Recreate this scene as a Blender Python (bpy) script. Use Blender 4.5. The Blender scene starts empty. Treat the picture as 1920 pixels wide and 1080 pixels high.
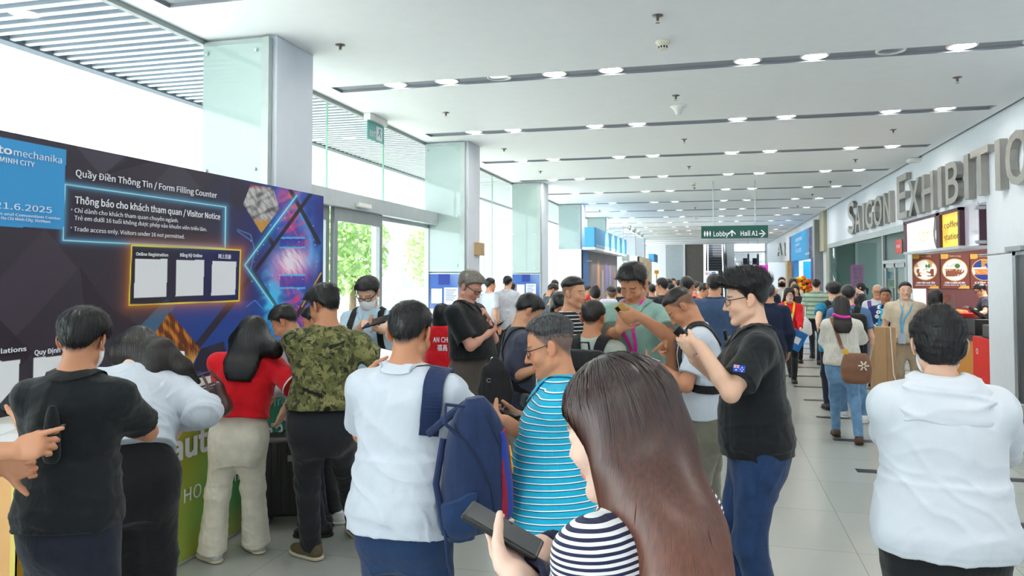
import bpy, bmesh, math, random, time
import numpy as np
from mathutils import Vector, Matrix
T0 = time.time()
random.seed(7); np.random.seed(7)
SC = bpy.context.scene
COL = SC.collection
# ------------------------------------------------------------------ camera
F_PX, YAW, PITCH, CAM_H = 1427.0, math.atan2(373.0, 1427.0), math.radians(2.0), 1.80
HOR = 516.0
CY = HOR - F_PX * math.tan(PITCH)
cd = bpy.data.cameras.new('camera'); cam = bpy.data.objects.new('camera', cd); COL.objects.link(cam)
cam.location = (0, 0, CAM_H)
cam.rotation_euler = (math.pi / 2 + PITCH, 0, YAW)
cd.sensor_width = 36; cd.lens = 36 * F_PX / 1920
cd.shift_y = (CY - 540.0) / 1920.0
cd.clip_start = 0.05; cd.clip_end = 500
SC.camera = cam
# ------------------------------------------------------------------ view, world, daylight
SC.view_settings.view_transform = 'Standard'; SC.view_settings.look = 'None'
SC.view_settings.gamma = 1.0; SC.view_settings.use_curve_mapping = False
SC.view_settings.exposure = 1.42
SC.cycles.use_denoising = True
SC.cycles.max_bounces = 7; SC.cycles.diffuse_bounces = 5; SC.cycles.glossy_bounces = 3
SC.cycles.transmission_bounces = 4; SC.cycles.transparent_max_bounces = 10
SC.cycles.sample_clamp_indirect = 6.0
SC.cycles.caustics_reflective = False; SC.cycles.caustics_refractive = False
W = bpy.data.worlds.new('sky'); SC.world = W; W.use_nodes = True
wn = W.node_tree
bg = wn.nodes['Background']; bg.inputs[0].default_value = (0.89, 0.95, 1.0, 1); bg.inputs[1].default_value = 2.0
sd = bpy.data.lights.new('sun', 'SUN'); sd.energy = 4.2; sd.angle = .02; sd.color = (1, .97, .92)
sun = bpy.data.objects.new('sun', sd); COL.objects.link(sun); sun.rotation_euler = Vector((.40, .28, -.87)).to_track_quat('-Z', 'Y').to_euler()
# ------------------------------------------------------------------ pixel <-> world helpers (frame 1920x1080)
_cy, _sy, _cp, _sp = math.cos(YAW), math.sin(YAW), math.cos(PITCH), math.sin(PITCH)
FWD = np.array([-_sy * _cp, _cy * _cp, _sp]); RGT = np.array([_cy, _sy, 0.0]); UPV = np.cross(RGT, FWD)
FH = np.array([-_sy, _cy, 0.0])
CAMP = np.array([0, 0, CAM_H])
def ray(px, py): return FWD * F_PX + RGT * (px - 960.0) + UPV * (CY - py)
def at_s(px, py, s):
    r = ray(px, py); return CAMP + r * (s * F_PX / r.dot(FH))
def on_x(px, py, X):
    r = ray(px, py); return CAMP + r * (X / r[0])
def on_y(px, py, Y):
    r = ray(px, py); return CAMP + r * (Y / r[1])
def on_z(px, py, Z):
    r = ray(px, py); return CAMP + r * ((Z - CAM_H) / r[2])
def proj(p):
    v = np.asarray(p, float) - CAMP; z = v.dot(FWD)
    return 960 + F_PX * v.dot(RGT) / z, CY - F_PX * v.dot(UPV) / z
# ------------------------------------------------------------------ objects and tags
def link(o, parent=None):
    COL.objects.link(o)
    if parent is not None: o.parent = parent
    return o
def tag(o, label=None, cat=None, group=None, kind=None):
    if label: o['label'] = label
    if cat: o['category'] = cat
    if group: o['group'] = group
    if kind: o['kind'] = kind
    return o
def thing(name, label, cat, loc=(0, 0, 0), group=None):
    o = bpy.data.objects.new(name, None); o.location = tuple(float(v) for v in loc); o.empty_display_size = 0.1
    link(o); return tag(o, label, cat, group)
def origin(parent):
    c = np.zeros(3); p = parent
    while p is not None: c += np.array(p.location); p = p.parent
    return c
def mesh_np(name, V, Fq, mats, parent=None, smooth=False, attrs=None, midx=None):
    """V (n,3) in world space; faces: (m,4) or (m,3) array or a list of tuples; linked under parent without rotation"""
    V = np.asarray(V, np.float32)
    if parent is not None: V = V - origin(parent).astype(np.float32)
    me = bpy.data.meshes.new(name)
    if isinstance(Fq, np.ndarray):
        n, k = Fq.shape
        me.vertices.add(len(V)); me.vertices.foreach_set('co', V.ravel())
        me.loops.add(n * k); me.loops.foreach_set('vertex_index', Fq.astype(np.int32).ravel())
        me.polygons.add(n); me.polygons.foreach_set('loop_start', np.arange(0, n * k, k, dtype=np.int32))
        me.update(calc_edges=True)
    else:
        me.from_pydata([tuple(v) for v in V.tolist()], [], Fq); me.update()
    if not isinstance(mats, (list, tuple)): mats = [mats]
    for m in mats: me.materials.append(m)
    if midx is not None: me.polygons.foreach_set('material_index', np.asarray(midx, np.int32))
    if smooth: me.polygons.foreach_set('use_smooth', np.ones(len(me.polygons), bool))
    for k, a in (attrs or {}).items():
        a = np.asarray(a, np.float32)
        if a.ndim == 1:
            at = me.attributes.new(k, 'FLOAT', 'POINT'); at.data.foreach_set('value', a)
        else:
            at = me.attributes.new(k, 'FLOAT_COLOR', 'POINT')
            at.data.foreach_set('color', np.concatenate([a, np.ones((len(a), 1), np.float32)], 1).ravel())
    me.update()
    o = bpy.data.objects.new(name, me); link(o, parent)
    return o
class MB:
    """collects simple shapes and links them as ONE mesh object"""
    def __init__(s): s.v = []; s.f = []; s.m = []
    def raw(s, V, F, mi=0):
        b = len(s.v); s.v += [tuple(float(c) for c in v) for v in V]
        s.f += [tuple(i + b for i in f) for f in F]; s.m += [mi] * len(F); return s
    def box(s, x0, x1, y0, y1, z0, z1, mi=0):
        V = [(x, y, z) for z in (z0, z1) for y in (y0, y1) for x in (x0, x1)]
        return s.raw(V, [(0, 2, 3, 1), (4, 5, 7, 6), (0, 1, 5, 4), (2, 6, 7, 3), (0, 4, 6, 2), (1, 3, 7, 5)], mi)
    def obox(s, c, ax, h, mi=0):
        """oriented box: centre, three axes (rows), half sizes"""
        c = np.asarray(c, float); A = np.asarray(ax, float); V = []
        for k in (-1, 1):
            for j in (-1, 1):
                for i in (-1, 1): V.append(c + A[0] * i * h[0] + A[1] * j * h[1] + A[2] * k * h[2])
        return s.raw(V, [(0, 2, 3, 1), (4, 5, 7, 6), (0, 1, 5, 4), (2, 6, 7, 3), (0, 4, 6, 2), (1, 3, 7, 5)], mi)
    def tube(s, pts, r, n=8, mi=0, cap=True):
        pts = [np.asarray(p, float) for p in pts]; m = len(pts)
        rr = r if isinstance(r, (list, tuple)) else [r] * m
        V = []; prev = None
        for i, p in enumerate(pts):
            t = pts[min(i + 1, m - 1)] - pts[max(i - 1, 0)]; t = t / (np.linalg.norm(t) + 1e-9)
            if prev is None:
                a = np.array([0, 0, 1.0]) if abs(t[2]) < .9 else np.array([1.0, 0, 0])
            else: a = prev
            u = a - t * a.dot(t); u /= np.linalg.norm(u) + 1e-9; prev = u; w = np.cross(t, u)
            for k in range(n):
                an = 2 * math.pi * k / n; V.append(p + (u * math.cos(an) + w * math.sin(an)) * rr[i])
        F = [(i * n + k, i * n + (k + 1) % n, (i + 1) * n + (k + 1) % n, (i + 1) * n + k) for i in range(m - 1) for k in range(n)]
        if cap: F += [tuple(range(n - 1, -1, -1)), tuple((m - 1) * n + k for k in range(n))]
        return s.raw(V, F, mi)
    def lathe(s, c, prof, n=24, mi=0, ax=(0, 0, 1), cap=True):
        """revolve (r, h) about axis ax through c"""
        ax = np.asarray(ax, float); ax /= np.linalg.norm(ax); c = np.asarray(c, float)
        a = np.array([1.0, 0, 0]) if abs(ax[0]) < .9 else np.array([0, 1.0, 0])
        u = np.cross(ax, a); u /= np.linalg.norm(u); w = np.cross(ax, u); V = []
        for (r, h) in prof:
            for k in range(n):
                an = 2 * math.pi * k / n; V.append(c + ax * h + (u * math.cos(an) + w * math.sin(an)) * max(r, 1e-4))
        m = len(prof)
        F = [(i * n + k, i * n + (k + 1) % n, (i + 1) * n + (k + 1) % n, (i + 1) * n + k) for i in range(m - 1) for k in range(n)]
        if cap: F += [tuple(range(n - 1, -1, -1)), tuple((m - 1) * n + k for k in range(n))]
        return s.raw(V, F, mi)
    def prism(s, poly, d, mi=0):
        """extrude a 3d polygon by vector d"""
        P = [np.asarray(p, float) for p in poly]; d = np.asarray(d, float); n = len(P)
        return s.raw(P + [p + d for p in P], [tuple(range(n - 1, -1, -1)), tuple(range(n, 2 * n))] +
                     [(i, (i + 1) % n, (i + 1) % n + n, i + n) for i in range(n)], mi)
    def build(s, name, mats, parent=None, smooth=False, bevel=0, seg=2, auto=None):
        o = mesh_np(name, s.v, s.f, mats, parent, smooth, midx=s.m)
        if bevel:
            b = o.modifiers.new('bevel', 'BEVEL'); b.width = bevel; b.segments = seg; b.limit_method = 'ANGLE'
        return o
import os
try: FONT = bpy.data.fonts.load(os.path.join(bpy.utils.resource_path('LOCAL'), 'datafiles', 'fonts', 'Noto Sans CJK Regular.woff2'))
except Exception: FONT = None
CAPH = None
def _cap():
    global CAPH
    c = bpy.data.curves.new('cap', 'FONT'); c.body = 'H'; c.font = FONT or c.font; t = bpy.data.objects.new('cap', c); COL.objects.link(t)
    me = bpy.data.meshes.new_from_object(t.evaluated_get(bpy.context.evaluated_depsgraph_get())); ys = [v.co.y for v in me.vertices]; CAPH = max(ys) - min(ys)
    bpy.data.objects.remove(t); bpy.data.curves.remove(c); bpy.data.meshes.remove(me)
def add_text(name, body, mat, corner, right, up, h, parent=None, depth=0.002, width=None, bold=0.0, align='LEFT', shear=0, spacing=1.0):
    """lettering as mesh: corner = baseline start; right, up unit vectors; h = cap height in metres; width fits the run"""
    if CAPH is None: _cap()
    bold = bold * CAPH / .73
    c = bpy.data.curves.new(name, 'FONT'); c.body = body; c.font = FONT or c.font; c.size = 1.0; c.align_x = align; c.shear = shear
    c.resolution_u = 3; c.offset = bold; c.space_character = spacing
    t = bpy.data.objects.new(name, c); COL.objects.link(t)
    me = bpy.data.meshes.new_from_object(t.evaluated_get(bpy.context.evaluated_depsgraph_get()))
    bpy.data.objects.remove(t); bpy.data.curves.remove(c)
    n = len(me.vertices); V = np.zeros(n * 3, np.float32); me.vertices.foreach_get('co', V); V = V.reshape(-1, 3)
    F = [tuple(p.vertices) for p in me.polygons]; bpy.data.meshes.remove(me)
    k = h / CAPH; x = V[:, 0] * k; y = V[:, 1] * k
    if width: x = x * (width / max(1e-6, x.max() - min(0, x.min())))
    right = np.asarray(right, float); up = np.asarray(up, float); nn = np.cross(right, up)
    P = np.asarray(corner, float) + x[:, None] * right + y[:, None] * up
    if depth <= 0.0005:
        return mesh_np(name, P, F, mat, parent)
    E = {}
    for f in F:
        for a, b in zip(f, f[1:] + f[:1]): E[(a, b)] = 1
    bnd = [(a, b) for (a, b) in E if (b, a) not in E]
    Q = np.concatenate([P + nn * depth, P])
    FF = F + [tuple(i + n for i in reversed(f)) for f in F] + [(b, a, a + n, b + n) for (a, b) in bnd]
    return mesh_np(name, Q, FF, mat, parent)
def copy_tree(o, parent=None):
    c = o.copy(); COL.objects.link(c)
    if parent is not None: c.parent = parent
    for ch in list(o.children): copy_tree(ch, c)
    return c
def struct(mb, name, mats, **k):
    o = mb.build(name, mats, **k); o['kind'] = 'structure'; return o
# ------------------------------------------------------------------ materials
def srgb(r, g, b):
    f = lambda c: (c / 255 / 12.92) if c / 255 <= .04045 else ((c / 255 + .055) / 1.055) ** 2.4
    return (f(r), f(g), f(b), 1.0)
_M = {}
class NT:
    def __init__(s, name):
        s.m = bpy.data.materials.new(name); s.m.use_nodes = True; s.t = s.m.node_tree; s.b = s.t.nodes['Principled BSDF']
    def n(s, typ, **k):
        x = s.t.nodes.new(typ)
        for a, v in k.items(): setattr(x, a, v)
        return x
    def l(s, a, b): s.t.links.new(a, b); return s
    def val(s, nm, v):
        s.b.inputs[nm].default_value = v; return s
    def coord(s, out='Object', scale=(1, 1, 1)):
        tc = s.n('ShaderNodeTexCoord'); mp = s.n('ShaderNodeMapping'); mp.inputs['Scale'].default_value = scale
        s.l(tc.outputs[out], mp.inputs[0]); return mp.outputs[0]
    def noise(s, vec, scale, detail=3, rough=.55, dist=0):
        x = s.n('ShaderNodeTexNoise'); x.inputs['Scale'].default_value = scale; x.inputs['Detail'].default_value = detail
        x.inputs['Roughness'].default_value = rough; x.inputs['Distortion'].default_value = dist
        if vec is not None: s.l(vec, x.inputs['Vector'])
        return x.outputs['Fac']
    def ramp(s, fac, stops, interp='LINEAR'):
        r = s.n('ShaderNodeValToRGB'); e = r.color_ramp.elements; r.color_ramp.interpolation = interp
        e[0].position, e[0].color = stops[0]; e[1].position, e[1].color = stops[1]
        for p, c in stops[2:]:
            q = e.new(p); q.color = c
        s.l(fac, r.inputs[0]); return r.outputs[0]
    def mix(s, f, a, b, mode='MIX'):
        x = s.n('ShaderNodeMix', data_type='RGBA', blend_type=mode)
        for i, v in ((0, f), (6, a), (7, b)):
            if hasattr(v, 'is_linked'): s.l(v, x.inputs[i])
            else: x.inputs[i].default_value = v
        return x.outputs[2]
    def math(s, op, a, b=None):
        x = s.n('ShaderNodeMath', operation=op)
        for i, v in ((0, a), (1, b)):
            if v is None: continue
            if hasattr(v, 'is_linked'): s.l(v, x.inputs[i])
            else: x.inputs[i].default_value = v
        return x.outputs[0]
    def bump(s, h, strength=.3, dist=.005):
        b = s.n('ShaderNodeBump'); b.inputs['Strength'].default_value = strength; b.inputs['Distance'].default_value = dist
        s.l(h, b.inputs['Height']); s.l(b.outputs[0], s.b.inputs['Normal']); return s
    def base(s, c):
        if hasattr(c, 'is_linked'): s.l(c, s.b.inputs['Base Color'])
        else: s.b.inputs['Base Color'].default_value = c
        return s
def plain(name, c, rough=.6, metal=0, spec=.5, var=.06, vs=6, bump=0, bs=80, emit=None, es=0, coat=0):
    """painted / plastic / metal surface with a slight procedural variation"""
    if name in _M: return _M[name]
    k = NT(name); v = k.coord('Object')
    f = k.noise(v, vs, 3)
    c2 = tuple(max(0, x * (1 - var)) for x in c[:3]) + (1,); c3 = tuple(min(1, x * (1 + var * .6)) for x in c[:3]) + (1,)
    k.base(k.ramp(f, [(.3, c2), (.7, c3)]))
    k.val('Roughness', rough).val('Metallic', metal).val('Specular IOR Level', spec)
    if coat: k.val('Coat Weight', coat)
    if bump: k.bump(k.noise(v, bs, 4), bump, .004)
    if emit: k.val('Emission Color', emit).val('Emission Strength', es)
    _M[name] = k.m; return k.m
def fabric(name, c, rough=.85, weave=260, folds=.5, sheen=.15, var=.10, fs=9):
    """cloth: fine weave + soft creases in the normal"""
    if name in _M: return _M[name]
    k = NT(name); v = k.coord('Object')
    f = k.noise(v, 14, 4)
    c2 = tuple(x * (1 - var) for x in c[:3]) + (1,); c3 = tuple(min(1, x * (1 + var)) for x in c[:3]) + (1,)
    k.base(k.ramp(f, [(.3, c2), (.7, c3)]))
    v2 = k.coord('Object', (1, 1, .45))
    cre = k.noise(v2, fs, 2.5, .5, .8)
    w = k.noise(v, weave, 2)
    h = k.math('ADD', k.math('MULTIPLY', cre, 1.0), k.math('MULTIPLY', w, .05))
    k.bump(h, folds, .03)
    k.val('Roughness', rough).val('Specular IOR Level', .25).val('Sheen Weight', sheen)
    _M[name] = k.m; return k.m
def attr_fabric(name, fn, rough=.85, folds=.4, fs=9):
    """cloth whose colour is fn(NT, stripe coordinate socket, object coords)"""
    if name in _M: return _M[name]
    k = NT(name); a = k.n('ShaderNodeAttribute', attribute_name='sc')
    v = k.coord('Object'); k.base(fn(k, a.outputs['Fac'], v))
    v2 = k.coord('Object', (1, 1, .45))
    k.bump(k.noise(v2, fs, 2.5, .5, .8), folds, .03)
    k.val('Roughness', rough).val('Specular IOR Level', .25).val('Sheen Weight', .1)
    _M[name] = k.m; return k.m
def stripe(k, sc, period, stops):
    """repeating stripes: stops = [(pos, color)] over one period, hard edges"""
    f = k.math('FRACT', k.math('ADD', k.math('MULTIPLY', sc, 1.0 / period), 40.0)); return k.ramp(f, stops, 'CONSTANT')
def glass(name, tint=(1, 1, 1, 1), gloss=.06, rough=.0):
    if name in _M: return _M[name]
    k = NT(name); k.t.nodes.remove(k.b); out = k.t.nodes['Material Output']
    tr = k.n('ShaderNodeBsdfTransparent'); tr.inputs[0].default_value = tint
    gl = k.n('ShaderNodeBsdfGlossy'); gl.inputs['Roughness'].default_value = rough
    lw = k.n('ShaderNodeLayerWeight'); lw.inputs[0].default_value = .5
    fr = k.math('ADD', k.math('MULTIPLY', k.math('POWER', lw.outputs['Facing'], 4.0), .35), gloss * .5)
    ms = k.n('ShaderNodeMixShader'); k.l(fr, ms.inputs[0]); k.l(tr.outputs[0], ms.inputs[1]); k.l(gl.outputs[0], ms.inputs[2])
    k.l(ms.outputs[0], out.inputs[0]); _M[name] = k.m; return k.m
# ------------------------------------------------------------------ implicit surfaces -> meshes (used for bodies, clothes, bags)
def nrm(v): v = np.asarray(v, float); return v / (np.linalg.norm(v) + 1e-12)
def rot(v, ax, deg):
    a = math.radians(deg); ax = nrm(ax); v = np.asarray(v, float)
    return v * math.cos(a) + np.cross(ax, v) * math.sin(a) + ax * ax.dot(v) * (1 - math.cos(a))
def sstep(a, b, x):
    t = np.clip((x - a) / (b - a), 0, 1); return t * t * (3 - 2 * t)
def rc(a, b, ra, rb, cut=False):
    """round cone a->b; cut gives it a flat far end"""
    a = np.asarray(a, float); b = np.asarray(b, float); ab = b - a; L2 = max(ab.dot(ab), 1e-9); L = math.sqrt(L2); n = ab / L
    def fn(P):
        w = P - a; h = w @ n; t = np.clip(h / L, 0, 1)
        d = np.sqrt(((w - t[:, None] * ab) ** 2).sum(1)) - (ra + (rb - ra) * t)
        return np.maximum(d, h - L) if cut else d
    r = max(ra, rb); return fn, np.minimum(a, b) - r, np.maximum(a, b) + r
def ell(c, R, r):
    c = np.asarray(c, float); R = np.asarray(R, float); r = np.asarray(r, float)
    def fn(P):
        q = (P - c) @ R.T; k0 = np.sqrt(((q / r) ** 2).sum(1)); k1 = np.sqrt(((q / r ** 2) ** 2).sum(1))
        return np.where(k0 < 1e-6, -r.min(), k0 * (k0 - 1) / np.maximum(k1, 1e-9))
    e = np.sqrt(((R * r[:, None]) ** 2).sum(0)); return fn, c - e, c + e
def tab(c, R, z, rx, ry, yo=None, n=2.3):
    """loft along R[2] through c: half widths rx, ry at heights z, front/back offset yo"""
    c = np.asarray(c, float); R = np.asarray(R, float); z = np.asarray(z, float); rx = np.asarray(rx, float); ry = np.asarray(ry, float)
    yo = np.zeros(len(z)) if yo is None else np.asarray(yo, float)
    zz = np.linspace(z[0], z[-1], 48)
    def sm(a):
        q = np.interp(zz, z, a)
        for _ in range(6): q[1:-1] = (q[:-2] + 2 * q[1:-1] + q[2:]) / 4
        return q
    X, Y, O = sm(rx), sm(ry), sm(yo)
    def fn(P):
        q = (P - c) @ R.T; h = q[:, 2]; a = np.interp(h, zz, X); b = np.interp(h, zz, Y); o = np.interp(h, zz, O)
        k = (np.abs(q[:, 0] / a) ** n + np.abs((q[:, 1] - o) / b) ** n) ** (1 / n)
        d = (k - 1) * np.minimum(a, b)
        return np.maximum(d, np.maximum(h - z[-1], z[0] - h))
    m = max(rx.max(), ry.max() + np.abs(yo).max()); cs = []
    for h in (z[0], z[-1]): cs += [c + R[2] * h - m, c + R[2] * h + m]
    return fn, np.min(cs, 0), np.max(cs, 0)
def rbox(c, R, h, r):
    c = np.asarray(c, float); R = np.asarray(R, float); h = np.asarray(h, float)
    def fn(P):
        q = np.abs((P - c) @ R.T) - (h - r)
        return np.sqrt((np.maximum(q, 0) ** 2).sum(1)) + np.minimum(q.max(1), 0) - r
    e = (np.abs(R) * h[:, None]).sum(0); return fn, c - e, c + e
def smin(a, b, k):
    if k <= 0: return np.minimum(a, b)
    h = np.maximum(k - np.abs(a - b), 0) / k; return np.minimum(a, b) - h * h * k * .25
class Prog:
    def __init__(s): s.ops = []; s.lo = np.full(3, 9e9); s.hi = np.full(3, -9e9)
    def u(s, prim, k=0.0):
        s.ops.append(('u', prim, k)); s.lo = np.minimum(s.lo, prim[1]); s.hi = np.maximum(s.hi, prim[2]); return s
    def sub(s, prim, k=0.0): s.ops.append(('s', prim, k)); return s
    def cut(s, p, n, k=0.0):
        """remove the half space on the n side of point p"""
        p = np.asarray(p, float); n = nrm(n); s.ops.append(('c', (lambda P: (P - p) @ n,), k)); return s
    def fn(s, f): s.ops.append(('f', (f,), 0)); return s
    def ev(s, P, band=.12):
        d = np.full(len(P), 1.0)
        for op, pr, k in s.ops:
            if op in 'us':
                m = max(band, k); M = np.all((P > pr[1] - m) & (P < pr[2] + m), 1)
                if not M.any(): continue
                e = pr[0](P[M]); d[M] = smin(d[M], e, k) if op == 'u' else -smin(-d[M], e, k)
            elif op == 'c': d = -smin(-d, -pr[0](P), k)
            else:
                M = d < .2
                if M.any(): d[M] = pr[0](P[M], d[M])
        return d
    def grad(s, P, e=.002):
        g = np.zeros_like(P)
        for i in range(3):
            o = np.zeros(3); o[i] = e; g[:, i] = s.ev(P + o) - s.ev(P - o)
        return g / (np.linalg.norm(g, axis=1, keepdims=True) + 1e-9)
    def snap(s, P, off=0.0, it=6):
        P = np.array(P, float)
        for _ in range(it):
            d = np.clip(s.ev(P) - off, -.1, .1); P = P - s.grad(P) * (d * .9)[:, None]
        return P
    def mesh(s, vox, smooth=1, pad=.02):
        B = 8; lo = s.lo - pad - vox * 2; hi = s.hi + pad + vox * 2
        nb = np.ceil((hi - lo) / (vox * B)).astype(int); n = nb * B
        ci = np.stack(np.meshgrid(*[np.arange(k) for k in nb], indexing='ij'), -1).reshape(-1, 3)
        dc = s.ev(lo + (ci * B + (B - 1) / 2) * vox, band=max(.12, 14 * vox))
        D = np.empty(tuple(n), np.float32); Dv = D.reshape(nb[0], B, nb[1], B, nb[2], B)
        Dv[:] = dc.reshape(nb).astype(np.float32)[:, None, :, None, :, None]
        keep = np.abs(dc) < 9.5 * vox + .012
        ki = ci[keep]; off = np.stack(np.meshgrid(*[np.arange(B)] * 3, indexing='ij'), -1).reshape(-1, 3)
        for c0 in range(0, len(ki), 400):
            kk = ki[c0:c0 + 400]; P = lo + (kk[:, None, :] * B + off[None]) * vox
            d = s.ev(P.reshape(-1, 3), band=max(.05, 5 * vox)).reshape(len(kk), B, B, B)
            Dv[kk[:, 0], :, kk[:, 1], :, kk[:, 2], :] = d
        V, Q = surfnet(D, lo, vox)
        for _ in range(smooth): V = relax(V, Q)
        return V, Q
def surfnet(D, lo, vox):
    S = D < 0; nx, ny, nz = D.shape
    c = [S[i:nx - 1 + i, j:ny - 1 + j, k:nz - 1 + k] for i in (0, 1) for j in (0, 1) for k in (0, 1)]
    any_ = c[0] | c[1]; all_ = c[0] & c[1]
    for q in c[2:]: any_ = any_ | q; all_ = all_ & q
    act = np.argwhere(any_ & ~all_); idx = np.full((nx - 1, ny - 1, nz - 1), -1, np.int32)
    if len(act) == 0: return np.zeros((0, 3)), np.zeros((0, 4), int)
    idx[act[:, 0], act[:, 1], act[:, 2]] = np.arange(len(act))
    co = [(i, j, k) for i in (0, 1) for j in (0, 1) for k in (0, 1)]
    val = np.stack([D[act[:, 0] + i, act[:, 1] + j, act[:, 2] + k] for i, j, k in co], 1)
    acc = np.zeros((len(act), 3)); cnt = np.zeros(len(act))
    for a in range(8):
        for b in range(a + 1, 8):
            df = np.array(co[b]) - np.array(co[a])
            if np.abs(df).sum() != 1: continue
            va, vb = val[:, a], val[:, b]; m = (va < 0) != (vb < 0)
            t = np.where(m, va / np.where(m, va - vb, 1), 0)
            acc[m] += (np.array(co[a]) + df * t[:, None])[m]; cnt[m] += 1
    V = lo + (act + acc / cnt[:, None]) * vox
    Q = []
    for ax in range(3):
        o = [0, 0, 0]; o[ax] = 1
        A = S[:nx - o[0], :ny - o[1], :nz - o[2]]; Bb = S[o[0]:, o[1]:, o[2]:]
        e = np.argwhere(A != Bb); u, w = (ax + 1) % 3, (ax + 2) % 3
        e = e[(e[:, u] > 0) & (e[:, w] > 0) & (e[:, u] < D.shape[u] - 1) & (e[:, w] < D.shape[w] - 1) & (e[:, ax] < D.shape[ax] - 1)]
        ins = A[e[:, 0], e[:, 1], e[:, 2]]
        def at(du, dw):
            p = e.copy(); p[:, u] += du; p[:, w] += dw; return idx[p[:, 0], p[:, 1], p[:, 2]]
        q = np.stack([at(-1, -1), at(0, -1), at(0, 0), at(-1, 0)], 1)
        q[~ins] = q[~ins][:, ::-1]; Q.append(q)
    Q = np.concatenate(Q); Q = Q[(Q >= 0).all(1)]
    return V, Q
def relax(V, Q):
    acc = np.zeros_like(V); cnt = np.zeros(len(V))
    for k in range(4):
        a, b = Q[:, k], Q[:, (k + 1) % 4]
        for d in range(3):
            acc[:, d] += np.bincount(a, V[b, d], len(V)) + np.bincount(b, V[a, d], len(V))
        cnt += np.bincount(a, minlength=len(V)) + np.bincount(b, minlength=len(V))
    return V * .5 + .5 * acc / np.maximum(cnt, 1)[:, None]
def wav(P, f, seed=0):
    """smooth pseudo-noise in [-1,1] from warped sines"""
    r = np.random.RandomState(seed); o = np.zeros(len(P))
    for i in range(3):
        a = r.normal(size=3) * f * (1 + .6 * i); b = r.normal(size=3) * f * .8
        o += np.sin(P @ a + 1.7 * np.sin(P @ b + r.rand() * 6) + r.rand() * 6) / (1 + .5 * i)
    return o / 2.2
def solid(name, prog, vox, mat, parent=None, smooth=1, attrs=None):
    V, Q = prog.mesh(vox, smooth)
    a = {k: f(V) for k, f in (attrs or {}).items()}
    return mesh_np(name, V, Q, mat, parent, True, a)
# ------------------------------------------------------------------ people
SKINS = {'light': (232, 188, 160), 'mid': (216, 160, 126), 'tan': (200, 140, 104), 'dark': (176, 116, 84), 'pink': (226, 168, 148), 'pale': (240, 205, 186)}
def skin_mat():
    if 'skin' in _M: return _M['skin']
    k = NT('skin'); a = k.n('ShaderNodeAttribute', attribute_name='Col'); v = k.coord('Object')
    f = k.noise(v, 60, 4)
    k.base(k.mix(k.math('MULTIPLY', f, .18), a.outputs['Color'], (.55, .26, .18, 1)))
    k.bump(k.noise(v, 420, 3), .12, .002); k.val('Roughness', .48).val('Specular IOR Level', .4)
    k.val('Subsurface Weight', .12); k.b.inputs['Subsurface Radius'].default_value = (.012, .005, .003); k.val('Subsurface Scale', .6)
    _M['skin'] = k.m; return k.m
HAIRS = {'black': ((9, 9, 12), (34, 32, 36)), 'brown': ((38, 20, 14), (140, 88, 64)), 'gray': ((96, 88, 80), (190, 182, 172)),
         'saltpepper': ((26, 26, 30), (120, 120, 122)), 'dark': ((20, 17, 16), (56, 48, 44)), 'white': ((170, 168, 165), (230, 228, 224))}
def hair_mat(kind, bump=.5):
    nm = 'hair_' + kind
    if nm in _M: return _M[nm]
    a, b = HAIRS[kind]; k = NT(nm); v = k.coord('Object', (1, 1, .05)); f = k.noise(v, 150, 2, .5)
    f2 = k.noise(k.coord('Object', (1, 1, .25)), 24, 3)
    m = srgb(*[(x + y) / 2 for x, y in zip(a, b)])
    if kind == 'brown':
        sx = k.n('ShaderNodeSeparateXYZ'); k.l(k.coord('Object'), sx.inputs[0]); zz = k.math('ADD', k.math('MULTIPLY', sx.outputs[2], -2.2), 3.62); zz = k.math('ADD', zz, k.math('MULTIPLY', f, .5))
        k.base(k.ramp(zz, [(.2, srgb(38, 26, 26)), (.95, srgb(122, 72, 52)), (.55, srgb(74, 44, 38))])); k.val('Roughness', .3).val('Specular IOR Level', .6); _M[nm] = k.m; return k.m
    c = k.ramp(f, [(.25, srgb(*a)), (.5, m), (.8, srgb(*b))]); k.base(k.mix(k.math('MULTIPLY', f2, .3), c, srgb(*a)))
    k.bump(f, bump, .0025); k.val('Roughness', .36).val('Specular IOR Level', .5)
    _M[nm] = k.m; return k.m
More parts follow.
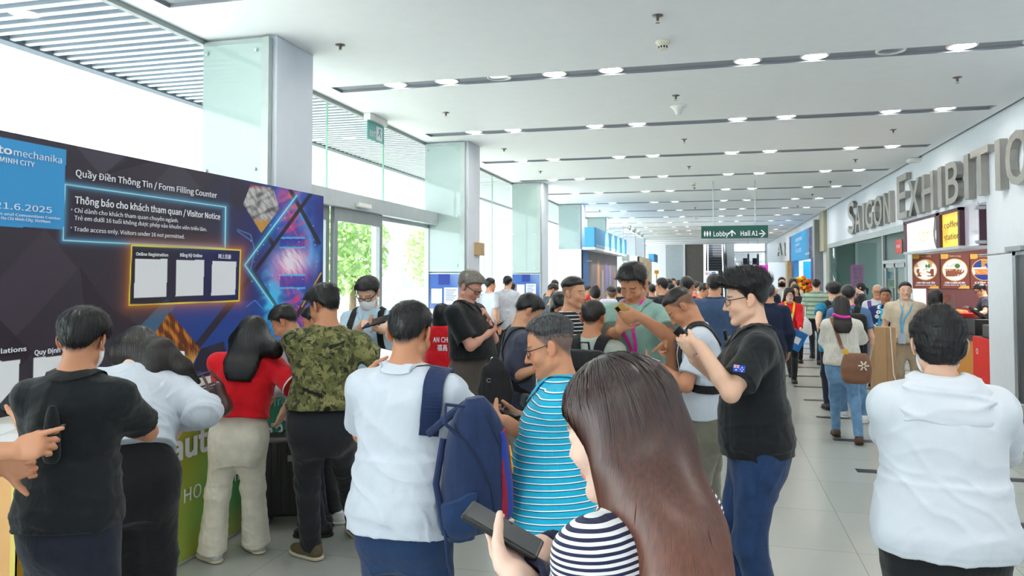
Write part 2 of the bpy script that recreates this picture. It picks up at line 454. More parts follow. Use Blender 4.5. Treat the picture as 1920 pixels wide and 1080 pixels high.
def pose(sp, u):
    J = {}; a = math.radians(sp['face']); f0 = np.array([math.sin(a), math.cos(a), 0]); r0 = np.array([math.cos(a), -math.sin(a), 0]); z = np.array([0, 0, 1.0])
    ln, sl, tw = sp.get('lean', 0), sp.get('side', 0), sp.get('twist', 0)
    fem = sp.get('sex', 'm') == 'f'; sw = (.158 if fem else .178) * sp.get('sw', 1)
    def fr(lean, side, yaw):
        f = rot(f0, z, -yaw); r = rot(r0, z, -yaw); up = z.copy()
        f, up = rot(f, r, -lean), rot(up, r, -lean); r, up = rot(r, f, side), rot(up, f, side)
        return np.array([r, f, up])
    J['Rp'] = fr(ln * .35, sl * .4, 0); J['Rc'] = fr(ln, sl, tw)
    J['pel'] = np.array([0, 0, .93 * u - sp.get('squat', 0)]); J['W'] = J['pel'] + J['Rp'][2] * .13 * u
    Rc = J['Rc']; J['nb'] = J['W'] + Rc[2] * .42 * u - Rc[1] * .012 * u; J['u'] = u
    for s, k in ((-1, 'L'), (1, 'R')):
        J['sh' + k] = J['W'] + Rc[2] * (.326 + sp.get('shz', 0)) * u + Rc[0] * s * sw * u - Rc[1] * .01 * u + Rc[1] * sp.get('shf', 0) * u
        J['hip' + k] = J['pel'] + J['Rp'][0] * s * .09 * u - z * .03 * u
    hp, hy, hr = sp.get('hp', 0), sp.get('hy', 0), sp.get('hr', 0)
    f = rot(f0, z, -(tw + hy)); r = rot(r0, z, -(tw + hy)); f, up = rot(f, r, -hp), rot(z, r, -hp); r, up = rot(r, f, hr), rot(up, f, hr)
    J['Rh'] = np.array([r, f, up]); hs = u * sp.get('hs', 1.0); J['hs'] = hs
    J['hc'] = J['nb'] + Rc[2] * .045 * u + Rc[1] * .018 * u + (z * .35 + up * .65) * .085 * u + f * .012 * u
    rr = np.array([.077, .097, .088]) * hs + sp.get('hair', {}).get('top', .014) * .8
    J['top'] = (J['hc'] + up * .036 * hs - f * .012 * hs)[2] + math.sqrt(((rr * J['Rh'][:, 2]) ** 2).sum())
    return J
def ik(S, T, l1, l2, pole=None, px=None):
    d = T - S; L = np.linalg.norm(d); n = d / (L + 1e-9)
    if L > (l1 + l2) * .999: T = S + n * (l1 + l2) * .999; L = (l1 + l2) * .999
    L = max(L, abs(l1 - l2) + .02)
    x = (l1 * l1 - l2 * l2 + L * L) / (2 * L); h = math.sqrt(max(l1 * l1 - x * x, 1e-6))
    a = nrm(pole - n * n.dot(pole)); b = np.cross(n, a); best = None
    for an in np.linspace(-1.75, 1.75, 57) if px is not None else [0]:
        E = S + n * x + (a * math.cos(an) + b * math.sin(an)) * h
        c = 0 if px is None else math.hypot(*(np.array(proj(E)) - px)) + 4 * abs(an)
        if best is None or c < best[0]: best = (c, E)
    return best[1], T
CURL = {'relax': (18, 22, 15), 'hold': (10, 36, 58), 'grip': (62, 78, 45), 'flat': (6, 8, 5), 'tap': (50, 60, 40), 'cup': (28, 34, 20)}
def hand_prog(pg, w, f, n, side, k, curl, thumb, fem):
    """hand at wrist w: finger direction f, palm normal n, side = direction of the thumb; k = scale"""
    f = nrm(f); n = nrm(n - f * f.dot(n)); t = np.cross(f, n); t = t if t.dot(side) > 0 else -t
    R = np.array([t, f, n]); sl = .88 if fem else 1.0; k = k * (.93 if fem else 1)
    pg.u(ell(w + f * .045 * k, R, np.array([.041 * sl, .056, .0165]) * k), .018 * k)
    pg.u(ell(w + f * .062 * k, R, np.array([.043 * sl, .034, .0145]) * k), .012 * k)
    c = CURL[curl] if isinstance(curl, str) else curl
    for i, (o, L, r) in enumerate(((.029, .072, .0088), (.0098, .080, .0092), (-.0098, .075, .0088), (-.028, .058, .0076))):
        p = w + f * (.088 - abs(i - 1.3) * .004) * k + t * o * k * sl; d = rot(f, np.cross(f, n), 0)
        cc = (4, 8, 6) if (curl == 'tap' and i == 0) else c
        ang = 0; r *= k * (.9 if fem else 1); sp = t * (o * 2.2)
        for j, fr in enumerate((.46, .30, .24)):
            ang += cc[j] + i * 3; a = math.radians(ang); d = nrm(f * math.cos(a) + n * math.sin(a) + sp * (1 - j * .3))
            q = p + d * L * fr * k; pg.u(rc(p, q, r * (1 - .08 * j), r * (.93 - .09 * j)), .004 * k if j else .008 * k); p = q
    tb = {'in': (.35, .55, .62), 'out': (.62, .68, .2), 'up': (.15, .75, .6), 'side': (.75, .55, .1)}[thumb]
    p = w + f * .022 * k + t * .026 * k * sl; d = nrm(t * tb[0] + f * tb[1] + n * tb[2])
    q = p + d * .042 * k; pg.u(rc(p, q, .0165 * k, .0115 * k), .014 * k)
    d2 = nrm(d + f * .35 + n * (.25 if thumb in ('in', 'up') else 0) - t * (.35 if thumb == 'in' else .05)); q2 = q + d2 * .030 * k
    pg.u(rc(q, q2, .0112 * k, .0098 * k), .005 * k); pg.u(rc(q2, q2 + nrm(d2 + n * .1) * .023 * k, .0098 * k, .0078 * k), .004 * k)
def phone_build(name, label, C, L, N, size=(.073, .152, .009), screen='dark', case='phone_black', group=None):
    L = nrm(L); N = nrm(N - L * L.dot(N)); S = np.cross(L, N); A = [S, L, N]
    t = thing(name, label, 'phone', C, group)
    m = MB().obox(C, A, (size[0] / 2, size[1] / 2, size[2] / 2)); m.build('case', _M[case], t, bevel=.004, seg=3)
    m = MB().obox(C + N * (size[2] / 2 + .0004), A, (size[0] / 2 - .004, size[1] / 2 - .005, .0005)); m.build('screen', _M['screen_' + screen], t)
    cb = C - N * (size[2] / 2 + .001) + L * (size[1] / 2 - .025) + S * (size[0] / 2 - .02)
    MB().obox(cb, A, (.012, .016, .0015)).build('camera_bump', _M['lens_black'], t, bevel=.001)
    return t
def make_person(sp):
    s = sp['s']; px, py = sp['head']; tgt = at_s(px, py, s); u = sp.get('u0', .97)
    for _ in range(6):
        J = pose(sp, u); u *= 1 + .9 * (tgt[2] - J['top']) / J['top']
    J = pose(sp, u); off = np.array([tgt[0] - J['hc'][0], tgt[1] - J['hc'][1], 0])
    for k in list(J):
        if isinstance(J[k], np.ndarray) and J[k].shape == (3,): J[k] = J[k] + off
    root = off.copy(); fem = sp.get('sex', 'm') == 'f'; g = sp.get('girth', 1.0); Rc, Rp, Rh, W, hs = J['Rc'], J['Rp'], J['Rh'], J['W'], J['hs']
    P = thing('person', sp['label'], 'person', root, sp.get('group')); J['P'] = P; J['root'] = root; J['sp'] = sp; z = np.array([0, 0, 1.0])
    q = sp.get('q', 1.0); vb = float(np.clip(1.55 * s, .0034, .013)) * q; vc = float(np.clip(2.1 * s, .0055, .018)) * q
    lo_px = sp.get('lod', 0)
    # ---------------- arms and hands
    body = Prog(); am = .84 if fem else 1.0; am *= sp.get('arm', 1.0)
    phone = sp.get('phone'); HD = {}
    if phone:
        C = at_s(*phone['at']); N = nrm(phone['N']) if 'N' in phone else nrm((J['hc'] + Rh[1] * .1 * u - C) * np.array([1, 1, phone.get('nz', 1.0)])); J['phC'] = C
        if 'dir' in phone: L = nrm(phone['dir'])
        else: L = nrm(Rc[1] * .8 + z * .6)
        L = nrm(L - N * N.dot(L)); S = np.cross(L, N); k = u
        for sd, e in (('R', 1), ('L', -1)):
            md = phone.get(sd)
            if md == 'hold':
                f = nrm(-S * e * .84 + L * .50 - N * .06); pc = C - N * .028 - L * .03 + S * e * .022
                HD[sd] = dict(w=pc - f * .05 * k, f=f, n=N, side=L * .3 + S * e + N * .6, curl=phone.get('curl', 'hold'), thumb='in')
            elif md == 'type':
                f = nrm(-S * e * .55 + L * .75 - N * .25); pc = C - N * .02 - L * .045 + S * e * .04
                HD[sd] = dict(w=pc - f * .05 * k, f=f, n=nrm(N * .8 - S * e * .6), side=N + L * .2, curl='hold', thumb='up')
            elif md == 'tap':
                f = nrm(-S * e * .5 + L * .45 - N * .75); tip = C + N * .012 - L * .01 + S * e * .005
                HD[sd] = dict(w=tip - f * .165 * k, f=f, n=nrm(-S * e * .7 - N * .5 - L * .2), side=L + N * .2, curl='tap', thumb='in')
            elif md == 'support':
                f = nrm(-S * e * .9 + L * .25 - N * .25); pc = C - N * .05 - L * .06 + S * e * .055
                HD[sd] = dict(w=pc - f * .05 * k, f=f, n=nrm(N + L * .3), side=L + N * .3, curl='cup', thumb='in')
        J['phone'] = phone_build('phone', phone['label'], C, L, N, screen=phone.get('screen', 'dark'), case=phone.get('case', 'phone_black'), size=phone.get('size', (.074, .155, .0095)))
    for sd, e in (('R', 1), ('L', -1)):
        A = sp.get('arm' + sd, {}); S = J['sh' + sd]; l1, l2 = .285 * u, .252 * u
        if sd in HD: H = dict(HD[sd]); H.update({k: v for k, v in A.items() if k in ('curl', 'thumb')})
        elif 'w' in A:
            w = A['w']; w = at_s(*w) if len(w) == 3 and w[0] > 20 or A.get('pix') else np.asarray(w, float)
            f = A.get('f'); H = dict(w=w, f=f, n=A.get('n'), curl=A.get('curl', 'relax'), thumb=A.get('thumb', 'side'), side=A.get('side'))
        else:
            sw = A.get('swing', 6); w = S + rot(-z, Rc[0], sw) * (l1 + l2) * .965 + Rc[0] * e * .05 * u
            H = dict(w=w, f=None, n=None, curl='relax', thumb='side', side=None)
        pole = A.get('pole'); pole = np.asarray(pole, float) if pole is not None else (-z * 1.0 + Rc[0] * e * .45 - Rc[1] * .35)
        E, w = ik(S, H['w'], l1, l2, pole, A.get('el'))
        if H.get('f') is None: H['f'] = nrm(w - E)
        if H.get('n') is None: H['n'] = -Rc[0] * e
        if H.get('side') is None: H['side'] = Rc[1]
        H['f'] = np.asarray(H['f'], float); J['E' + sd], J['w' + sd], J['H' + sd] = E, w, H
        up1 = S + (E - S) * .45; fb = E + (w - E) * .3
        body.u(rc(S, up1, .052 * u * am, .046 * u * am), .03); body.u(rc(up1, E, .046 * u * am, .038 * u * am), .02)
        body.u(rc(E, fb, .038 * u * am, .0405 * u * am), .02); body.u(rc(fb, w, .0405 * u * am, .027 * u * am), .015)
        if not sp.get('nohand'): hand_prog(body, w, H['f'], np.asarray(H['n'], float), np.asarray(H['side'], float), u, H['curl'], H['thumb'], fem)
    # ---------------- torso core, neck and head
    nk = (.046 if fem else .056) * sp.get('neck', 1)
    T = tab(W, Rc, np.array([.05, .15, .25, .33, .38, .405]) * u, np.array([.14, .15, .155, .14, .10, .06]) * u * g, np.array([.10, .105, .105, .09, .07, .055]) * u * g)
    body.u(T, .02)
    hd = lambda x, y, zz: J['hc'] + (Rh[0] * x + Rh[1] * y + Rh[2] * zz) * hs
    body.u(rc(J['nb'] - Rc[2] * .02 * u, hd(0, -.022, -.045), nk * u * 1.08, nk * u * .95), .03)
    for e in (-1, 1): body.u(rc(J['nb'] - Rc[2] * .015 * u + Rc[0] * e * .02, J['sh' + 'LR'[e > 0]] + Rc[2] * .0 * u, .046 * u, .045 * u), .04)
    jw = sp.get('jaw', 1.0) * (.93 if fem else 1.0)
    body.u(ell(hd(0, -.014, .034), Rh, np.array([.075, .095, .086]) * hs), .02)
    body.u(ell(hd(0, .026, -.03), Rh, np.array([.061 * jw, .063, .083]) * hs), .02)
    for e in (-1, 1):
        body.u(rc(hd(.05 * e * jw, .0, -.062), hd(.016 * e, .066, -.098), .020 * hs * jw, .017 * hs), .02)
        body.u(ell(hd(.040 * e, .055, -.028), Rh, np.array([.024, .026, .026]) * hs), .015)
    body.u(ell(hd(0, .072, -.100), Rh, np.array([.024, .018, .017]) * hs), .015)
    body.u(rc(hd(-.036, .073, .024), hd(.036, .073, .024), .011 * hs, .011 * hs), .012)
    for e in (-1, 1): body.sub(ell(hd(.031 * e, .094, .003), Rh, np.array([.019, .013, .011]) * hs), .010)
    for e in (-1, 1): body.u(ell(hd(.031 * e, .0735, .003), Rh, np.array([.0155, .0135, .0125]) * hs), .003)
    nl = sp.get('nose', 1.0)
    body.u(rc(hd(0, .084, .014), hd(0, .084 + .022 * nl, -.030), .0072 * hs, .0105 * hs), .008)
    for e in (-1, 1): body.u(ell(hd(.0115 * e, .092, -.034), Rh, np.array([.0085, .010, .0075]) * hs), .006)
    body.u(rc(hd(-.017, .0845, -.0585), hd(.017, .0845, -.0585), .0058 * hs, .0058 * hs), .006); body.u(rc(hd(-.015, .0835, -.0685), hd(.015, .0835, -.0685), .0065 * hs, .0065 * hs), .006)
    for e in (-1, 1):
        Re = np.array([rot(Rh[0], Rh[2], 30 * e), rot(Rh[1], Rh[2], 30 * e), Rh[2]]); Re = np.array([Re[0], rot(Re[1], Re[0], 10), rot(Re[2], Re[0], 10)])
        body.u(ell(hd(.0835 * e, -.016, -.002), Re, np.array([.0075, .0205, .033]) * hs), .006)
        body.u(rc(hd(.078 * e, -.006, -.026), hd(.079 * e, -.004, -.030), .008 * hs, .007 * hs), .006)
        body.sub(ell(hd(.0925 * e, -.009, .004), Re, np.array([.0065, .0115, .020]) * hs), .004)
        body.u(ell(hd(.078 * e, .002, -.006), Re, np.array([.006, .005, .008]) * hs), .003)
    hair = sp.get('hair', {}); hk = hair.get('style', 'short'); hcol = HAIRS[hair.get('col', 'black')]
    base = np.array(srgb(*SKINS[sp.get('skin', 'mid')])[:3]); hc3 = np.array(srgb(*[(a + b) / 2 for a, b in zip(*hcol)])[:3])
    lift = hair.get('line', 0.0)
    def loc(V): return (V - J['hc']) @ Rh.T / hs
    nape = hair.get('nape', -.066); HA = np.radians([0, 22, 40, 58, 70, 80, 92, 104, 116, 132, 155, 180])
    HZ = np.array([.072 + lift, .072 + lift, .064 + lift, .040, .018, -.016, .010, .018, -.012, -.036, nape + .006, nape])
    HF = np.array([.074 + lift, .074 + lift, .070 + lift, .062, .054, .048, .046, .046, .044, .036, .024, .018])
    def fmask(q): return q[:, 2] - np.interp(np.arctan2(np.abs(q[:, 0]), q[:, 1] + .014), HA, HF if hk == 'fade' else HZ)
    def hmask(q): return q[:, 2] - np.interp(np.arctan2(np.abs(q[:, 0]), q[:, 1] + .014), HA, HZ)
    def skincol(V):
        C = np.repeat(base[None], len(V), 0); q = loc(V); x, y, zz = np.abs(q[:, 0]), q[:, 1], q[:, 2]; near = (np.abs(q) < .16).all(1)
        def put(m, c, a):
            nonlocal C
            m = (m * near * a)[:, None]; C = C * (1 - m) + np.array(c)[None] * m
        face = (y > .055)
        lipc = base * np.array([.88, .55, .56]) if not sp.get('lip') else np.array(srgb(*sp['lip'])[:3])
        put(face * sstep(.0125, .008, np.abs(zz + .0635)) * sstep(.026, .020, x) * (y > .076), lipc, .85)
        put((y > .05) * sstep(.0055, .003, np.abs(zz - .0285 + .25 * np.maximum(x - .035, 0))) * (x > .013) * sstep(.052, .046, x), hc3 * .8, .85 if not sp.get('brow0') else .4)
        eo = .0038 if sp.get('eyes', 'down') == 'open' else .0024
        put((y > .05) * sstep(eo + .001, eo - .0008, np.abs(zz - (.001 if eo < .003 else .003))) * (np.abs(x - .031) < .0135), (.012, .009, .008), .9)
        if sp.get('eyes') == 'open': put((y > .05) * (np.abs(zz - .002) < .0034) * (np.abs(np.abs(x - .031) - .0085) < .003), (.6, .55, .52), .8)
        put((x > .078) * (y < .03), base * np.array([1.05, .82, .78]), .35)
        put((np.abs(zz + .022) < .03) * (x > .02) * face, base * np.array([1.06, .86, .84]), .3)
        put((y > .09) * (zz < -.015) * (zz > -.045), base * np.array([1.05, .82, .8]), .3)
        if hk in ('short', 'spiky', 'buzz', 'side', 'fade'):
            put(sstep(-.008, .022, hmask(q)) * (x < .0815 + .01 * (zz > .03)) * (zz > -.09), hc3, hair.get('scalp', .93))
        if sp.get('stubble'): put((zz < -.045) * (y > .0) * (np.abs(zz + .0635) > .012), hc3, sp['stubble'])
        return C
    # ---------------- shirt
    top = sp.get('top', {}); ez = top.get('ease', .012); hem = top.get('hem', .27) * u; b = top.get('belly', 0)
    shirt = Prog()
    Zc = np.array([-min(.12, max(.03, top.get('hem', .27))), 0, .10, .20, .275, .325, .372, .41]) * u
    fx = np.array([.163, .156, .160, .172, .178, .166, .118, .062]) * (np.array([.93, .88, .9, .93, .94, .95, .97, 1]) if fem else 1)
    fy = np.array([.128, .118, .118, .122, .120, .100, .076, .062])
    yo = np.array([0, .004, .004, .008, .006, -.004, -.012, -.014])
    if b: fy = fy + np.array([.05, .06, .045, .02, .005, 0, 0, 0]) * b; yo = yo + np.array([.05, .055, .04, .015, 0, 0, 0, 0]) * b; fx = fx + np.array([.03, .03, .02, .01, 0, 0, 0, 0]) * b
    if fem: fy = fy + np.array([0, 0, 0, .016, .012, 0, 0, 0]); yo = yo + np.array([0, 0, 0, .014, .012, 0, 0, 0])
    tk = top.get('wide', 0)
    chest = tab(W, Rc, Zc, (fx * g + tk * np.array([.6, .8, .8, .6, .3, .1, 0, 0])) * u + ez, (fy * g + tk * np.array([.5, .6, .5, .3, .2, .1, 0, 0])) * u + ez * .9, yo * u, 2.35)
    shirt.u(chest)
    for e in (-1, 1):
        k = 'LR'[e > 0]; shirt.u(rc(J['nb'] - Rc[2] * .045 * u + Rc[0] * e * .045 * u, J['sh' + k] + Rc[2] * .004 * u, .047 * u + ez * .5, .054 * u + ez * .4), .05)
    hemf = top.get('flare', 0)
    pelv = None
    if hem > .04:
        zz = np.array([-hem, -hem * .6, -hem * .3, .02, .06])
        pf = np.array([.178, .182, .172, .160, .150]) * (1.0 if not fem else .97); pd = np.array([.132, .134, .128, .12, .112]) + .05 * b
        pelv = tab(W, Rp, zz, (pf * g + tk * np.array([1.0, 1.0, 1, .8, .5]) + hemf * np.array([1, .6, .3, 0, 0])) * u + ez * 1.1, (pd * g + tk * np.array([.8, .8, .7, .6, .4]) + hemf * np.array([1, .6, .3, 0, 0])) * u + ez * 1.1, (np.array([-.004, -.006, 0, .002, .004]) + .04 * b) * u, 2.3)
        shirt.u(pelv, .05)
    slv = []
    sl = top.get('sleeve', 'short'); sw_ = top.get('sw', 1.0)
    for e in (-1, 1):
        k = 'LR'[e > 0]; S, E, w = J['sh' + k], J['E' + k], J['w' + k]
        if sl == 'none': continue
        if sl == 'short':
            fr = top.get('slen', .66); r0 = (.055 if not fem else .050) * u * sw_ + ez * .2; r1 = (.061 if not fem else .057) * u * sw_ * top.get('sflare', 1) + ez * .4
            pr = rc(S, S + (E - S) * fr, r0, r1, True); shirt.u(pr, .045); slv.append((pr, S, nrm(E - S)))
        else:
            pr = rc(S, E, .059 * u * sw_ + ez * .4, .050 * u * sw_ + ez * .4); shirt.u(pr, .05); slv.append((pr, S, nrm(E - S)))
            fr = top.get('slen', .93); pr = rc(E, E + (w - E) * fr, .050 * u * sw_ + ez * .4, .037 * u * sw_ + ez * .35, True); shirt.u(pr, .035); slv.append((pr, E - nrm(w - E) * .285 * u, nrm(w - E)))
    nkw = top.get('neckw', .0)
    shirt.sub(ell(J['nb'] + Rc[1] * (.030 + nkw * .4) * u + Rc[2] * .045 * u, Rc, np.array([.056 + nkw, .062 + nkw * .5, .06 + nkw * .7]) * u), .008)
    if sl == 'none':
        for e in (-1, 1):
            k = 'LR'[e > 0]; shirt.sub(ell(J['sh' + k] + Rc[0] * e * .035 * u, Rc, np.array([.07, .11, .12]) * u), .01)
    fa = top.get('folds', .0045); seed = int(abs(px) * 3 + py) % 997
    if fa:
        def fold(Q, d):
            q = (Q - W) @ Rc.T; n1 = wav(q * np.array([1, 1, .6]), 11, seed); n2 = wav(q * np.array([.55, .55, 1.5]) + q[:, [2]] * np.array([.5, 0, 0]), 13, seed + 5); n3 = wav(q * np.array([.8, .8, 1.1]) - q[:, [2]] * np.array([.6, 0, 0]), 17, seed + 8)
            lowr = sstep(.32, .06, q[:, 2] / u); rg = np.clip(1 - np.abs(n2) * 2.2, 0, 1) ** 1.5 * (.35 + .65 * lowr) + .6 * np.clip(1 - np.abs(n3) * 2.6, 0, 1) ** 1.5 * (1 - .5 * lowr)
            return d + fa * (n1 * .45 - rg + .2)
        shirt.fn(fold)
    J['shirt'] = shirt; J['chest'] = chest; J['pelv'] = pelv
    def sc(V):
        d0 = chest[0](V)
        if pelv is not None: d0 = np.minimum(d0, pelv[0](V))
        v = (V - W) @ Rc[2]; S_ = [J['sh' + k_] for k_ in 'LR'] if sl == 'short' else [J['sh' + k_] for k_ in 'LLRR']
        for i_, (pr, o, n) in enumerate(slv):
            d = pr[0](V); m = (d < d0 - .004) & ((V - S_[i_]) @ n > .055 * u); v = np.where(m, .42 * u - (V - o) @ n, v); d0 = np.minimum(d, d0)
        return v
    if top: J['shirt_o'] = solid(top.get('name', 'shirt'), shirt, vc * top.get('vq', 1), top['mat'], P, 1, {'sc': sc})
    solid('body', body, vb, skin_mat(), P, 1, {'Col': skincol})
    # ---------------- collar
    if top.get('collar'): collar(J, top)
    # ---------------- hair
    ht = hair.get('top', .014) / hs; hsid = hair.get('side', .006) / hs
    if hk != 'bald':
        hp_ = Prog(); cr = ell(hd(0, -.014, .034), Rh, np.array([.075, .095, .086]) * hs)
        long = hk in ('long', 'bob', 'pony', 'bun', 'drape')
        fr_ = hair.get('fringe', 0) / hs; sp_ = hair.get('spike', .0); sd0 = seed
        def hfn(V):
            q = loc(V); w1 = sstep(.02, .078, q[:, 2]); mk = fmask(q); tp = 1.0 if long else sstep(-.002, .034, mk) * (1 - sstep(.0, .05, q[:, 1])) + sstep(0, .05, q[:, 1]) * sstep(-.006, .026, mk); t = (hsid + (ht - hsid) * w1) * tp - .0015 * (1 - tp) + fr_ * sstep(.02, .07, q[:, 1]) * sstep(.05, .09, q[:, 2])
            d = cr[0](V) - t * hs
            if sp_: d = d - sp_ * w1 * np.maximum(wav(q * np.array([1, 1, .3]), 150, sd0), -.4)
            else: d = d - .0016 * wav(q * np.array([1, 1, .3]), 120, sd0)
            m = mk + .004 * wav(q, 190, sd0 + 3)
            if not long: d = -smin(-d, m * hs + .003, .006 * hs)
            return d
        ext = (max(hair.get('top', .014), hair.get('side', .006)) + hair.get('fringe', 0) + sp_ + .012)
        hp_.u((hfn, cr[1] - ext, cr[2] + ext))
        gz = np.array([rot(Rh[0], z, 0), 0 * z, z]); gr = nrm(Rh[0] - z * Rh[0][2]); gf = np.cross(z, gr); Rg = np.array([gr, gf, z])
        if hk in ('long', 'bob', 'pony', 'drape'):
            Ln = hair.get('len', .3); wd = hair.get('w', .085); bk = hair.get('back', .045); th = hair.get('th', .045)
            if hk != 'pony':
                if hk == 'bob':
                    zt = np.array([-Ln, -Ln * .75, -Ln * .4, -.05, .03, .085]); sh_ = np.array([.95, 1.0, 1.0, 1.0, .95, .55])
                    yo_ = np.array([-bk, -bk, -bk - .005, -bk + .012, -.02, -.012])
                    hp_.u(tab(J['hc'], Rg, zt * u, sh_ * wd * u, np.array([1.3, 1.4, 1.4, 1.45, 1.75, 1.2]) * th * u, yo_ * u, 2.2), .02)
                elif hk == 'long':
                    zt = np.array([-Ln, -Ln * .7, -Ln * .35, -.02, .06, .12]); sh_ = np.array([.6, .88, 1.0, .98, .86, .6])
                    ax_ = nrm(J['hc'] - Rh[1] * .05 * u - (J['nb'] - Rc[1] * .05 * u)); Rn = np.array([Rc[0], nrm(np.cross(ax_, Rc[0])), ax_]); Rn[0] = np.cross(Rn[1], Rn[2])
                    Rk = np.array([Rc[0], Rc[1], Rc[2]])
                    hp_.u(tab(J['nb'] - Rc[2] * .01 * u, Rk, zt * u, sh_ * wd * u, np.array([.5, .7, .85, 1.05, 1.3, 1.2]) * th * u, np.array([-.135, -.130, -.118, -.075, -.05, -.035]) * u, 2.2), .02)
                    hp_.u(rc(J['nb'] - Rc[1] * .05 * u + Rc[2] * .02 * u, hd(0, -.055, -.02), .078 * u, .080 * u), .03)
                hp_.u(ell(hd(0, -.03, -.01), Rh, np.array([.088, .085, .085]) * hs), .02)
            else:
                hp_.u(ell(hd(0, -.05, -.02), Rh, np.array([.07, .06, .06]) * hs), .02)
                p0 = hd(0, -.11, .02); p1 = p0 - Rh[1] * .05 * hs - z * .05 * hs; p2 = p1 - z * Ln * u
                hp_.u(rc(p0, p1, .022 * hs, .03 * hs), .015); hp_.u(rc(p1, p2, .032 * hs, .014 * hs), .02)
        if hk == 'bun':
            hp_.u(ell(hd(0, -.045, -.012), Rh, np.array([.073, .066, .068]) * hs), .02); br = hair.get('bun', .042)
            bc = hair.get('bunpos', (0, -.10, .075)); hp_.u(ell(hd(*bc), Rh, np.array([br, br * .9, br]) * hs), .012)
            hp_.fn(lambda V, d: d - .003 * wav(loc(V) * np.array([1, 1.3, .7]), 95, 5))
        for f in hair.get('extra', []): f(hp_, J, hd, u)
        if long:
            hp_.sub(ell(hd(0, .112, -.042), Rh, np.array([.080 * hair.get('facew', 1), .085 * hair.get('faced', 1), .110]) * hs), .012)
            if hk in ('bun', 'pony'):
                hp_.sub(ell(hd(0, .08, -.13), Rh, np.array([.12, .13, .11]) * hs), .02)
                for e in (-1, 1): hp_.sub(ell(hd(.085 * e, -.004, -.01), Rh, np.array([.02, .024, .034]) * hs), .008)
            else: hp_.sub(rc(J['nb'] + Rc[1] * .05 * u - z * .1, hd(0, .035, -.12), .05 * u, .055 * u), .02)
        else:
            for e in (-1, 1):
                hp_.sub(ell(hd(.088 * e, -.010, -.010), Rh, np.array([.022, .022, .030]) * hs), .004)
        J['hairp'] = hp_
        vh = min(vb * 1.15, .008 * q + .0)
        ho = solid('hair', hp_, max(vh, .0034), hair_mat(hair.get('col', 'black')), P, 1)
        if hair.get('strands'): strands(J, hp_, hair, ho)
    # ---------------- trousers
    bt = sp.get('bot', {}); feet = sp.get('feet', {}); tr = Prog()
    zt = np.array([-.22, -.15, -.06, .03, .13 + bt.get('rise', 0)]) * u
    tr.u(tab(J['pel'], Rp, zt, (np.array([.10, .158, .172, .165, .15]) * g * (1.0 if not fem else .98)) * u, (np.array([.07, .108, .126, .12, .106]) * g + .03 * b) * u, np.array([-.004, -.010, -.014, -.004, .004 + .03 * b]) * u, 2.2))
    rs = bt.get('r', (.086, .062, .052)); shoes = []
    for e in (-1, 1):
        k = 'LR'[e > 0]; hip = J['hip' + k]; F = feet.get(k)
        if F is None: fp = root + Rp[0] * e * (.10 if not fem else .085) * u * sp.get('stance', 1) + Rp[1] * (.03 if e > 0 else -.02) * u; fp[2] = 0
        elif len(F) == 3: fp = on_z(F[0], F[1], F[2]); 
        else: fp = root + Rp[0] * F[0] * u + Rp[1] * F[1] * u; fp[2] = 0
        an = fp.copy(); an[2] += .075 * u; L1, L2 = .425 * u, .415 * u
        yaw = feet.get('yaw' + k, 8 * e); fd = rot(Rp[1] * np.array([1, 1, 0]), z, -yaw); fd = nrm(fd)
        kn, an2 = ik(hip, an, L1, L2, fd * 1.0 + z * .05); J['kn' + k] = kn; J['foot' + k] = fp
        tr.u(rc(hip + z * .01, kn, rs[0] * 1.04 * u * g, rs[1] * u), .075); tr.u(rc(kn, an + z * bt.get('crop', 0), rs[1] * u, rs[2] * u, True), .04)
        shoes.append((k, fp, fd))
    fa2 = bt.get('folds', .005)
    tr.fn(lambda Q, d: d + fa2 * (.25 * wav((Q - root) * np.array([1, 1, .5]), 14, seed + 2) - np.clip(1 - np.abs(wav((Q - root) * np.array([.6, .6, 1.35]), 17, seed + 9)) * 2.3, 0, 1) ** 1.5 * (.35 + .65 * np.maximum(sstep(.6, .1, (Q[:, 2] / u)), np.exp(-((Q[:, 2] / u - .5) / .08) ** 2)))))
    J['trp'] = tr
    if bt: solid(bt.get('name', 'trousers'), tr, vc * 1.1, bt['mat'], P, 1)
    if sp.get('shoe', True):
        sm = sp.get('shoem', 'shoe_black'); sv = max(vc * .8, .006)
        for k, fp, fd in shoes:
            rr = np.cross(fd, z); R = np.array([rr, fd, z]); sg = Prog(); c = fp
            sg.u(rc(c + fd * -.05 * u + z * .05 * u, c + fd * .06 * u + z * .045 * u, .042 * u, .043 * u)); sg.u(ell(c + fd * .10 * u + z * .038 * u, R, np.array([.046, .085, .036]) * u), .03)
            sg.u(rc(c + fd * -.03 * u + z * .05 * u, c + fd * -.035 * u + z * .10 * u, .042 * u, .042 * u, True), .02); sg.cut(c + z * .018 * u, -z)
            so = solid('shoe', sg, sv, _M[sm], P, 1)
            sp2 = Prog(); sp2.u(rc(c + fd * -.052 * u + z * .02, c + fd * .05 * u + z * .02, .047 * u, .05 * u)); sp2.u(ell(c + fd * .10 * u + z * .02, R, np.array([.052, .092, .06]) * u), .02)
            sp2.cut(c + z * .0035, -z); sp2.cut(c + z * .024 * u, z); solid('sole', sp2, sv, _M[sp.get('solem', 'sole_dark')], so, 1)
    # ---------------- glasses / mask
    if sp.get('glasses'): glasses(J, sp['glasses'], hd)
    if sp.get('mask'): mask(J, hd, body, sp['mask'])
    return J
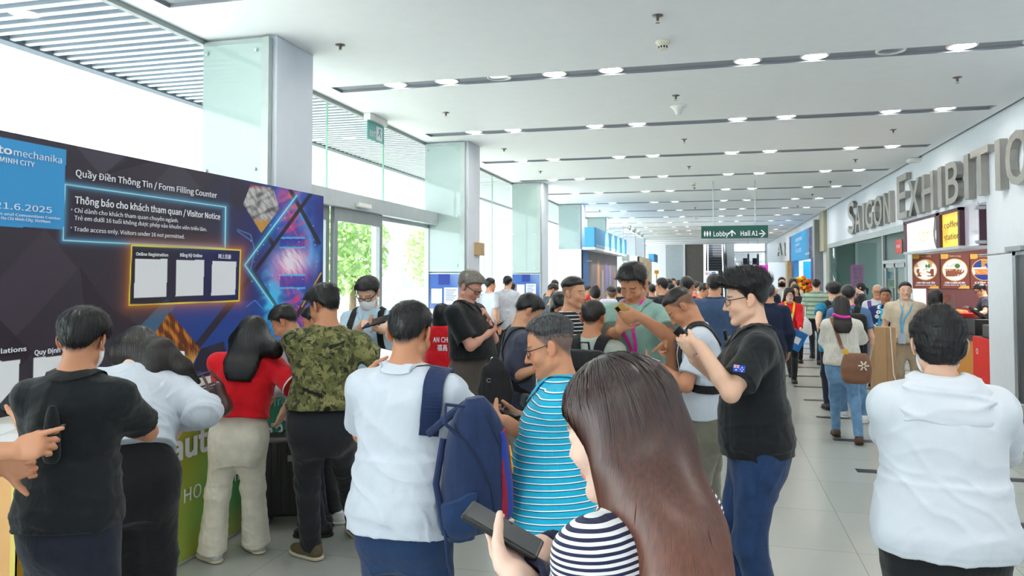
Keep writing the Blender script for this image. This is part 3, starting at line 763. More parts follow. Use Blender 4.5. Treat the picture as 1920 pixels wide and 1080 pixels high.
def glasses(J, col, hd):
    m = MB(); hs = J['hs']; r = .0017 * hs if J['sp']['s'] < .004 else .003 * hs
    for e in (-1, 1):
        pts = [hd(e * (.031 + .0235 * math.copysign(abs(math.cos(a)) ** .6, math.cos(a))), .097 - .02 * (e * 0 + abs(math.cos(a)) * (1 if math.cos(a) > 0 else 0)) ** 2, .002 + .017 * math.copysign(abs(math.sin(a)) ** .6, math.sin(a))) for a in np.linspace(0, 2 * math.pi, 21)]
        m.tube(pts, r, 6); m.tube([hd(e * .054, .085, .010), hd(e * .072, .06, .012), hd(e * .081, .0, .014), hd(e * .081, -.022, .002)], r * 1.2, 6)
    m.tube([hd(-.008, .099, .006), hd(.008, .099, .006)], r, 6)
    g = m.build('glasses', _M[col], J['P'])
    l = MB()
    for e in (-1, 1): l.raw([hd(e * (.031 + .022 * math.cos(a)), .0955 - .008 * max(0, math.cos(a)), .002 + .016 * math.sin(a)) for a in np.linspace(0, 2 * math.pi, 16, endpoint=False)], [tuple(range(16))])
    l.build('lens', _M['lens_clear'], g)
def mask(J, hd, body, kind):
    hs = J['hs']; Rh = J['Rh']
    pg = Prog(); src = ell(hd(0, .03, -.045), Rh, np.array([.064, .072, .075]) * hs); pg.u((lambda P: src[0](P) - .006 * hs, src[1] - .01, src[2] + .01))
    pg.u(ell(hd(0, .092, -.035), Rh, np.array([.022, .022, .035]) * hs), .02)
    pg.cut(hd(0, .03, 0), -Rh[1]); pg.cut(hd(0, .09, -.012), Rh[2] * 1.0 - Rh[1] * .35)
    m = solid('face_mask', pg, .004 if J['sp']['s'] < .004 else .007, _M['mask_white'], J['P'], 1)
    t = MB()
    for e in (-1, 1):
        t.tube([hd(e * .058, .04, -.02), hd(e * .083, .012, .012), hd(e * .086, -.022, .022), hd(e * .083, -.03, -.01), hd(e * .066, .02, -.06)], .0022 * hs, 5)
    t.build('ear_loop', _M['mask_white'], m)
def collar(J, top):
    """fold-over collar around the neck"""
    u = J['u']; Rc = J['Rc']; c = J['nb'] - Rc[2] * .006 * u; rx, ry = .066 * u * top.get('cw', 1), .066 * u * top.get('cw', 1); V = []; n = 40; hgt = top.get('collar') if isinstance(top.get('collar'), float) else .038
    gap = top.get('gap', .35)
    rows = ((1.02, -.035, 0), (.97, .02, 0), (1.0, .024, .0), (1.16, .004, 0), (1.34, -.020, 1), (1.30, -.026, 1))
    for i in range(n + 1):
        a = math.pi / 2 + gap + (2 * math.pi - 2 * gap) * i / n
        fr = max(0, math.sin(a)); drop = -.06 * fr ** 2 * u
        for j, (k, h, tip) in enumerate(rows):
            pt = tip * max(0, 1 - min(i, n - i) / 5) * .030 * u
            V.append(c + Rc[0] * math.cos(a) * rx * k + Rc[1] * (math.sin(a) * ry * k * 1.02 + .012 * u + pt * .8) + Rc[2] * (h * u * hgt / .038 + drop - pt * .9))
    m = len(rows); F = [(i * m + j, (i + 1) * m + j, (i + 1) * m + j + 1, i * m + j + 1) for i in range(n) for j in range(m - 1)]
    V = np.array(V); S = J['shirt']; o = V.copy(); idx = [i for i in range(len(V)) if i % m >= 3]
    for _ in range(4):
        d = S.ev(o[idx]); g = S.grad(o[idx]); o[idx] = o[idx] + g * np.clip(.006 - d, 0, .05)[:, None]
    ob = mesh_np('collar', o, F, top.get('cmat', top['mat']), J['P'], True, {'sc': np.zeros(len(o))})
    so = ob.modifiers.new('t', 'SOLIDIFY'); so.thickness = .003; so.offset = 0
def strands(J, pg, hair, ho):
    """locks of hair lying on the hair surface, combed along the growth direction"""
    st = hair['strands']; n, L, r = st['n'], st['len'], st['r']; me = ho.data; nv = len(me.vertices)
    V = np.zeros(nv * 3, np.float32); me.vertices.foreach_get('co', V); V = V.reshape(-1, 3) + origin(ho.parent)
    rs = np.random.RandomState(3); P = V[rs.randint(0, nv, n)].astype(float); J_h = J['hc']; Rh = J['Rh']; hs = J['hs']
    if st.get('zmin') is not None: P = P[((P - J_h) @ Rh[2]) / hs > st['zmin']]
    n = len(P); crown = J_h + (Rh[1] * st.get('cy', -.05) + Rh[2] * .12) * hs; steps = st.get('steps', 8); pts = [P + pg.grad(P) * .001]; mode = st.get('mode', 'crop'); lift = st.get('lift', .3)
    LL = L * (.6 + .8 * rs.rand(n)); fl = None
    for k in range(steps):
        g = pg.grad(pts[-1]); p = pts[-1]
        if mode == 'crop': fl = (p - crown); fl = fl / (np.linalg.norm(fl, axis=1, keepdims=True) + 1e-6)
        elif mode == 'up': fl = np.repeat((Rh[2] * .8 + Rh[1] * .45)[None], n, 0)
        else:
            rad = (p - crown); rad[:, 2] *= .2; w = np.clip((p[:, 2] - (J_h[2] - .02)) / .12, 0, 1)[:, None]; fl = np.array([0, 0, -1.0])[None] + rad / (np.linalg.norm(rad, axis=1, keepdims=True) + 1e-6) * w * 1.2
        fl = fl + rs.normal(size=(n, 3)) * st.get('rnd', .12) if k == 0 else fl + rnd_
        if k == 0: rnd_ = rs.normal(size=(n, 3)) * st.get('rnd', .12)
        t = fl - g * (fl * g).sum(1, keepdims=True); t /= np.linalg.norm(t, axis=1, keepdims=True) + 1e-6
        q = p + (t + g * lift * ((k + 1) / steps if mode != 'long' else .0)) * (LL / steps)[:, None]
        if mode == 'long':
            d = pg.ev(q); q = q + pg.grad(q) * np.clip(.0015 - d, -.02, .02)[:, None]
        pts.append(q)
    A = np.stack(pts, 1)
    if mode == 'long':
        ok = (np.abs(pg.ev(A.reshape(-1, 3))).reshape(n, -1) < .005).all(1); A = A[ok]; n = len(A)
    m = steps + 1; prof = np.interp(np.linspace(0, 1, m), [0, .15, .7, 1], [.6, 1, .8, .15]) * r
    T = np.gradient(A, axis=1); T /= np.linalg.norm(T, axis=2, keepdims=True) + 1e-9
    G = pg.grad(A.reshape(-1, 3)).reshape(A.shape); Bn = np.cross(T, G); Bn /= np.linalg.norm(Bn, axis=2, keepdims=True) + 1e-9
    N2 = np.cross(Bn, T); X = [A + Bn * prof[None, :, None] * 1.5, A + N2 * prof[None, :, None], A - Bn * prof[None, :, None] * 1.5]
    VV = np.stack(X, 2).reshape(-1, 3); base = (np.arange(n)[:, None] * m + np.arange(m - 1)[None]).reshape(-1) * 3
    Q = np.concatenate([np.stack([base + a, base + b_, base + 3 + b_, base + 3 + a], 1) for a, b_ in ((0, 1), (1, 2))])
    o = mesh_np('hair_strands', VV, Q, hair_mat(hair.get('col', 'black')), ho, True)
    return o
# ------------------------------------------------------------------ materials of the place
WHITE = plain('white_paint', srgb(236, 240, 243), .55, var=.02)
CEIL = plain('ceiling_paint', srgb(240, 243, 246), .6, var=.015)
SLOT = plain('slot_gray', srgb(146, 151, 160), .6, var=.03)
COLW = plain('column_paint', srgb(218, 226, 238), .5, var=.02)
DARK = plain('dark_trim', srgb(52, 54, 58), .5)
STEEL = plain('brushed_steel', srgb(170, 172, 174), .32, 1.0, bump=.05, bs=200)
LETTER = plain('letter_steel', srgb(168, 166, 160), .38, .85, bump=.06, bs=120)
ALU = plain('aluminium', srgb(190, 198, 202), .4, .35)
CHROME = plain('chrome', srgb(215, 215, 215), .12, 1.0)
BLACK = plain('black_plastic', srgb(22, 22, 24), .45)
WPLAS = plain('white_plastic', srgb(235, 235, 232), .4, var=.02)
OWHITE = plain('offwhite_plastic', srgb(226, 222, 206), .45, var=.02)
PAPER = plain('paper_white', srgb(240, 242, 246), .7, var=.02)
INK = plain('ink_white', srgb(240, 242, 250), .7, var=.01)
DINK = plain('ink_dark', srgb(40, 44, 66), .7, var=.01)
GLASS = glass('window_glass', (.93, .97, .96, 1))
GGLASS = glass('shop_glass', (.70, .82, .80, 1))
PANE = plain('green_glass', srgb(172, 192, 190), .06, 0, .6, var=.03, vs=1.5, coat=.6)
for n_, c_, r_ in (('phone_black', (16, 16, 18), .3), ('phone_gold', (196, 160, 92), .35), ('phone_blue', (40, 52, 84), .3), ('phone_white', (225, 225, 228), .3), ('lens_black', (10, 10, 14), .15),
                   ('shoe_black', (22, 22, 24), .5), ('shoe_white', (232, 232, 230), .6), ('shoe_brown', (86, 58, 40), .5), ('shoe_olive', (92, 80, 54), .75), ('shoe_silver', (186, 188, 190), .35), ('sole_dark', (34, 32, 30), .8), ('sole_cream', (206, 196, 170), .8), ('sole_white', (235, 235, 230), .7),
                   ('frame_black', (14, 14, 16), .35), ('frame_brown', (96, 58, 46), .35), ('mask_white', (240, 242, 244), .8)):
    plain(n_, srgb(*c_), r_)
glass('lens_clear', (.97, .98, 1, 1))
plain('screen_dark', srgb(44, 50, 58), .15); plain('screen_lit', srgb(190, 200, 215), .3, emit=(.75, .82, .95, 1), es=.55)
# ------------------------------------------------------------------ the hall
XL, XR, HC, SY0, SDY = -5.0, 4.17, 4.2, 8.76, 3.3
fl = NT('floor_tiles'); v = fl.coord('Object'); br = fl.n('ShaderNodeTexBrick'); fl.l(v, br.inputs['Vector'])
br.offset = 0; br.inputs['Scale'].default_value = 1.0; br.inputs['Brick Width'].default_value = .9; br.inputs['Row Height'].default_value = .9; br.inputs['Mortar Size'].default_value = .0022; br.inputs['Mortar Smooth'].default_value = .1
br.inputs['Color1'].default_value = srgb(172, 176, 173); br.inputs['Color2'].default_value = srgb(167, 171, 168); br.inputs['Mortar'].default_value = srgb(120, 118, 106)
f = fl.noise(v, 3.5, 5, .6); fl.base(fl.mix(fl.math('MULTIPLY', f, .35), br.outputs[0], srgb(154, 156, 148), 'MIX'))
fl.val('Roughness', .27).val('Specular IOR Level', .6)
m = MB().box(XL, XR + 2.2, -7, 66, -.15, 0); struct(m, 'floor', fl.m)
# ceiling with its light slots
m = MB(); ys = [SY0 + SDY * k for k in range(-4, 16)]; XS0, XS1, SW = -4.69, 3.93, .30
edges = [-7] + [e for y in ys for e in (y, y + SW)] + [61.5]
for a, b in zip(edges[0::2], edges[1::2]): m.box(XL, XR - .07, a, b, HC, HC + .25)
for y in ys:
    m.box(XL, XS0, y, y + SW, HC, HC + .25); m.box(XS1, XR - .07, y, y + SW, HC, HC + .25)
    m.box(XS0, XS1, y, y + SW, HC + .032, HC + .25, 1)
    m.box(XS0, XS1, y + SW - .006, y + SW + .001, HC + .0005, HC + .06, 1); m.box(XS0, XS1, y - .001, y + .006, HC + .0005, HC + .06, 1)
    m.box(XS0 - .001, XS0 + .006, y, y + SW, HC + .0005, HC + .06, 1); m.box(XS1 - .006, XS1 + .001, y, y + SW, HC + .0005, HC + .06, 1)
struct(m, 'ceiling', [CEIL, SLOT])
struct(MB().box(XR - .07, XR, -7, 61.5, HC + .03, HC + .09), 'trim_1', DARK)  # dark strip stands in for the shade in the wall-to-ceiling gap
struct(MB().box(XL - .04, XL + .02, -7, 61.5, HC - .05, HC + .02), 'trim_2', plain('channel_gray', srgb(150, 156, 160), .5))
struct(MB().box(XL, 14, -7, 62, HC + .3, HC + .42), 'sun_block_slab', CEIL)  # unseen slab added over the hall to block the sun
# right wall with its openings
m = MB(); X2 = XR + .25
def wr(y0, y1, z0, z1): m.box(XR, X2, y0, y1, z0, z1)
wr(-7, 9.9, 0, HC + .28); wr(9.9, 12.2, 2.16, HC + .28); wr(12.2, 13.35, 0, HC + .28); wr(13.35, 17.9, 2.95, HC + .28); wr(17.9, 18.35, 0, HC + .28)
wr(18.35, 29.8, 2.93, HC + .28); wr(29.8, 31.4, 0, HC + .28); wr(31.4, 40.5, 2.5, HC + .28); wr(40.5, 61.5, 0, HC + .28)
struct(m, 'wall_right', plain('wall_paint', srgb(226, 233, 242), .55, var=.02))
struct(MB().box(-1.2, XR + .2, -7.2, -7, 0, HC + .3).box(XL, -1.2, -7.2, -7, 2.8, HC + .3), 'back_light_block', WHITE)  # unseen wall added behind the camera to cut light on the foreground people
# left columns
ncol = 8
for k in range(ncol):
    y = 6.70 + 6.2 * k
    struct(MB().box(XL + .01, -4.18, y, y + .72, 0, HC), 'column', COLW, bevel=.012)
y = .5; struct(MB().box(XL + .01, -4.18, y, y + .72, 0, HC), 'column', COLW, bevel=.012)
# inlaid dark strips of the floor
for k in range(-1, 12):
    y = 6.22 + 1.372 * k
    if y > 4: struct(MB().box(1.28, 3.9, y, y + .13, -.01, .0025), 'floor_strip', plain('strip_black', srgb(38, 40, 44), .4))
# far end
m = MB(); YE = 61.4
m.box(XL - 3, -1.75, YE, YE + .3, 0, 6); m.box(1.05, 1.6, YE, YE + .3, 0, 6)
m.box(-1.75, 1.05, YE + 14, YE + 14.3, 0, 9); m.box(XL - 3, 8, YE, YE + .3, HC, 6); m.box(4.0, 8, YE, YE + .3, 0, 6); struct(m, 'wall_end', WHITE)
struct(MB().box(-3.45, -2.15, YE - .25, YE - .02, 0, HC), 'trim_3', plain('blue_gray_panel', srgb(176, 188, 194), .5))
struct(MB().box(-1.9, -.55, YE - .25, YE - .02, 0, HC), 'trim_4', plain('brown_gray_cladding', srgb(108, 102, 96), .5, var=.12))
struct(MB().box(-2.12, -1.95, YE - .45, YE - .02, 0, HC).box(1.2, 1.75, YE - .45, YE - .02, 0, HC), 'trim_5', WHITE)
struct(MB().box(1.75, 4.1, YE + 3, YE + 3.3, 0, 4.5).box(1.75, 4.1, YE, YE + 3, 3.55, 3.65).box(1.75, 4.1, YE + 1, YE + 1.1, 2.75, 2.95), 'wall_lobby', plain('lobby_white', srgb(214, 218, 220), .6))
struct(MB().box(XL - 3, XR + 4, YE + .3, YE + 16, -.15, 0), 'floor_lobby', fl.m)
# moving stairs at the far end
es = thing('escalator', 'escalator with dark steps climbing at the far end of the hall', 'escalator', (.25, 56, 0))
m = MB()
for i in range(34):
    y0 = 56.5 + i * .40; m.box(-.20, .86, y0, y0 + .41, i * .21 - .1, i * .21 + .11)
m.build('steps', plain('step_gray', srgb(96, 100, 106), .45, .3), es)
m = MB()
for i in range(34): m.box(-.2, .86, 56.5 + i * .40 - .006, 56.5 + i * .40 + .01, i * .21 + .085, i * .21 + .115)
m.build('step_edge', plain('step_edge', srgb(188, 190, 194), .4, .3), es)
for x in (-.32, .98):
    MB().prism([(x - .06, 55.6, 0), (x - .06, 56.6, 0), (x - .06, 70.2, 7.1), (x - .06, 70.2, 8.1), (x - .06, 56.5, 1.05), (x - .06, 55.6, 1.0)], (.12, 0, 0)).build('balustrade', plain('balustrade_gray', srgb(128, 134, 140), .3, .5), es)
    MB().tube([(x, 55.5, .95), (x, 56.4, 1.08), (x, 70.2, 8.15)], .05, 8).build('handrail', BLACK, es)
# ------------------------------------------------------------------ glazing, doors, soffit and outside on the left
segs = [(-7, .5)] + [(1.22, 3.05), (3.05, 5.22), (5.22, 6.70)] + [(7.42 + 6.2 * k, 12.9 + 6.2 * k) for k in range(0, ncol)]
wi = 0
for (a, b) in segs:
    z0 = 2.92 if abs(a - 7.42) < .1 else .03
    parts = [(a, b)] if b - a < 2.5 else [(a + (b - a) * i / 3, a + (b - a) * (i + 1) / 3) for i in range(3)]
    for (p, q) in parts:
        wi += 1; struct(MB().box(XL - .006, XL + .006, p + .006, q - .006, z0, HC), 'window_%d' % wi, GLASS)
        if q < 20 and abs(q - b) > .01: struct(MB().box(XL - .012, XL + .012, q - .008, q + .008, z0, HC), 'trim_%d' % (20 + wi), plain('glass_edge', srgb(150, 205, 180), .2))
struct(MB().box(XL - .05, XL + .1, -7, 60, 0, .06), 'baseboard_left', ALU)
# door bay
d = MB().box(-5.0, -4.72, 7.42, 12.99, 2.70, 2.92); struct(d, 'trim_10', ALU, bevel=.01)
struct(MB().box(-4.72, -4.66, 9.55, 9.95, 2.74, 2.80), 'trim_11', WPLAS, bevel=.01)
def sliding(n, y0, y1, x=-4.86):
    t = bpy.data.objects.new('door_%d' % n, None); link(t); t['kind'] = 'structure'; t.location = (x, y0, 0)
    MB().box(x - .03, x + .03, y0, y0 + .09, .02, 2.7).box(x - .03, x + .03, y1 - .09, y1, .02, 2.7).box(x - .03, x + .03, y0 + .09, y1 - .09, 2.52, 2.7).box(x - .03, x + .03, y0 + .09, y1 - .09, .02, .14).build('door_frame', plain('door_aluminium', srgb(150, 158, 160), .4, .4), t)
    MB().box(x - .006, x + .006, y0 + .09, y1 - .09, .14, 2.52).build('door_pane', GLASS, t)
sliding(1, 7.45, 9.02, -4.86); sliding(2, 9.05, 10.55, -4.80)
t = bpy.data.objects.new('door_3', None); link(t); t['kind'] = 'structure'; t.location = (-4.93, 10.6, 0)
MB().box(-4.97, -4.89, 10.6, 10.66, 0, 2.7).box(-4.97, -4.89, 12.8, 12.9, 0, 2.7).box(-4.97, -4.89, 10.6, 12.9, 2.64, 2.7).build('door_frame', ALU, t); MB().box(-4.94, -4.92, 10.66, 12.8, 0, 2.64).build('door_pane', GLASS, t)
# soffit slats outside; bright undersides and shaded sides put into the colours
m = MB(); y = 2.4
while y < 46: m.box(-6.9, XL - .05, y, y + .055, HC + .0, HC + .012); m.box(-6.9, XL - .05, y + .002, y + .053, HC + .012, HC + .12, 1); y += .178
struct(m, 'trim_30', [plain('slat_lit', srgb(236, 240, 244), .5), plain('slat_shaded', srgb(150, 163, 180), .5)])
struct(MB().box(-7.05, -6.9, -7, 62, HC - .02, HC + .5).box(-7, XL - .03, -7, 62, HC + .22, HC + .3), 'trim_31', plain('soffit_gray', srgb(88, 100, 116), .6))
struct(MB().box(-70, XL - .01, -40, 100, -.3, -.02), 'ground', plain('pavement', srgb(214, 212, 206), .8, var=.08))
# buildings across the street (over-bright through the glass)
bl = thing('building', 'white building with rows of narrow vents seen over-bright through the left windows', 'building', (-24, 8, 0))
MB().box(-34, -24, -4, 34, 0, 26).build('wall', plain('ext_white', srgb(244, 246, 248), .6), bl)
gv = plain('ext_vent', srgb(178, 186, 194), .7)
for zz in (3.2, 6.4, 9.6, 12.8):
    m = MB()
    for i in range(26): m.box(-24.02, -23.9, 9 + i * .55, 9.22 + i * .55, zz, zz + 1.5)
    m.build('vent', gv, bl)
m = MB()
for zz in range(2, 22, 2): m.box(-24.01, -23.95, -2, 6.5, zz, zz + .12)
m.build('ledge', gv, bl)
b2 = thing('building', 'pale slab building beyond the glass doors', 'building', (-18, 40, 0)); MB().box(-30, -16, 34, 58, 0, 18).build('wall', plain('ext_pale', srgb(236, 238, 236), .6), b2)
m = MB()
for i in range(7): m.box(-16.02, -15.9, 35 + i * 3, 36.4 + i * 3, 1, 16)
m.build('window', gv, b2)
def tree(x, y, h, lab, seed):
    r = np.random.RandomState(seed); t = thing('tree', lab, 'tree', (x, y, 0), 'street trees outside')
    MB().tube([(x, y, -.02), (x + .05, y, h * .3), (x, y + .1, h * .62)], [.11, .09, .05], 8).build('trunk', plain('bark', srgb(120, 104, 84), .9, bump=.6), t)
    n = 1500; P = r.normal(size=(n, 3)); P /= np.linalg.norm(P, axis=1, keepdims=True); P *= (r.rand(n, 1) ** .4); P = P * np.array([.95, .95, h * .33]) + np.array([x, y, h * .66])
    A = r.normal(size=(n, 3)); A /= np.linalg.norm(A, axis=1, keepdims=True); B = np.cross(A, r.normal(size=(n, 3))); B /= np.linalg.norm(B, axis=1, keepdims=True)
    V = np.stack([P - A * .10, P + B * .05, P + A * .10, P - B * .05], 1).reshape(-1, 3)
    mesh_np('foliage', V, np.arange(n * 4).reshape(n, 4), plain('leaf_green', srgb(186, 218, 146), .6, var=.25, vs=3), t)
tree(-7.6, 13.6, 3.5, 'green street tree seen through the sliding glass doors', 3); tree(-8.6, 17.2, 3.8, 'green street tree farther off beyond the door sidelight', 4); tree(-9.5, 25, 3.9, 'farthest street tree outside past the second frosted column', 6)
fb = thing('flag_banner', 'tall white feather banner with orange lettering outside the glass door', 'banner', (-7.4, 11.4, 0))
MB().tube([(-7.4, 11.38, -.02), (-7.4, 11.38, 3.0)], .015, 6).build('pole', ALU, fb); MB().box(-7.41, -7.39, 11.4, 11.95, .5, 2.9).build('cloth', PAPER, fb)
add_text('lettering', 'Ngày hội', plain('ink_brown', srgb(120, 92, 60), .7), (-7.385, 11.62, 1.55), (0, 0, 1), (0, -1, 0), .15, fb, width=1.1); add_text('lettering', 'tiêu dùng xe', plain('ink_orange', srgb(236, 150, 40), .7), (-7.385, 11.86, 1.45), (0, 0, 1), (0, -1, 0), .15, fb, width=1.4)
# ------------------------------------------------------------------ frosted panels and notices on the columns
ordn = ['nearest the counter backdrop', 'right of the sliding doors', 'third along the hall', 'fourth along the hall', 'fifth along the hall']
for k in range(5):
    y = 6.62 + 6.2 * k
    t = thing('glass_panel', 'tall pale green glass panel on the white column ' + ordn[k], 'glass panel', (-4.6, y, 1.9), 'green glass panels on the columns')
    MB().box(-4.97, -4.30, y, y + .012, 1.9, 4.12).build('pane', PANE, t)
    MB().box(-4.30, -4.22, y - .005, y + .06, 1.86, 4.17).box(-4.99, -4.30, y + .02, y + .06, 4.10, 4.17).box(-4.99, -4.22, y, y + .06, 1.86, 1.90).build('frame', plain('panel_frame', srgb(176, 188, 186), .35, .4), t)
    for bx in (-4.92, -4.36):
        for bz in (1.97, 2.85, 4.04): MB().lathe((bx, y + .002, bz), [(.016, 0), (.016, .02), (.012, .024)], 12, ax=(0, -1, 0)).build('bolt', CHROME, t)
def gradmat(name, fn):
    if name in _M: return _M[name]
    k = NT(name); a = k.n('ShaderNodeAttribute', attribute_name='Col'); k.base(a.outputs['Color']); k.val('Roughness', .55).val('Specular IOR Level', .3); _M[name] = k.m; return k.m
PRINT = gradmat('print', None)
def lin(c): return np.array(srgb(*c)[:3])
def print_panel(name, O, R, U, w, h, nx, ny, fn, parent):
    """flat printed sheet: colour = fn(u, v) with u, v in metres from corner O"""
    uu, vv = np.meshgrid(np.linspace(0, w, nx + 1), np.linspace(0, h, ny + 1)); u, v = uu.ravel(), vv.ravel()
    V = np.asarray(O, float) + u[:, None] * np.asarray(R, float) + v[:, None] * np.asarray(U, float)
    i = np.arange(nx)[None] + (np.arange(ny) * (nx + 1))[:, None]; i = i.ravel()
    Q = np.stack([i, i + 1, i + nx + 2, i + nx + 1], 1)
    return mesh_np(name, V, Q, PRINT, parent, False, {'Col': fn(u, v, V)})
BLUEP = plain('poster_blue', srgb(58, 92, 168), .5, var=.25, vs=1.2)
for k in (1, 2, 3):
    y = 6.62 + 6.2 * k
    t = thing('notice_poster', ['', 'blue notice poster with white info sheets beside the glass doors', 'blue notice poster with white sheets behind the two men in white shirts', 'blue notice poster on the fourth white column'][k], 'poster', (-4.6, y, .5), 'blue notices on the columns')
    def pf(u, v, V):
        C = np.repeat(lin((70, 106, 182))[None], len(u), 0); w = sstep(.1, .9, .5 + .5 * np.sin(u * 5 + v * 3)); C = C * (1 - .35 * w[:, None]) + lin((180, 200, 232)) * .35 * w[:, None]; C[(u > .25) & (u < .48) & (v > 1.12)] = lin((44, 66, 150)); return C
    print_panel('sheet', (-4.96, y, .5), (1, 0, 0), (0, 0, 1), .72, 1.32, 36, 66, pf, t)
    MB().box(-4.98, -4.22, y + .003, y + .03, .48, 1.84).build('backing', ALU, t)
    for (x0, x1, z0, z1) in ((-4.84, -4.64, 1.30, 1.56), (-4.60, -4.34, 1.28, 1.58), (-4.88, -4.62, .92, 1.20), (-4.58, -4.38, .96, 1.18)):
        MB().box(x0, x1, y - .004, y - .001, z0, z1).build('white_sheet', PAPER, t)
    m = MB()
    for i in range(6): m.box(-4.57, -4.37 - .03 * (i % 3), y - .006, y - .004, 1.53 - i * .035, 1.545 - i * .035)
    m.build('print_line', plain('ink_blue', srgb(120, 140, 190), .7), t)
# ------------------------------------------------------------------ form filling backdrop
XB = -4.05
bd = thing('backdrop_board', 'long dark printed backdrop board for the form filling counter', 'display board', (XB, 5, 0))
MB().box(XB - .09, XB - .002, 2.4, 7.43, 0, 2.655).build('panel', plain('board_edge', srgb(30, 28, 36), .6), bd)
def inpoly(X, Y, poly):
    c = np.zeros(len(X), bool); n = len(poly)
    for i in range(n):
        x1, y1 = poly[i]; x2, y2 = poly[(i + 1) % n]
        if y1 == y2: continue
        c ^= ((y1 > Y) != (y2 > Y)) & (X < (x2 - x1) * (Y - y1) / (y2 - y1) + x1)
    return c
def dseg(X, Y, a, b):
    ax, ay = a; dx, dy = b[0] - ax, b[1] - ay; t = np.clip(((X - ax) * dx + (Y - ay) * dy) / (dx * dx + dy * dy), 0, 1); return np.hypot(X - ax - t * dx, Y - ay - t * dy)
def board_art(u, v, V):
    w = V - CAMP; zf = w @ FWD; X = 960 + F_PX * (w @ RGT) / zf; Y = CY - F_PX * (w @ UPV) / zf
    r = np.random.RandomState(1); C = np.repeat(lin((62, 55, 68))[None], len(X), 0); P3 = np.stack([X, Y, 0 * X], 1)
    def mixc(m, c, a=1.0):
        nonlocal C
        m = (np.clip(m, 0, 1) * a)[:, None]; C = C * (1 - m) + lin(c)[None] * m
    mixc(sstep(420, 640, Y) * sstep(300, 0, X), (44, 34, 50), .6)
    for poly, c, a in (([(118, 245), (190, 330), (240, 300), (190, 268)], (84, 80, 94), .6), ([(190, 330), (295, 300), (240, 290)], (44, 40, 52), .7), ([(245, 390), (330, 300), (375, 350), (300, 440)], (78, 76, 88), .5), ([(300, 440), (400, 330), (470, 360), (360, 500)], (50, 52, 70), .6),
                       ([(0, 520), (85, 430), (150, 500), (60, 600), (0, 660)], (76, 66, 80), .45), ([(85, 430), (175, 540), (260, 440), (118, 430)], (54, 46, 58), .7), ([(150, 500), (200, 570), (275, 620), (240, 660), (160, 600)], (40, 30, 44), .7), ([(0, 600), (60, 660), (0, 740)], (38, 30, 42), .8), ([(175, 540), (260, 440), (245, 600), (200, 570)], (52, 42, 58), .7)): mixc(inpoly(X, Y, poly), c, a)
    bl = sstep(330, 520, X + (Y - 500) * .35) ; mixc(bl, (28, 42, 118), .95); mixc(sstep(470, 600, X) * sstep(470, 380, Y), (48, 40, 128), .7)
    mixc(inpoly(X, Y, [(262, 610), (320, 570), (560, 560), (470, 640), (430, 700), (330, 700)]), (16, 70, 160), .7); mixc(inpoly(X, Y, [(262, 612), (312, 560), (328, 575), (284, 640)]), (66, 106, 134), .8)
    n1 = wav(P3 * np.array([.05, .02, 0]), 1.3, 2); n2 = wav(P3 * .09, 1.2, 8); n3 = wav(P3 * .2, 1.3, 12); cx = 548 + 10 * np.sin(Y * .045) + 8 * n1
    dx = np.abs(X - cx); reg = inpoly(X, Y, [(459, 497), (556, 350), (620, 340), (620, 640), (500, 640), (540, 600)])
    g = np.exp(-(dx / 46) ** 2) * (.7 + .3 * n2); mixc(g * sstep(455, 500, X), (30, 120, 235), .95)
    g = np.exp(-((X - cx - 26) / 16) ** 2) * np.clip(.5 + .9 * n1, 0, 1); mixc(g * sstep(370, 400, Y) * sstep(640, 500, Y), (90, 190, 255), .9)
    g = np.exp(-((X - 515 - 10 * n2) / 15) ** 2) * np.exp(-((Y - 560) / 55) ** 2); mixc(g * 1.4, (70, 200, 255), .95)
    core = np.exp(-(dx / 19) ** 2); mixc(core * (.75 + .5 * n3), (120, 40, 160), .85); mixc(core * np.clip(n2 * 1.5, 0, 1), (226, 60, 120), .9); mixc(np.exp(-(dx / 9) ** 2) * np.clip(n3 * 1.4, 0, 1), (250, 120, 110), .7)
    mixc(np.exp(-(dx / 18) ** 2) * np.exp(-((Y - 385) / 28) ** 2) * np.clip(.4 + n2, 0, 1), (236, 110, 80), .8)
    g = np.exp(-((X - 545) / 30) ** 2 - ((Y - 503) / 26) ** 2) * (.8 + .35 * n3); mixc(g * 1.25, (236, 90, 190), .9); g = np.exp(-((X - 547) / 22) ** 2 - ((Y - 490) / 22) ** 2) * (.75 + .5 * n3); mixc(g * 1.5, (248, 236, 252), .98)
    for (yy, hh) in ((455, 9), (528, 12)): m = (np.abs(Y - yy) < hh) * (np.abs(X - 548) < 23); mixc(m * .9, (36, 56, 170), .8); mixc((np.abs(np.abs(Y - yy) - hh) < 1.6) * (np.abs(X - 548) < 24), (90, 190, 250), .9)
    r_ = r.rand(40, 2)
    for a, b in r_: mixc(np.hypot(X - 470 - a * 130, Y - 400 - b * 170) < 1.0, (240, 200, 220), .8)
    for a, b, wd in (((584, 362), (440, 560), 4.2), ((440, 560), (330, 700), 7), ((545, 357), (598, 455), 4.5), ((478, 515), (524, 585), 5), ((500, 440), (512, 458), 4.5), ((602, 520), (545, 610), 5)): mixc(sstep(wd, wd - 1.5, dseg(X, Y, a, b)), (38, 32, 44), .95)
    mixc(inpoly(X, Y, [(434, 330), (470, 350), (453, 400), (430, 380)]), (54, 50, 66), .8)
    hx = [(470, 346), (512, 352), (524, 392), (490, 437), (456, 382)]; m = inpoly(X, Y, hx); mixc(m, (150, 146, 150), 1); mixc(m * np.clip(.5 + n3, 0, 1), (216, 214, 214), .8); mixc(m * (np.clip(-n2 * 1.4, 0, 1)), (66, 60, 66), .8); mixc(m * sstep(406, 420, Y), (206, 150, 46), .95); mixc(m * sstep(356, 348, Y), (150, 40, 36), .8)
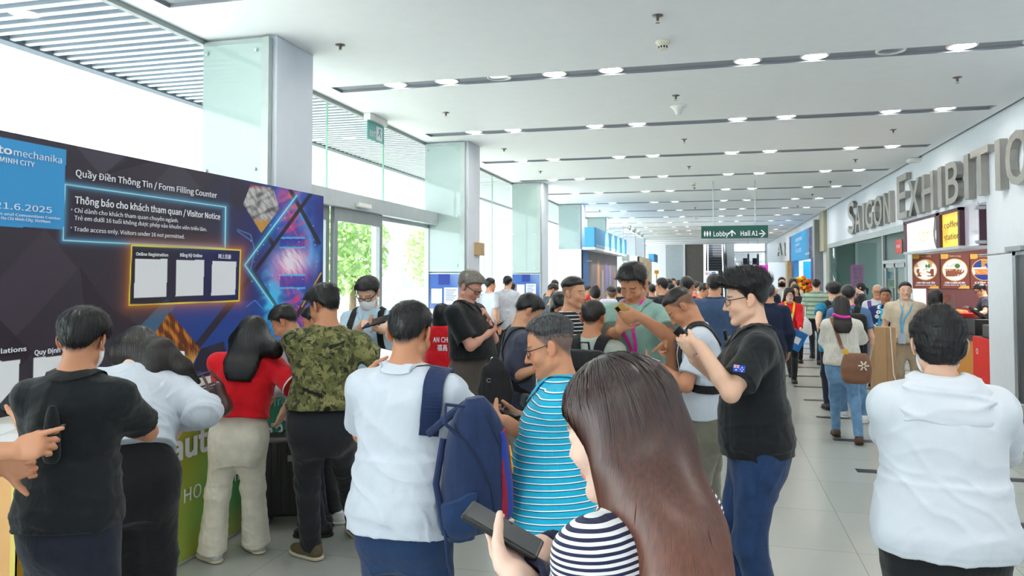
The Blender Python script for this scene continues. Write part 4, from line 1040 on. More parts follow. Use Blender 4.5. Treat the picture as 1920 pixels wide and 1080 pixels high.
    cp = [(318, 584), (376, 654), (358, 690), (300, 680), (286, 630)]; m = inpoly(X, Y, cp); mixc(m, (96, 44, 18), 1); mixc(m * np.clip(wav(P3 * np.array([.3, .08, 0]), 1.5, 4), 0, 1), (240, 150, 50), .95); mixc(m * sstep(655, 680, Y + 6 * n3), (250, 190, 90), .7); mixc(inpoly(X, Y, [(376, 654), (420, 640), (430, 700), (360, 696)]), (30, 24, 40), .95)
    for a, b in (((445, 430), (470, 440)), ((470, 440), (478, 470)), ((478, 470), (470, 505)), ((462, 575), (478, 563)), ((478, 563), (492, 578)), ((445, 433), (472, 452))): mixc(sstep(1.2, .4, dseg(X, Y, a, b)), (90, 150, 220), .8)
    def glow(pts, c, wd, gl, ga, close=True):
        d = np.full(len(X), 1e9)
        for i in range(len(pts) - (0 if close else 1)): d = np.minimum(d, dseg(X, Y, pts[i], pts[(i + 1) % len(pts)]))
        mixc(np.exp(-(d / gl) ** 1.3), c, ga); mixc(sstep(wd, wd * .5, d), tuple(min(255, int(q + 70)) for q in c), 1)
    nb = [(122, 345), (423, 388), (422, 466), (118, 450)]; m = inpoly(X, Y, nb); mixc(m, (54, 48, 64), .35)
    glow(nb, (110, 190, 240), 1.1, 5, .55); glow([(556, 367), (459, 497), (512, 572)], (90, 200, 255), 1.2, 4, .6, False)
    yb = [(247, 460), (451, 469), (448, 564), (242, 572)]; o = np.full(len(X), 1e9)
    for i in range(4): o = np.minimum(o, dseg(X, Y, yb[i], yb[(i + 1) % 4]))
    inn = inpoly(X, Y, yb); mixc(np.exp(-(o / 8)) * ~inn, (214, 128, 50), .75); mixc(inn * sstep(250, 450, X), (30, 34, 92), .9); mixc(inn * sstep(450, 250, X), (34, 28, 46), .6); mixc(sstep(1.5, .7, o), (244, 224, 70), 1)
    mixc(sstep(1.6, .8, dseg(X, Y, (602, 512), (566, 575))), (232, 190, 60), .8)
    mixc(inpoly(X, Y, [(-300, 196), (124, 281), (119, 430), (-300, 408)]), (66, 160, 222), 1)
    for q in ([(254, 485), (314, 486), (312, 556), (251, 558)], [(331, 487), (383, 488), (381, 554), (329, 556)], [(398, 489), (443, 490), (441, 552), (396, 554)], [(-60, 682), (37, 675), (34, 760), (-62, 774)], [(63, 671), (150, 664), (148, 752), (60, 764)]): mixc(inpoly(X, Y, q), (236, 238, 244), 1)
    return C
print_panel('artwork', (XB, 2.4, .96), (0, 1, 0), (0, 0, 1), 5.03, 1.695, 800, 280, board_art, bd)
def wall_text(body, x0, y0, x1, hpx, mat, X, parent, bold=.0, depth=.002, off=.006, name='lettering', y1=None):
    """lettering on the plane X (facing the hall): baseline starts at pixel (x0, y0), ends at column x1, cap height hpx pixels at its start"""
    fx = 1 if X < 0 else -1; a = on_x(x0, y0, X + off * fx); b = on_x(x1, y0, X + off * fx); h = on_x(x0, y0 - hpx, X + off * fx)[2] - a[2]
    return add_text(name, body, mat, a, (0, fx, 0), (0, 0, 1), h, parent, depth, width=abs(b[1] - a[1]), bold=bold)
for body, x0, y0, x1, h, bo in (('Quầy Điền Thông Tin / Form Filling Counter', 141, 330, 407, 12.5, .012), ('Thông báo cho khách tham quan / Visitor Notice', 140, 381, 413, 13, .018), ('Chỉ dành cho khách tham quan chuyên ngành.', 139, 398, 335, 8, .0), ('Trẻ em dưới 16 tuổi không được phép vào khuôn viên triển lãm.', 139, 412, 388, 8, 0), ('Trade access only. Visitors under 16 not permitted.', 138, 433, 346, 8.2, 0), ('•', 131, 397, 135, 9, .02), ('•', 130, 431, 134, 9, .02),
                                ('mechanika', 24, 291, 116, 13, 0), ('auto', -42, 279, 23, 14, .03), ('HO CHI MINH CITY', -56, 294, 65, 10, .006), ('19 — 21.6.2025', -80, 383, 97, 12.5, 0), ('Saigon Exhibition and Convention Center', -90, 395, 114, 5.5, 0), ('Ho Chi Minh City, VietNam', 1, 411, 94, 5.5, 0), ('Online Registration', 254.5, 479, 315, 6, .018), ('Đăng Ký Online', 337, 481, 379, 6, .018), ('网上注册', 409, 484, 433, 7, .01), ('Event Regulations', -90, 673, 49, 9, .018), ('Quy Định Tham Quan', 64, 666, 172, 9, .018)):
    wall_text(body, x0, y0, x1, h, INK, XB, bd, bo)
# ------------------------------------------------------------------ counter
XC, CY0, CY1 = -3.2, 2.94, 6.75
ct = thing('reception_counter', 'long counter under the dark backdrop with gradient yellow to teal front', 'counter', (-3.6, 4.8, 0))
MB().box(-4.04, XC - .012, CY0 + .012, CY1, .0, .925).build('body', plain('counter_core', srgb(214, 216, 214), .6), ct)
MB().box(-4.045, XC + .02, CY0 - .01, CY1 + .02, .925, .965).build('worktop', plain('worktop_white', srgb(222, 222, 214), .3, var=.05), ct, bevel=.006)
def gr(u, v, V):
    st = [0, .5, 1.05, 1.45, 1.9, 2.6, 3.3, 3.81]; cs = np.array([lin(c) for c in ((214, 160, 30), (196, 152, 34), (178, 172, 62), (132, 186, 92), (70, 160, 110), (10, 128, 132), (0, 120, 150), (20, 150, 200))])
    y = u - (v - .4) * .35; C = np.stack([np.interp(y, st, cs[:, i]) for i in range(3)], 1); w = sstep(1.15, 1.5, y)[:, None] * sstep(.3, .0, v)[:, None] * .5; return C * (1 - w) + lin((206, 170, 60)) * w
print_panel('front_print', (XC, CY0, .02), (0, 1, 0), (0, 0, 1), CY1 - CY0, .9, 120, 40, gr, ct)
MB().box(-4.04, XC - .03, CY0, CY0 + .012, .0, .925).build('end_panel', plain('end_orange', srgb(244, 188, 122), .6), ct); MB().box(XC - .03, XC, CY0 - .002, CY0 + .01, 0, .925).build('corner_edge', plain('edge_yellow', srgb(246, 226, 120), .5), ct)
for body, x0, y0, x1, h, bo, mt in (('auto', 318, 868, 412, 46, .035, INK), ('mechanika', 413, 868, 590, 46, .0, INK), ('HO CHI MINH CITY', 342, 945, 520, 26, 0, INK), ('messe frankfurt', 438, 785, 590, 17, 0, plain('ink_pale', srgb(150, 205, 210), .7))): wall_text(body, x0, y0, x1, h, mt, XC, ct, bo)
sg = thing('desk_sign', 'white upright acrylic sign holder standing on the counter left of the red shirt', 'sign holder', (-3.62, 4.62, .965))
MB().prism([(-3.55, 4.58, .965), (-3.55, 4.60, .965), (-3.62, 4.66, 1.26), (-3.62, 4.64, 1.26)], (-.22, .08, 0)).build('sheet', PAPER, sg); MB().box(-3.78, -3.5, 4.52, 4.70, .965, .972).build('foot', WPLAS, sg)
for i, (x, y, a) in enumerate(((-3.55, 4.30, .2), (-3.7, 4.05, -.3), (-3.45, 3.1, .1), (-3.75, 3.3, .4))):
    ca, sa = math.cos(a), math.sin(a); t = tag(MB().obox((x, y, .9675), ((ca, sa, 0), (-sa, ca, 0), (0, 0, 1)), (.105, .148, .002)).build('form_sheet', PAPER), ['paper form beside the white sign holder on the counter', 'paper form on the counter near the leaning woman', 'paper form at the orange end of the counter', 'paper form lying against the dark backdrop on the counter'][i], 'paper', 'forms on the counter')
# ------------------------------------------------------------------ ceiling fixtures
LAMP = plain('lamp_lens', (1, .95, .84, 1), .4, var=0, emit=(1, .95, .87, 1), es=26); OFFL = plain('lamp_off', srgb(190, 196, 204), .15, .7)
def downlight(lit):
    t = thing('downlight', 'x', 'ceiling light', (0, 0, 0))
    MB().lathe((0, 0, 0), [(.128, .010), (.128, -.006), (.150, -.006), (.156, .006), (.150, .016)], 28, cap=False).build('trim_ring', WPLAS, t, smooth=True)
    MB().lathe((0, 0, 0), [(.001, .004), (.128, .004), (.128, .010), (.001, .010)], 28).build('lens', LAMP if lit else OFFL, t); return t
pl, po = downlight(True), downlight(False); nth = ['nearest', 'second', 'third', 'fourth', 'fifth', 'sixth', 'seventh', 'eighth', 'ninth', 'tenth', 'eleventh', 'twelfth', 'thirteenth', 'fourteenth', 'fifteenth', 'sixteenth', 'seventeenth']
xs_on = [-3.86, -3.17, -1.8, -1.12, .42, 1.13, 2.59, 3.31]; xs_off = [-2.49, 1.9]; usedl = [0, 0]
cnt = ['first', 'second', 'third', 'fourth', 'fifth', 'sixth', 'seventh', 'eighth', 'ninth', 'tenth']
for k in range(1, 16):
    y = SY0 + SDY * (k - 4) + SW / 2 + SDY * 0
    for i, x in enumerate(sorted(xs_on + (xs_off if k == 4 else []))):
        lit = x in xs_on
        if k < 4 and -2 < x < 0: continue
        q = 0 if lit else 1; src = pl if lit else po
        o = src if not usedl[q] else copy_tree(src); usedl[q] = 1
        o.location = (x, y, HC + .022)
        seen = k >= 4
        o['label'] = '%s downlight, %s from the windows, in the %s' % ('lit' if lit else 'unlit silver', cnt[i], ('%s slot row down the hall' % nth[k - 4]) if seen else ('slot row overhead, %s before the first' % nth[4 - k]))
        o['group'] = 'downlights in the ceiling slots'
def sprinkler():
    t = thing('sprinkler', 'x', 'sprinkler', (0, 0, 0))
    MB().lathe((0, 0, 0), [(.001, 0), (.052, 0), (.05, -.006), (.016, -.012), (.014, -.045), (.010, -.05)], 20).build('base', plain('sprinkler_brass', srgb(120, 112, 104), .35, .8), t, smooth=True)
    MB().lathe((0, 0, 0), [(.001, -.066), (.022, -.066), (.022, -.07), (.001, -.07)], 14).tube([(.012, 0, -.045), (.012, 0, -.068)], .0025, 5).tube([(-.012, 0, -.045), (-.012, 0, -.068)], .0025, 5).build('deflector', CHROME, t); return t
sp0 = sprinkler(); first = True
for (px_, py_, lab) in ((638, 84, 'sprinkler above the first white column'), (1233, 29, 'sprinkler nearest the camera, just before the big smoke detector'), (836, 211, 'sprinkler above the sliding glass doors'), (1267, 179, 'sprinkler just before the white access point dome'), (1795, 145, 'sprinkler above the wall sign letters, nearest of the right row'), (945, 279, 'sprinkler near the second white column'), (1283, 261, 'sprinkler behind the white access point dome'), (1675, 243, 'second sprinkler of the row along the sign wall'), (1013, 321, 'sprinkler near the third white column'), (1292, 312, 'third sprinkler behind the access point dome'),
                        (1604, 299, 'third sprinkler of the row along the sign wall'), (1557, 340, 'fourth sprinkler of the row along the sign wall'), (1302, 352, 'sprinkler beside the second smoke detector'), (1523, 364, 'fifth sprinkler of the row along the sign wall'), (1303, 389, 'far sprinkler above the green lobby sign'), (1496, 386, 'farthest sprinkler of the row along the sign wall'), (1124, 394, 'sprinkler above the blue booth fascia')):
    p = on_z(px_, py_, HC); o = sp0 if first else copy_tree(sp0); first = False; o.location = (p[0], p[1], HC); o['label'] = lab; o['group'] = 'ceiling sprinklers'
def detector(px_, py_, lab):
    p = on_z(px_, py_, HC); t = thing('smoke_detector', lab, 'smoke detector', (p[0], p[1], HC), 'smoke detectors'); c = (p[0], p[1], HC)
    MB().lathe(c, [(.001, 0), (.075, 0), (.075, -.02), (.062, -.03), (.05, -.05), (.001, -.05)], 28).build('base', OWHITE, t, smooth=True)
    h = MB().lathe(c, [(.001, -.048), (.048, -.048), (.046, -.085), (.03, -.092), (.001, -.092)], 24).build('chamber', OWHITE, t)
    m = MB()
    for i in range(10): a = i * math.pi / 5; m.obox((p[0] + .0465 * math.cos(a), p[1] + .0465 * math.sin(a), HC - .066), ((math.cos(a), math.sin(a), 0), (-math.sin(a), math.cos(a), 0), (0, 0, 1)), (.002, .008, .011))
    m.build('vent_slot', BLACK, h)
detector(1243, 77, 'round cream smoke detector, the large one nearest the camera'); detector(1300, 343, 'small smoke detector farther down the hall above the lobby sign')
p = on_z(1272, 199, HC); ap = thing('access_point', 'white flared dome hanging from the ceiling behind a sprinkler', 'ceiling dome', (p[0], p[1], HC))
MB().lathe((p[0], p[1], HC), [(.001, 0), (.115, 0), (.112, -.012), (.075, -.04), (.05, -.085), (.042, -.12), (.03, -.128), (.001, -.128)], 32).build('dome', WPLAS, ap, smooth=True)
p = on_z(1305, 405, HC); ap2 = thing('access_point', 'far white dome on the ceiling just above the lobby sign', 'ceiling dome', (p[0], p[1], HC)); MB().lathe((p[0], p[1], HC), [(.001, 0), (.14, 0), (.09, -.06), (.05, -.16), (.001, -.17)], 20).build('dome', WPLAS, ap2, smooth=True)
p = on_z(1718, 297, HC); el = thing('emergency_light', 'white emergency light box on the ceiling edge above the wall letters', 'emergency light', (p[0], p[1], HC)); MB().box(p[0] - .16, p[0] + .1, p[1] - .15, p[1] + .15, HC - .07, HC).build('housing', WPLAS, el, bevel=.02); MB().box(p[0] - .13, p[0] + .07, p[1] - .12, p[1] + .12, HC - .078, HC - .07).build('lens', PAPER, el)
# exit sign at the glass
ex = thing('exit_sign', 'green EXIT sign with a running figure under a white housing by the glass', 'exit sign', (-4.9, 10.55, 4.1)); a0, a1 = 10.28, 10.86
MB().box(-4.95, -4.84, a0 - .02, a1 + .02, 4.10, 4.2).build('housing', WPLAS, ex, bevel=.006); MB().box(-4.905, -4.89, a0, a1, 3.82, 4.10).build('panel', plain('exit_green', srgb(96, 178, 172), .4), ex)
add_text('lettering', 'EXIT', INK, (-4.888, a0 + .05, 3.875), (0, 1, 0), (0, 0, 1), .085, ex, width=.22, bold=.01)
m = MB().box(-4.889, -4.886, a0 + .29, a0 + .50, 3.85, 4.06).build('door_pictogram', INK, ex)
g = plain('exit_green', None, None); m = MB().lathe((-4.885, a0 + .41, 4.02), [(.001, 0), (.02, 0), (.02, .002), (.001, .002)], 12, ax=(1, 0, 0))
for q in ([(.39, .96), (.43, .96), (.42, .92), (.38, .92)], [(.38, .93), (.41, .93), (.35, .865), (.33, .88)], [(.40, .93), (.42, .93), (.46, .87), (.44, .86)], [(.36, .97), (.46, .985), (.46, .972), (.36, .955)]): m.prism([(-4.885, a0 + a, 3.04 + b) for a, b in q], (.002, 0, 0))
m.build('running_figure', g, ex)
# hanging lobby sign
Y = 20.0; A, B = on_y(1315, 447, Y), on_y(1440, 422, Y); x0, x1, z0, z1 = A[0], B[0], A[2], B[2]
ls = thing('hanging_sign', 'dark green hanging sign reading Lobby and Hall A1 with arrows', 'sign', ((x0 + x1) / 2, Y, z1)); SG = plain('sign_green', srgb(18, 82, 72), .45, var=.02)
MB().box(x0, x1, Y, Y + .08, z0, z1).build('panel', SG, ls, bevel=.004); MB().tube([(x0 + .3, Y + .04, z1), (x0 + .3, Y + .04, HC)], .012, 6).tube([(x1 - .3, Y + .04, z1), (x1 - .3, Y + .04, HC)], .012, 6).build('rod', ALU, ls)
Rr, Uu = np.array([1.0, 0, 0]), np.array([0, 0, 1.0])
def on_sign(px_, py_): q = on_y(px_, py_, Y - .004); return q
for body, xa, ya, xb in (('Lobby', 1337, 443, 1366), ('Hall A1', 1388, 442, 1421)):
    a, b, h = on_sign(xa, ya), on_sign(xb, ya), on_sign(xa, ya - 8.6); add_text('lettering', body, INK, a, Rr, Uu, h[2] - a[2], ls, width=b[0] - a[0], bold=.015)
def arrow(a, b, n_, w):
    a, b = on_sign(*a), on_sign(*b); d = nrm(b - a); s_ = np.cross(d, [0, 1, 0]); L = np.linalg.norm(b - a); m = MB(); P = lambda t, q: a + d * t + s_ * q
    m.prism([P(0, -w), P(L * .9, -w), P(L * .9, w), P(0, w)], (0, .003, 0)); h = .09
    for e in (1, -1): m.prism([P(L, 0), P(L - h, e * h), P(L - h - w * 2.5, e * h), P(L - w * 3, 0)], (0, .003, 0))
    m.build('arrow', INK, ls)
arrow((1372.5, 443), (1372.5, 431), 'arrow', .014); arrow((1423, 438), (1436, 438), 'arrow', .014)
m = MB()
for (cx_, w_) in ((1321.5, 1.7), (1326.5, 1.9), (1331.5, 1.3)):
    a = on_sign(cx_, 443); h = on_sign(cx_, 434)[2] - a[2]; w_ = w_ * .0135; m.prism([(a[0] - w_, Y - .004, a[2] + h * .35), (a[0] + w_, Y - .004, a[2] + h * .35), (a[0] + w_ * .9, Y - .004, a[2] + h * .8), (a[0] - w_ * .9, Y - .004, a[2] + h * .8)], (0, .003, 0)); m.prism([(a[0] - w_ * .6, Y - .004, a[2]), (a[0] + w_ * .6, Y - .004, a[2]), (a[0] + w_ * .6, Y - .004, a[2] + h * .36), (a[0] - w_ * .6, Y - .004, a[2] + h * .36)], (0, .003, 0)); m.lathe((a[0], Y - .004, a[2] + h * .93), [(.001, 0), (.016, 0), (.016, .003), (.001, .003)], 10, ax=(0, 1, 0))
m.build('restroom_pictogram', INK, ls)
# ------------------------------------------------------------------ wall letters
base = on_x(1688, 412, XR)[2] ; wl = thing('wall_lettering', 'raised steel wall letters spelling SAIGON EXHIBITION in capitals', 'wall sign', (XR - .1, 18, base))
for ch, xa, xb, big in (('S', 1588, 1601.5, 1), ('A', 1602.5, 1613.5, 0), ('I', 1615, 1620, 0), ('G', 1621.5, 1636, 0), ('O', 1637, 1653.5, 0), ('N', 1654.5, 1669, 0), ('E', 1679, 1700.5, 1), ('X', 1703.5, 1725.5, 0), ('H', 1726.5, 1750.5, 0), ('I', 1754.5, 1766.5, 0), ('B', 1770.5, 1798, 0), ('I', 1803.5, 1817.5, 0), ('T', 1820.5, 1855, 0), ('I', 1861.5, 1877.5, 0), ('O', 1884.5, 1932, 0), ('N', 1941, 1990, 0)):
    XX = XR - .11; a = on_x(xa, 400, XX); b = on_x(xb, 400, XX); h = .92 if big else .70
    add_text('letter', ch, LETTER, (XX + .0, a[1], base), (0, -1, 0), (0, 0, 1), h, wl, depth=.002, width=abs(b[1] - a[1]), bold=.018)
for o in wl.children:
    me = o.data; n = len(me.vertices); V = np.zeros(n * 3, np.float32); me.vertices.foreach_get('co', V); V = V.reshape(-1, 3); h = n // 2; V[h:, 0] += .105; me.vertices.foreach_set('co', V.ravel()); me.update()
# ------------------------------------------------------------------ glass shop front, food stall, doors on the right
sf = bpy.data.objects.new('window_60', None); link(sf); sf['kind'] = 'structure'; sf.location = (XR, 24, 0)
SF = plain('shop_frame', srgb(176, 184, 186), .35, .5)
MB().box(XR - .04, XR + .1, 18.35, 29.8, 2.78, 2.93).box(XR - .02, XR + .1, 29.7, 29.8, 0, 2.93).box(XR - .02, XR + .1, 20.7, 20.82, 0, 2.93).box(XR - .02, XR + .1, 18.35, 18.45, 0, 2.93).box(XR - .02, XR + .1, 18.45, 20.7, 2.08, 2.16).box(XR, XR + .08, 20.8, 29.7, .0, .1).build('window_frame', SF, sf)
MB().box(XR + .03, XR + .045, 20.82, 29.7, .1, 2.78).box(XR + .03, XR + .045, 18.45, 20.7, 2.16, 2.78).build('window_pane', GGLASS, sf)
d4 = bpy.data.objects.new('door_4', None); link(d4); d4['kind'] = 'structure'; d4.location = (XR, 19.5, 0)
MB().box(XR, XR + .06, 18.5, 18.62, 0, 2.08).box(XR, XR + .06, 20.5, 20.66, 0, 2.08).box(XR, XR + .06, 19.5, 19.62, 0, 2.08).box(XR, XR + .06, 18.5, 20.66, 1.98, 2.08).build('door_frame', SF, d4); MB().box(XR + .02, XR + .035, 18.6, 20.6, .02, 1.98).build('door_pane', GGLASS, d4); MB().tube([(XR - .05, 19.44, .7), (XR - .05, 19.44, 1.5)], .018, 8).build('handle', CHROME, d4)
struct(MB().box(XR + .05, 12, 30, 30.2, 0, 4).box(11.8, 12, 18.2, 30, 0, 4).box(XR + .05, 12, 18.1, 18.2, 0, 4.2).box(XR + .1, 12, 18.1, 30.2, 3.4, 3.5).box(XR + .1, 12, 18.1, 30.2, -.1, 0), 'wall_shop', plain('shop_inside', srgb(150, 174, 172), .7))
for x_, y_, e_ in ((8, 24, 160), (5.6, 15.6, 60)):  # unseen fill lamps added to brighten the shop and the stall
    ld = bpy.data.lights.new('added_fill_light', 'AREA'); ld.energy = e_; ld.size = 1.6; ld.color = (1, .95, .88); lo = bpy.data.objects.new('added_fill_light', ld); link(lo); lo.location = (x_, y_, 2.93 if y_ < 20 else 3.35)
ssk = tag(MB().box(XR + .015, XR + .02, 18.9, 19.5, 2.3, 2.62).build('push_sticker', plain('sticker_red', srgb(214, 66, 70), .5)), 'red sticker on the pane above the shop door', 'sticker'); add_text('lettering', 'STAR', INK, (XR + .013, 19.42, 2.43), (0, -1, 0), (0, 0, 1), .07, ssk, width=.36)
vs = tag(MB().box(6.1, 6.2, 24.0, 24.5, 1.2, 2.0).build('display_board', plain('panel_blue', srgb(70, 150, 214), .5)), 'small light blue panel standing inside the glass shop', 'panel')
lt = thing('pendant_light', 'row of warm yellow lamps inside the glass shop', 'lamp', (6.8, 23, 2.2))
for i in range(5): MB().lathe((6.8, 22.0 + i * .35, 2.0), [(.02, .16), (.07, .0), (.001, .0)], 10).build('shade', plain('lamp_amber', srgb(250, 190, 60), .5, emit=(1, .65, .1, 1), es=2.5), lt)
MB().tube([(6.8, 21.9, 2.16), (6.8, 23.5, 2.16)], .012, 6).build('rail', BLACK, lt)
# stall recess
BR = plain('stall_brown', srgb(96, 52, 54), .6, var=.08)
struct(MB().box(XR + .02, 7.2, 17.92, 18.05, 0, 3.0).box(7.1, 7.2, 13.2, 17.92, 0, 3.0), 'wall_stall', BR); struct(MB().box(XR + .02, 7.2, 13.2, 18.05, 2.96, 3.02), 'ceiling_stall', WHITE); struct(MB().box(XR + .02, 7.2, 13.1, 13.2, 0, 3.0), 'wall_stall_near', WHITE)
Yp = 17.9; cols3 = [((196, 150, 110), (120, 66, 44), (40, 130, 50)), ((198, 196, 180), (130, 76, 50), (60, 110, 50)), ((170, 130, 70), (196, 120, 60), (30, 60, 140))]
dl = [('CƠM TẤM CHẢ TÔM', 'BROKEN RICE W. SHRIMP CAKE'), ('CƠM CHIÊN XÁ XÍU', 'FRIED RICE W. PORK'), ('CƠM GÀ', 'CHICKEN RICE')]
for i, (xa, xb) in enumerate(((1711.5, 1758.5), (1764.5, 1816), (1820, 1870))):
    a, b = on_y(xa, 541, Yp), on_y(xb, 476, Yp); w_, h_ = b[0] - a[0], b[2] - a[2]; cx_, cz_ = w_ * .5, h_ * .54; R0 = w_ * .455
    t = thing('menu_poster', ['brown menu poster with a plate of rice and shrimp cake, by the white jamb', 'brown menu poster with fried rice and pork, middle of the three', 'brown menu poster with a blue plate above the stall worker'][i], 'menu poster', (a[0] + w_ / 2, Yp, a[2]), 'menu posters in the food stall')
    def mf(u, v, V, i=i, cx_=cx_, cz_=cz_, R0=R0, w_=w_, h_=h_):
        C = np.repeat(lin((112, 60, 50))[None], len(u), 0); d = np.hypot(u - cx_, (v - cz_) * 1.02); P3 = np.stack([u, v, 0 * u], 1) * 9; n = wav(P3, 1.6, 3 + i); n2 = wav(P3, 3.5, 8 + i)
        C[(u < w_ * .28) & (v > h_ * .86) & ((w_ * .28 - u) * .5 + v - h_ * .86 > .02)] = lin((206, 160, 70)); C[(v < .055) & (u > w_ * .6 + v)] = lin((206, 160, 70))
        C[d < R0] = lin((204, 164, 84)); C[d < R0 - .016] = lin((228, 228, 226)); ins = d < R0 - .016
        C[ins & (v > cz_ + .06) & (n > -.2)] = lin(cols3[i][0]); C[ins & (v < cz_ + .02) & (v > cz_ - .14) & (np.abs(u - cx_) < R0 * .72) & (n + n2 * .6 > -.3)] = lin(cols3[i][1]); C[ins & (n2 > .5) & (v < cz_ + .02) & (v > cz_ - .12)] = lin((206, 150, 100))
        C[ins & (np.hypot(u - cx_ - .05, v - cz_ - .08) < .05) & (n2 > -.4)] = lin(cols3[i][2]); C[(i == 2) & ins & (v < cz_ - .1)] = lin((24, 52, 130)); C[(i == 2) & ins & (u < cx_ - .05) & (v > cz_ + .05)] = lin((30, 56, 130)); return C
    print_panel('print', (a[0], Yp - .004, a[2]), (1, 0, 0), (0, 0, 1), w_, h_, 120, 160, mf, t); MB().box(a[0], b[0], Yp - .002, Yp + .015, a[2], b[2]).build('backing', BR, t)
    add_text('lettering', dl[i][0], INK, (a[0] + .07, Yp - .008, a[2] + .105), (1, 0, 0), (0, 0, 1), .034, t, width=w_ * .72, bold=.02); add_text('lettering', dl[i][1], INK, (a[0] + .05, Yp - .008, a[2] + .062), (1, 0, 0), (0, 0, 1), .022, t, width=w_ * .8); add_text('lettering', 'Nam Long', plain('ink_cream', srgb(226, 200, 160), .7), (a[0] + w_ * .3, Yp - .008, b[2] - .06), (1, 0, 0), (0, 0, 1), .035, t, width=w_ * .42)
# stall sign box
y0, y1 = 14.05, 17.85; XS = XR - .12; ss = thing('shop_sign', 'lit box sign with a gray ring mark and a yellow coffee station panel', 'sign', (XS, 16, 2.3)); PUR = plain('sign_purple', srgb(74, 44, 60), .5)
zt_, zb_ = 2.93, 2.29
MB().box(XS - .06, XR + .3, y0, y1, zt_ - .05, zt_).box(XS - .06, XR + .3, y0, y0 + .10, zb_, zt_).box(XS - .06, XR + .3, y1 - .1, y1, zb_, zt_).box(XS - .06, XR + .0, 15.2, 15.42, zb_, zt_).build('frame', PUR, ss); MB().box(XS - .07, XR + .3, y0, y1, zb_ - .05, zb_).build('bottom_rail', ALU, ss)
MB().box(XS - .01, XS + .02, 15.42, y1 - .1, zb_, zt_ - .05).build('light_panel', plain('sign_lit', srgb(250, 250, 250), .5, var=0, emit=(1, 1, 1, 1), es=.75), ss); MB().box(XS - .01, XS + .02, y0 + .1, 15.2, zb_, zt_ - .05).build('yellow_panel', plain('sign_yellow', srgb(246, 196, 64), .5, var=.05, emit=(1, .62, .1, 1), es=.25), ss)
GOLD = plain('ink_gold', srgb(236, 196, 84), .5); a = on_x(1723, 460, XS)
add_text('lettering', 'Nam', GOLD, (XS - .014, on_x(1723, 455, XS)[1], 2.45), (0, -1, 0), (0, 0, 1), .26, ss, width=.85); add_text('lettering', 'ng', GOLD, (XS - .014, on_x(1766, 455, XS)[1], 2.45), (0, -1, 0), (0, 0, 1), .26, ss, width=.45)
m = MB(); cyc = on_x(1759, 440, XS)[1]; ring = [(math.cos(t_) * (.24 + .03 * math.cos(t_)), math.sin(t_) * .31 + (.08 if math.sin(t_) > .6 else 0)) for t_ in np.linspace(0, 2 * math.pi, 40, endpoint=False)]
Vv = [(XS - .013, cyc + a_, 2.59 + b_) for a_, b_ in ring] + [(XS - .013, cyc + math.cos(t_) * .12, 2.55 + math.sin(t_) * .13) for t_ in np.linspace(0, 2 * math.pi, 40, endpoint=False)]
m.raw(Vv, [(i, (i + 1) % 40, 40 + (i + 1) % 40, 40 + i) for i in range(40)]); m.build('ring_mark', plain('ink_gray', srgb(136, 134, 130), .5), ss)
for body, zz in (('coffee', 2.63), ('station', 2.42)): add_text('lettering', body, DINK, (XS - .014, 15.10, zz), (0, -1, 0), (0, 0, 1), .10, ss, width=.86)
ac = thing('acrylic_screen', 'clear acrylic side panel with steel clips beside the coffee station sign', 'panel', (XR - .1, 13.6, 2.3)); MB().box(XR - .11, XR - .095, 13.38, 14.02, 2.27, 2.95).build('sheet', plain('acrylic_milky', srgb(214, 206, 222), .15, coat=.5), ac)
for zz in (2.86, 2.32): MB().box(XR - .14, XR, 13.36, 13.46, zz - .025, zz + .025).build('clip', STEEL, ac)
# stall counter
sc_ = thing('stall_counter', 'orange fronted food stall counter with a black top', 'counter', (4.6, 14.5, 0)); MB().box(4.24, 4.48, 13.4, 17.0, 0, .70).build('body', plain('counter_orange', srgb(206, 136, 32), .5), sc_); MB().box(4.20, 4.54, 13.38, 17.05, .70, .80).build('worktop', BLACK, sc_)
MB().box(4.26, 4.27, 14.4, 14.41, .05, .68).build('seam', DARK, sc_)
rb = thing('red_cloth', 'red cloth with a white oval mark hanging over the stall counter end', 'cloth', (4.22, 13.6, .3)); MB().box(4.178, 4.196, 13.39, 14.15, .05, .80).build('cloth', plain('cloth_red', srgb(222, 34, 24), .7), rb); add_text('mark', 'O', INK, (4.174, 13.98, .52), (0, -1, 0), (0, 0, 1), .09, rb, width=.10)
def small(name, lab, cat, mb, mat, bevel=.006): return tag(mb.build(name, mat, bevel=bevel), lab, cat)
t = thing('serving_tray', 'red serving tray on a stand by the stall till', 'tray', (4.4, 15.1, .8)); MB().box(4.22, 4.50, 14.95, 15.25, 1.06, 1.13).build('tray', plain('tray_red', srgb(190, 24, 28), .4), t, bevel=.006); MB().box(4.3, 4.48, 15.02, 15.18, .8, 1.06).build('stand', BLACK, t)
tl = thing('till', 'black till with a tilted touch screen on the stall counter', 'till', (4.5, 14.6, .8)); MB().box(4.26, 4.5, 14.3, 14.8, .8, 1.06).build('base', BLACK, tl, bevel=.01); MB().prism([(4.24, 14.55, 1.24), (4.5, 14.45, 1.06), (4.5, 14.75, 1.06), (4.24, 14.85, 1.24)], (.02, 0, .03)).build('screen', plain('till_screen', srgb(40, 44, 52), .2), tl); MB().box(4.30, 4.38, 14.56, 14.7, 1.215, 1.225).build('display_icon', plain('icon_green', srgb(90, 210, 110), .4, emit=(.2, .9, .3, 1), es=.6), tl)
fd = thing('food_tray', 'tray of fried snacks behind the clear guard on the stall counter', 'food tray', (4.45, 15.6, .8)); MB().box(4.24, 4.52, 15.3, 16.3, .80, 1.08).build('stand', plain('stand_black', srgb(40, 30, 30), .4), fd)
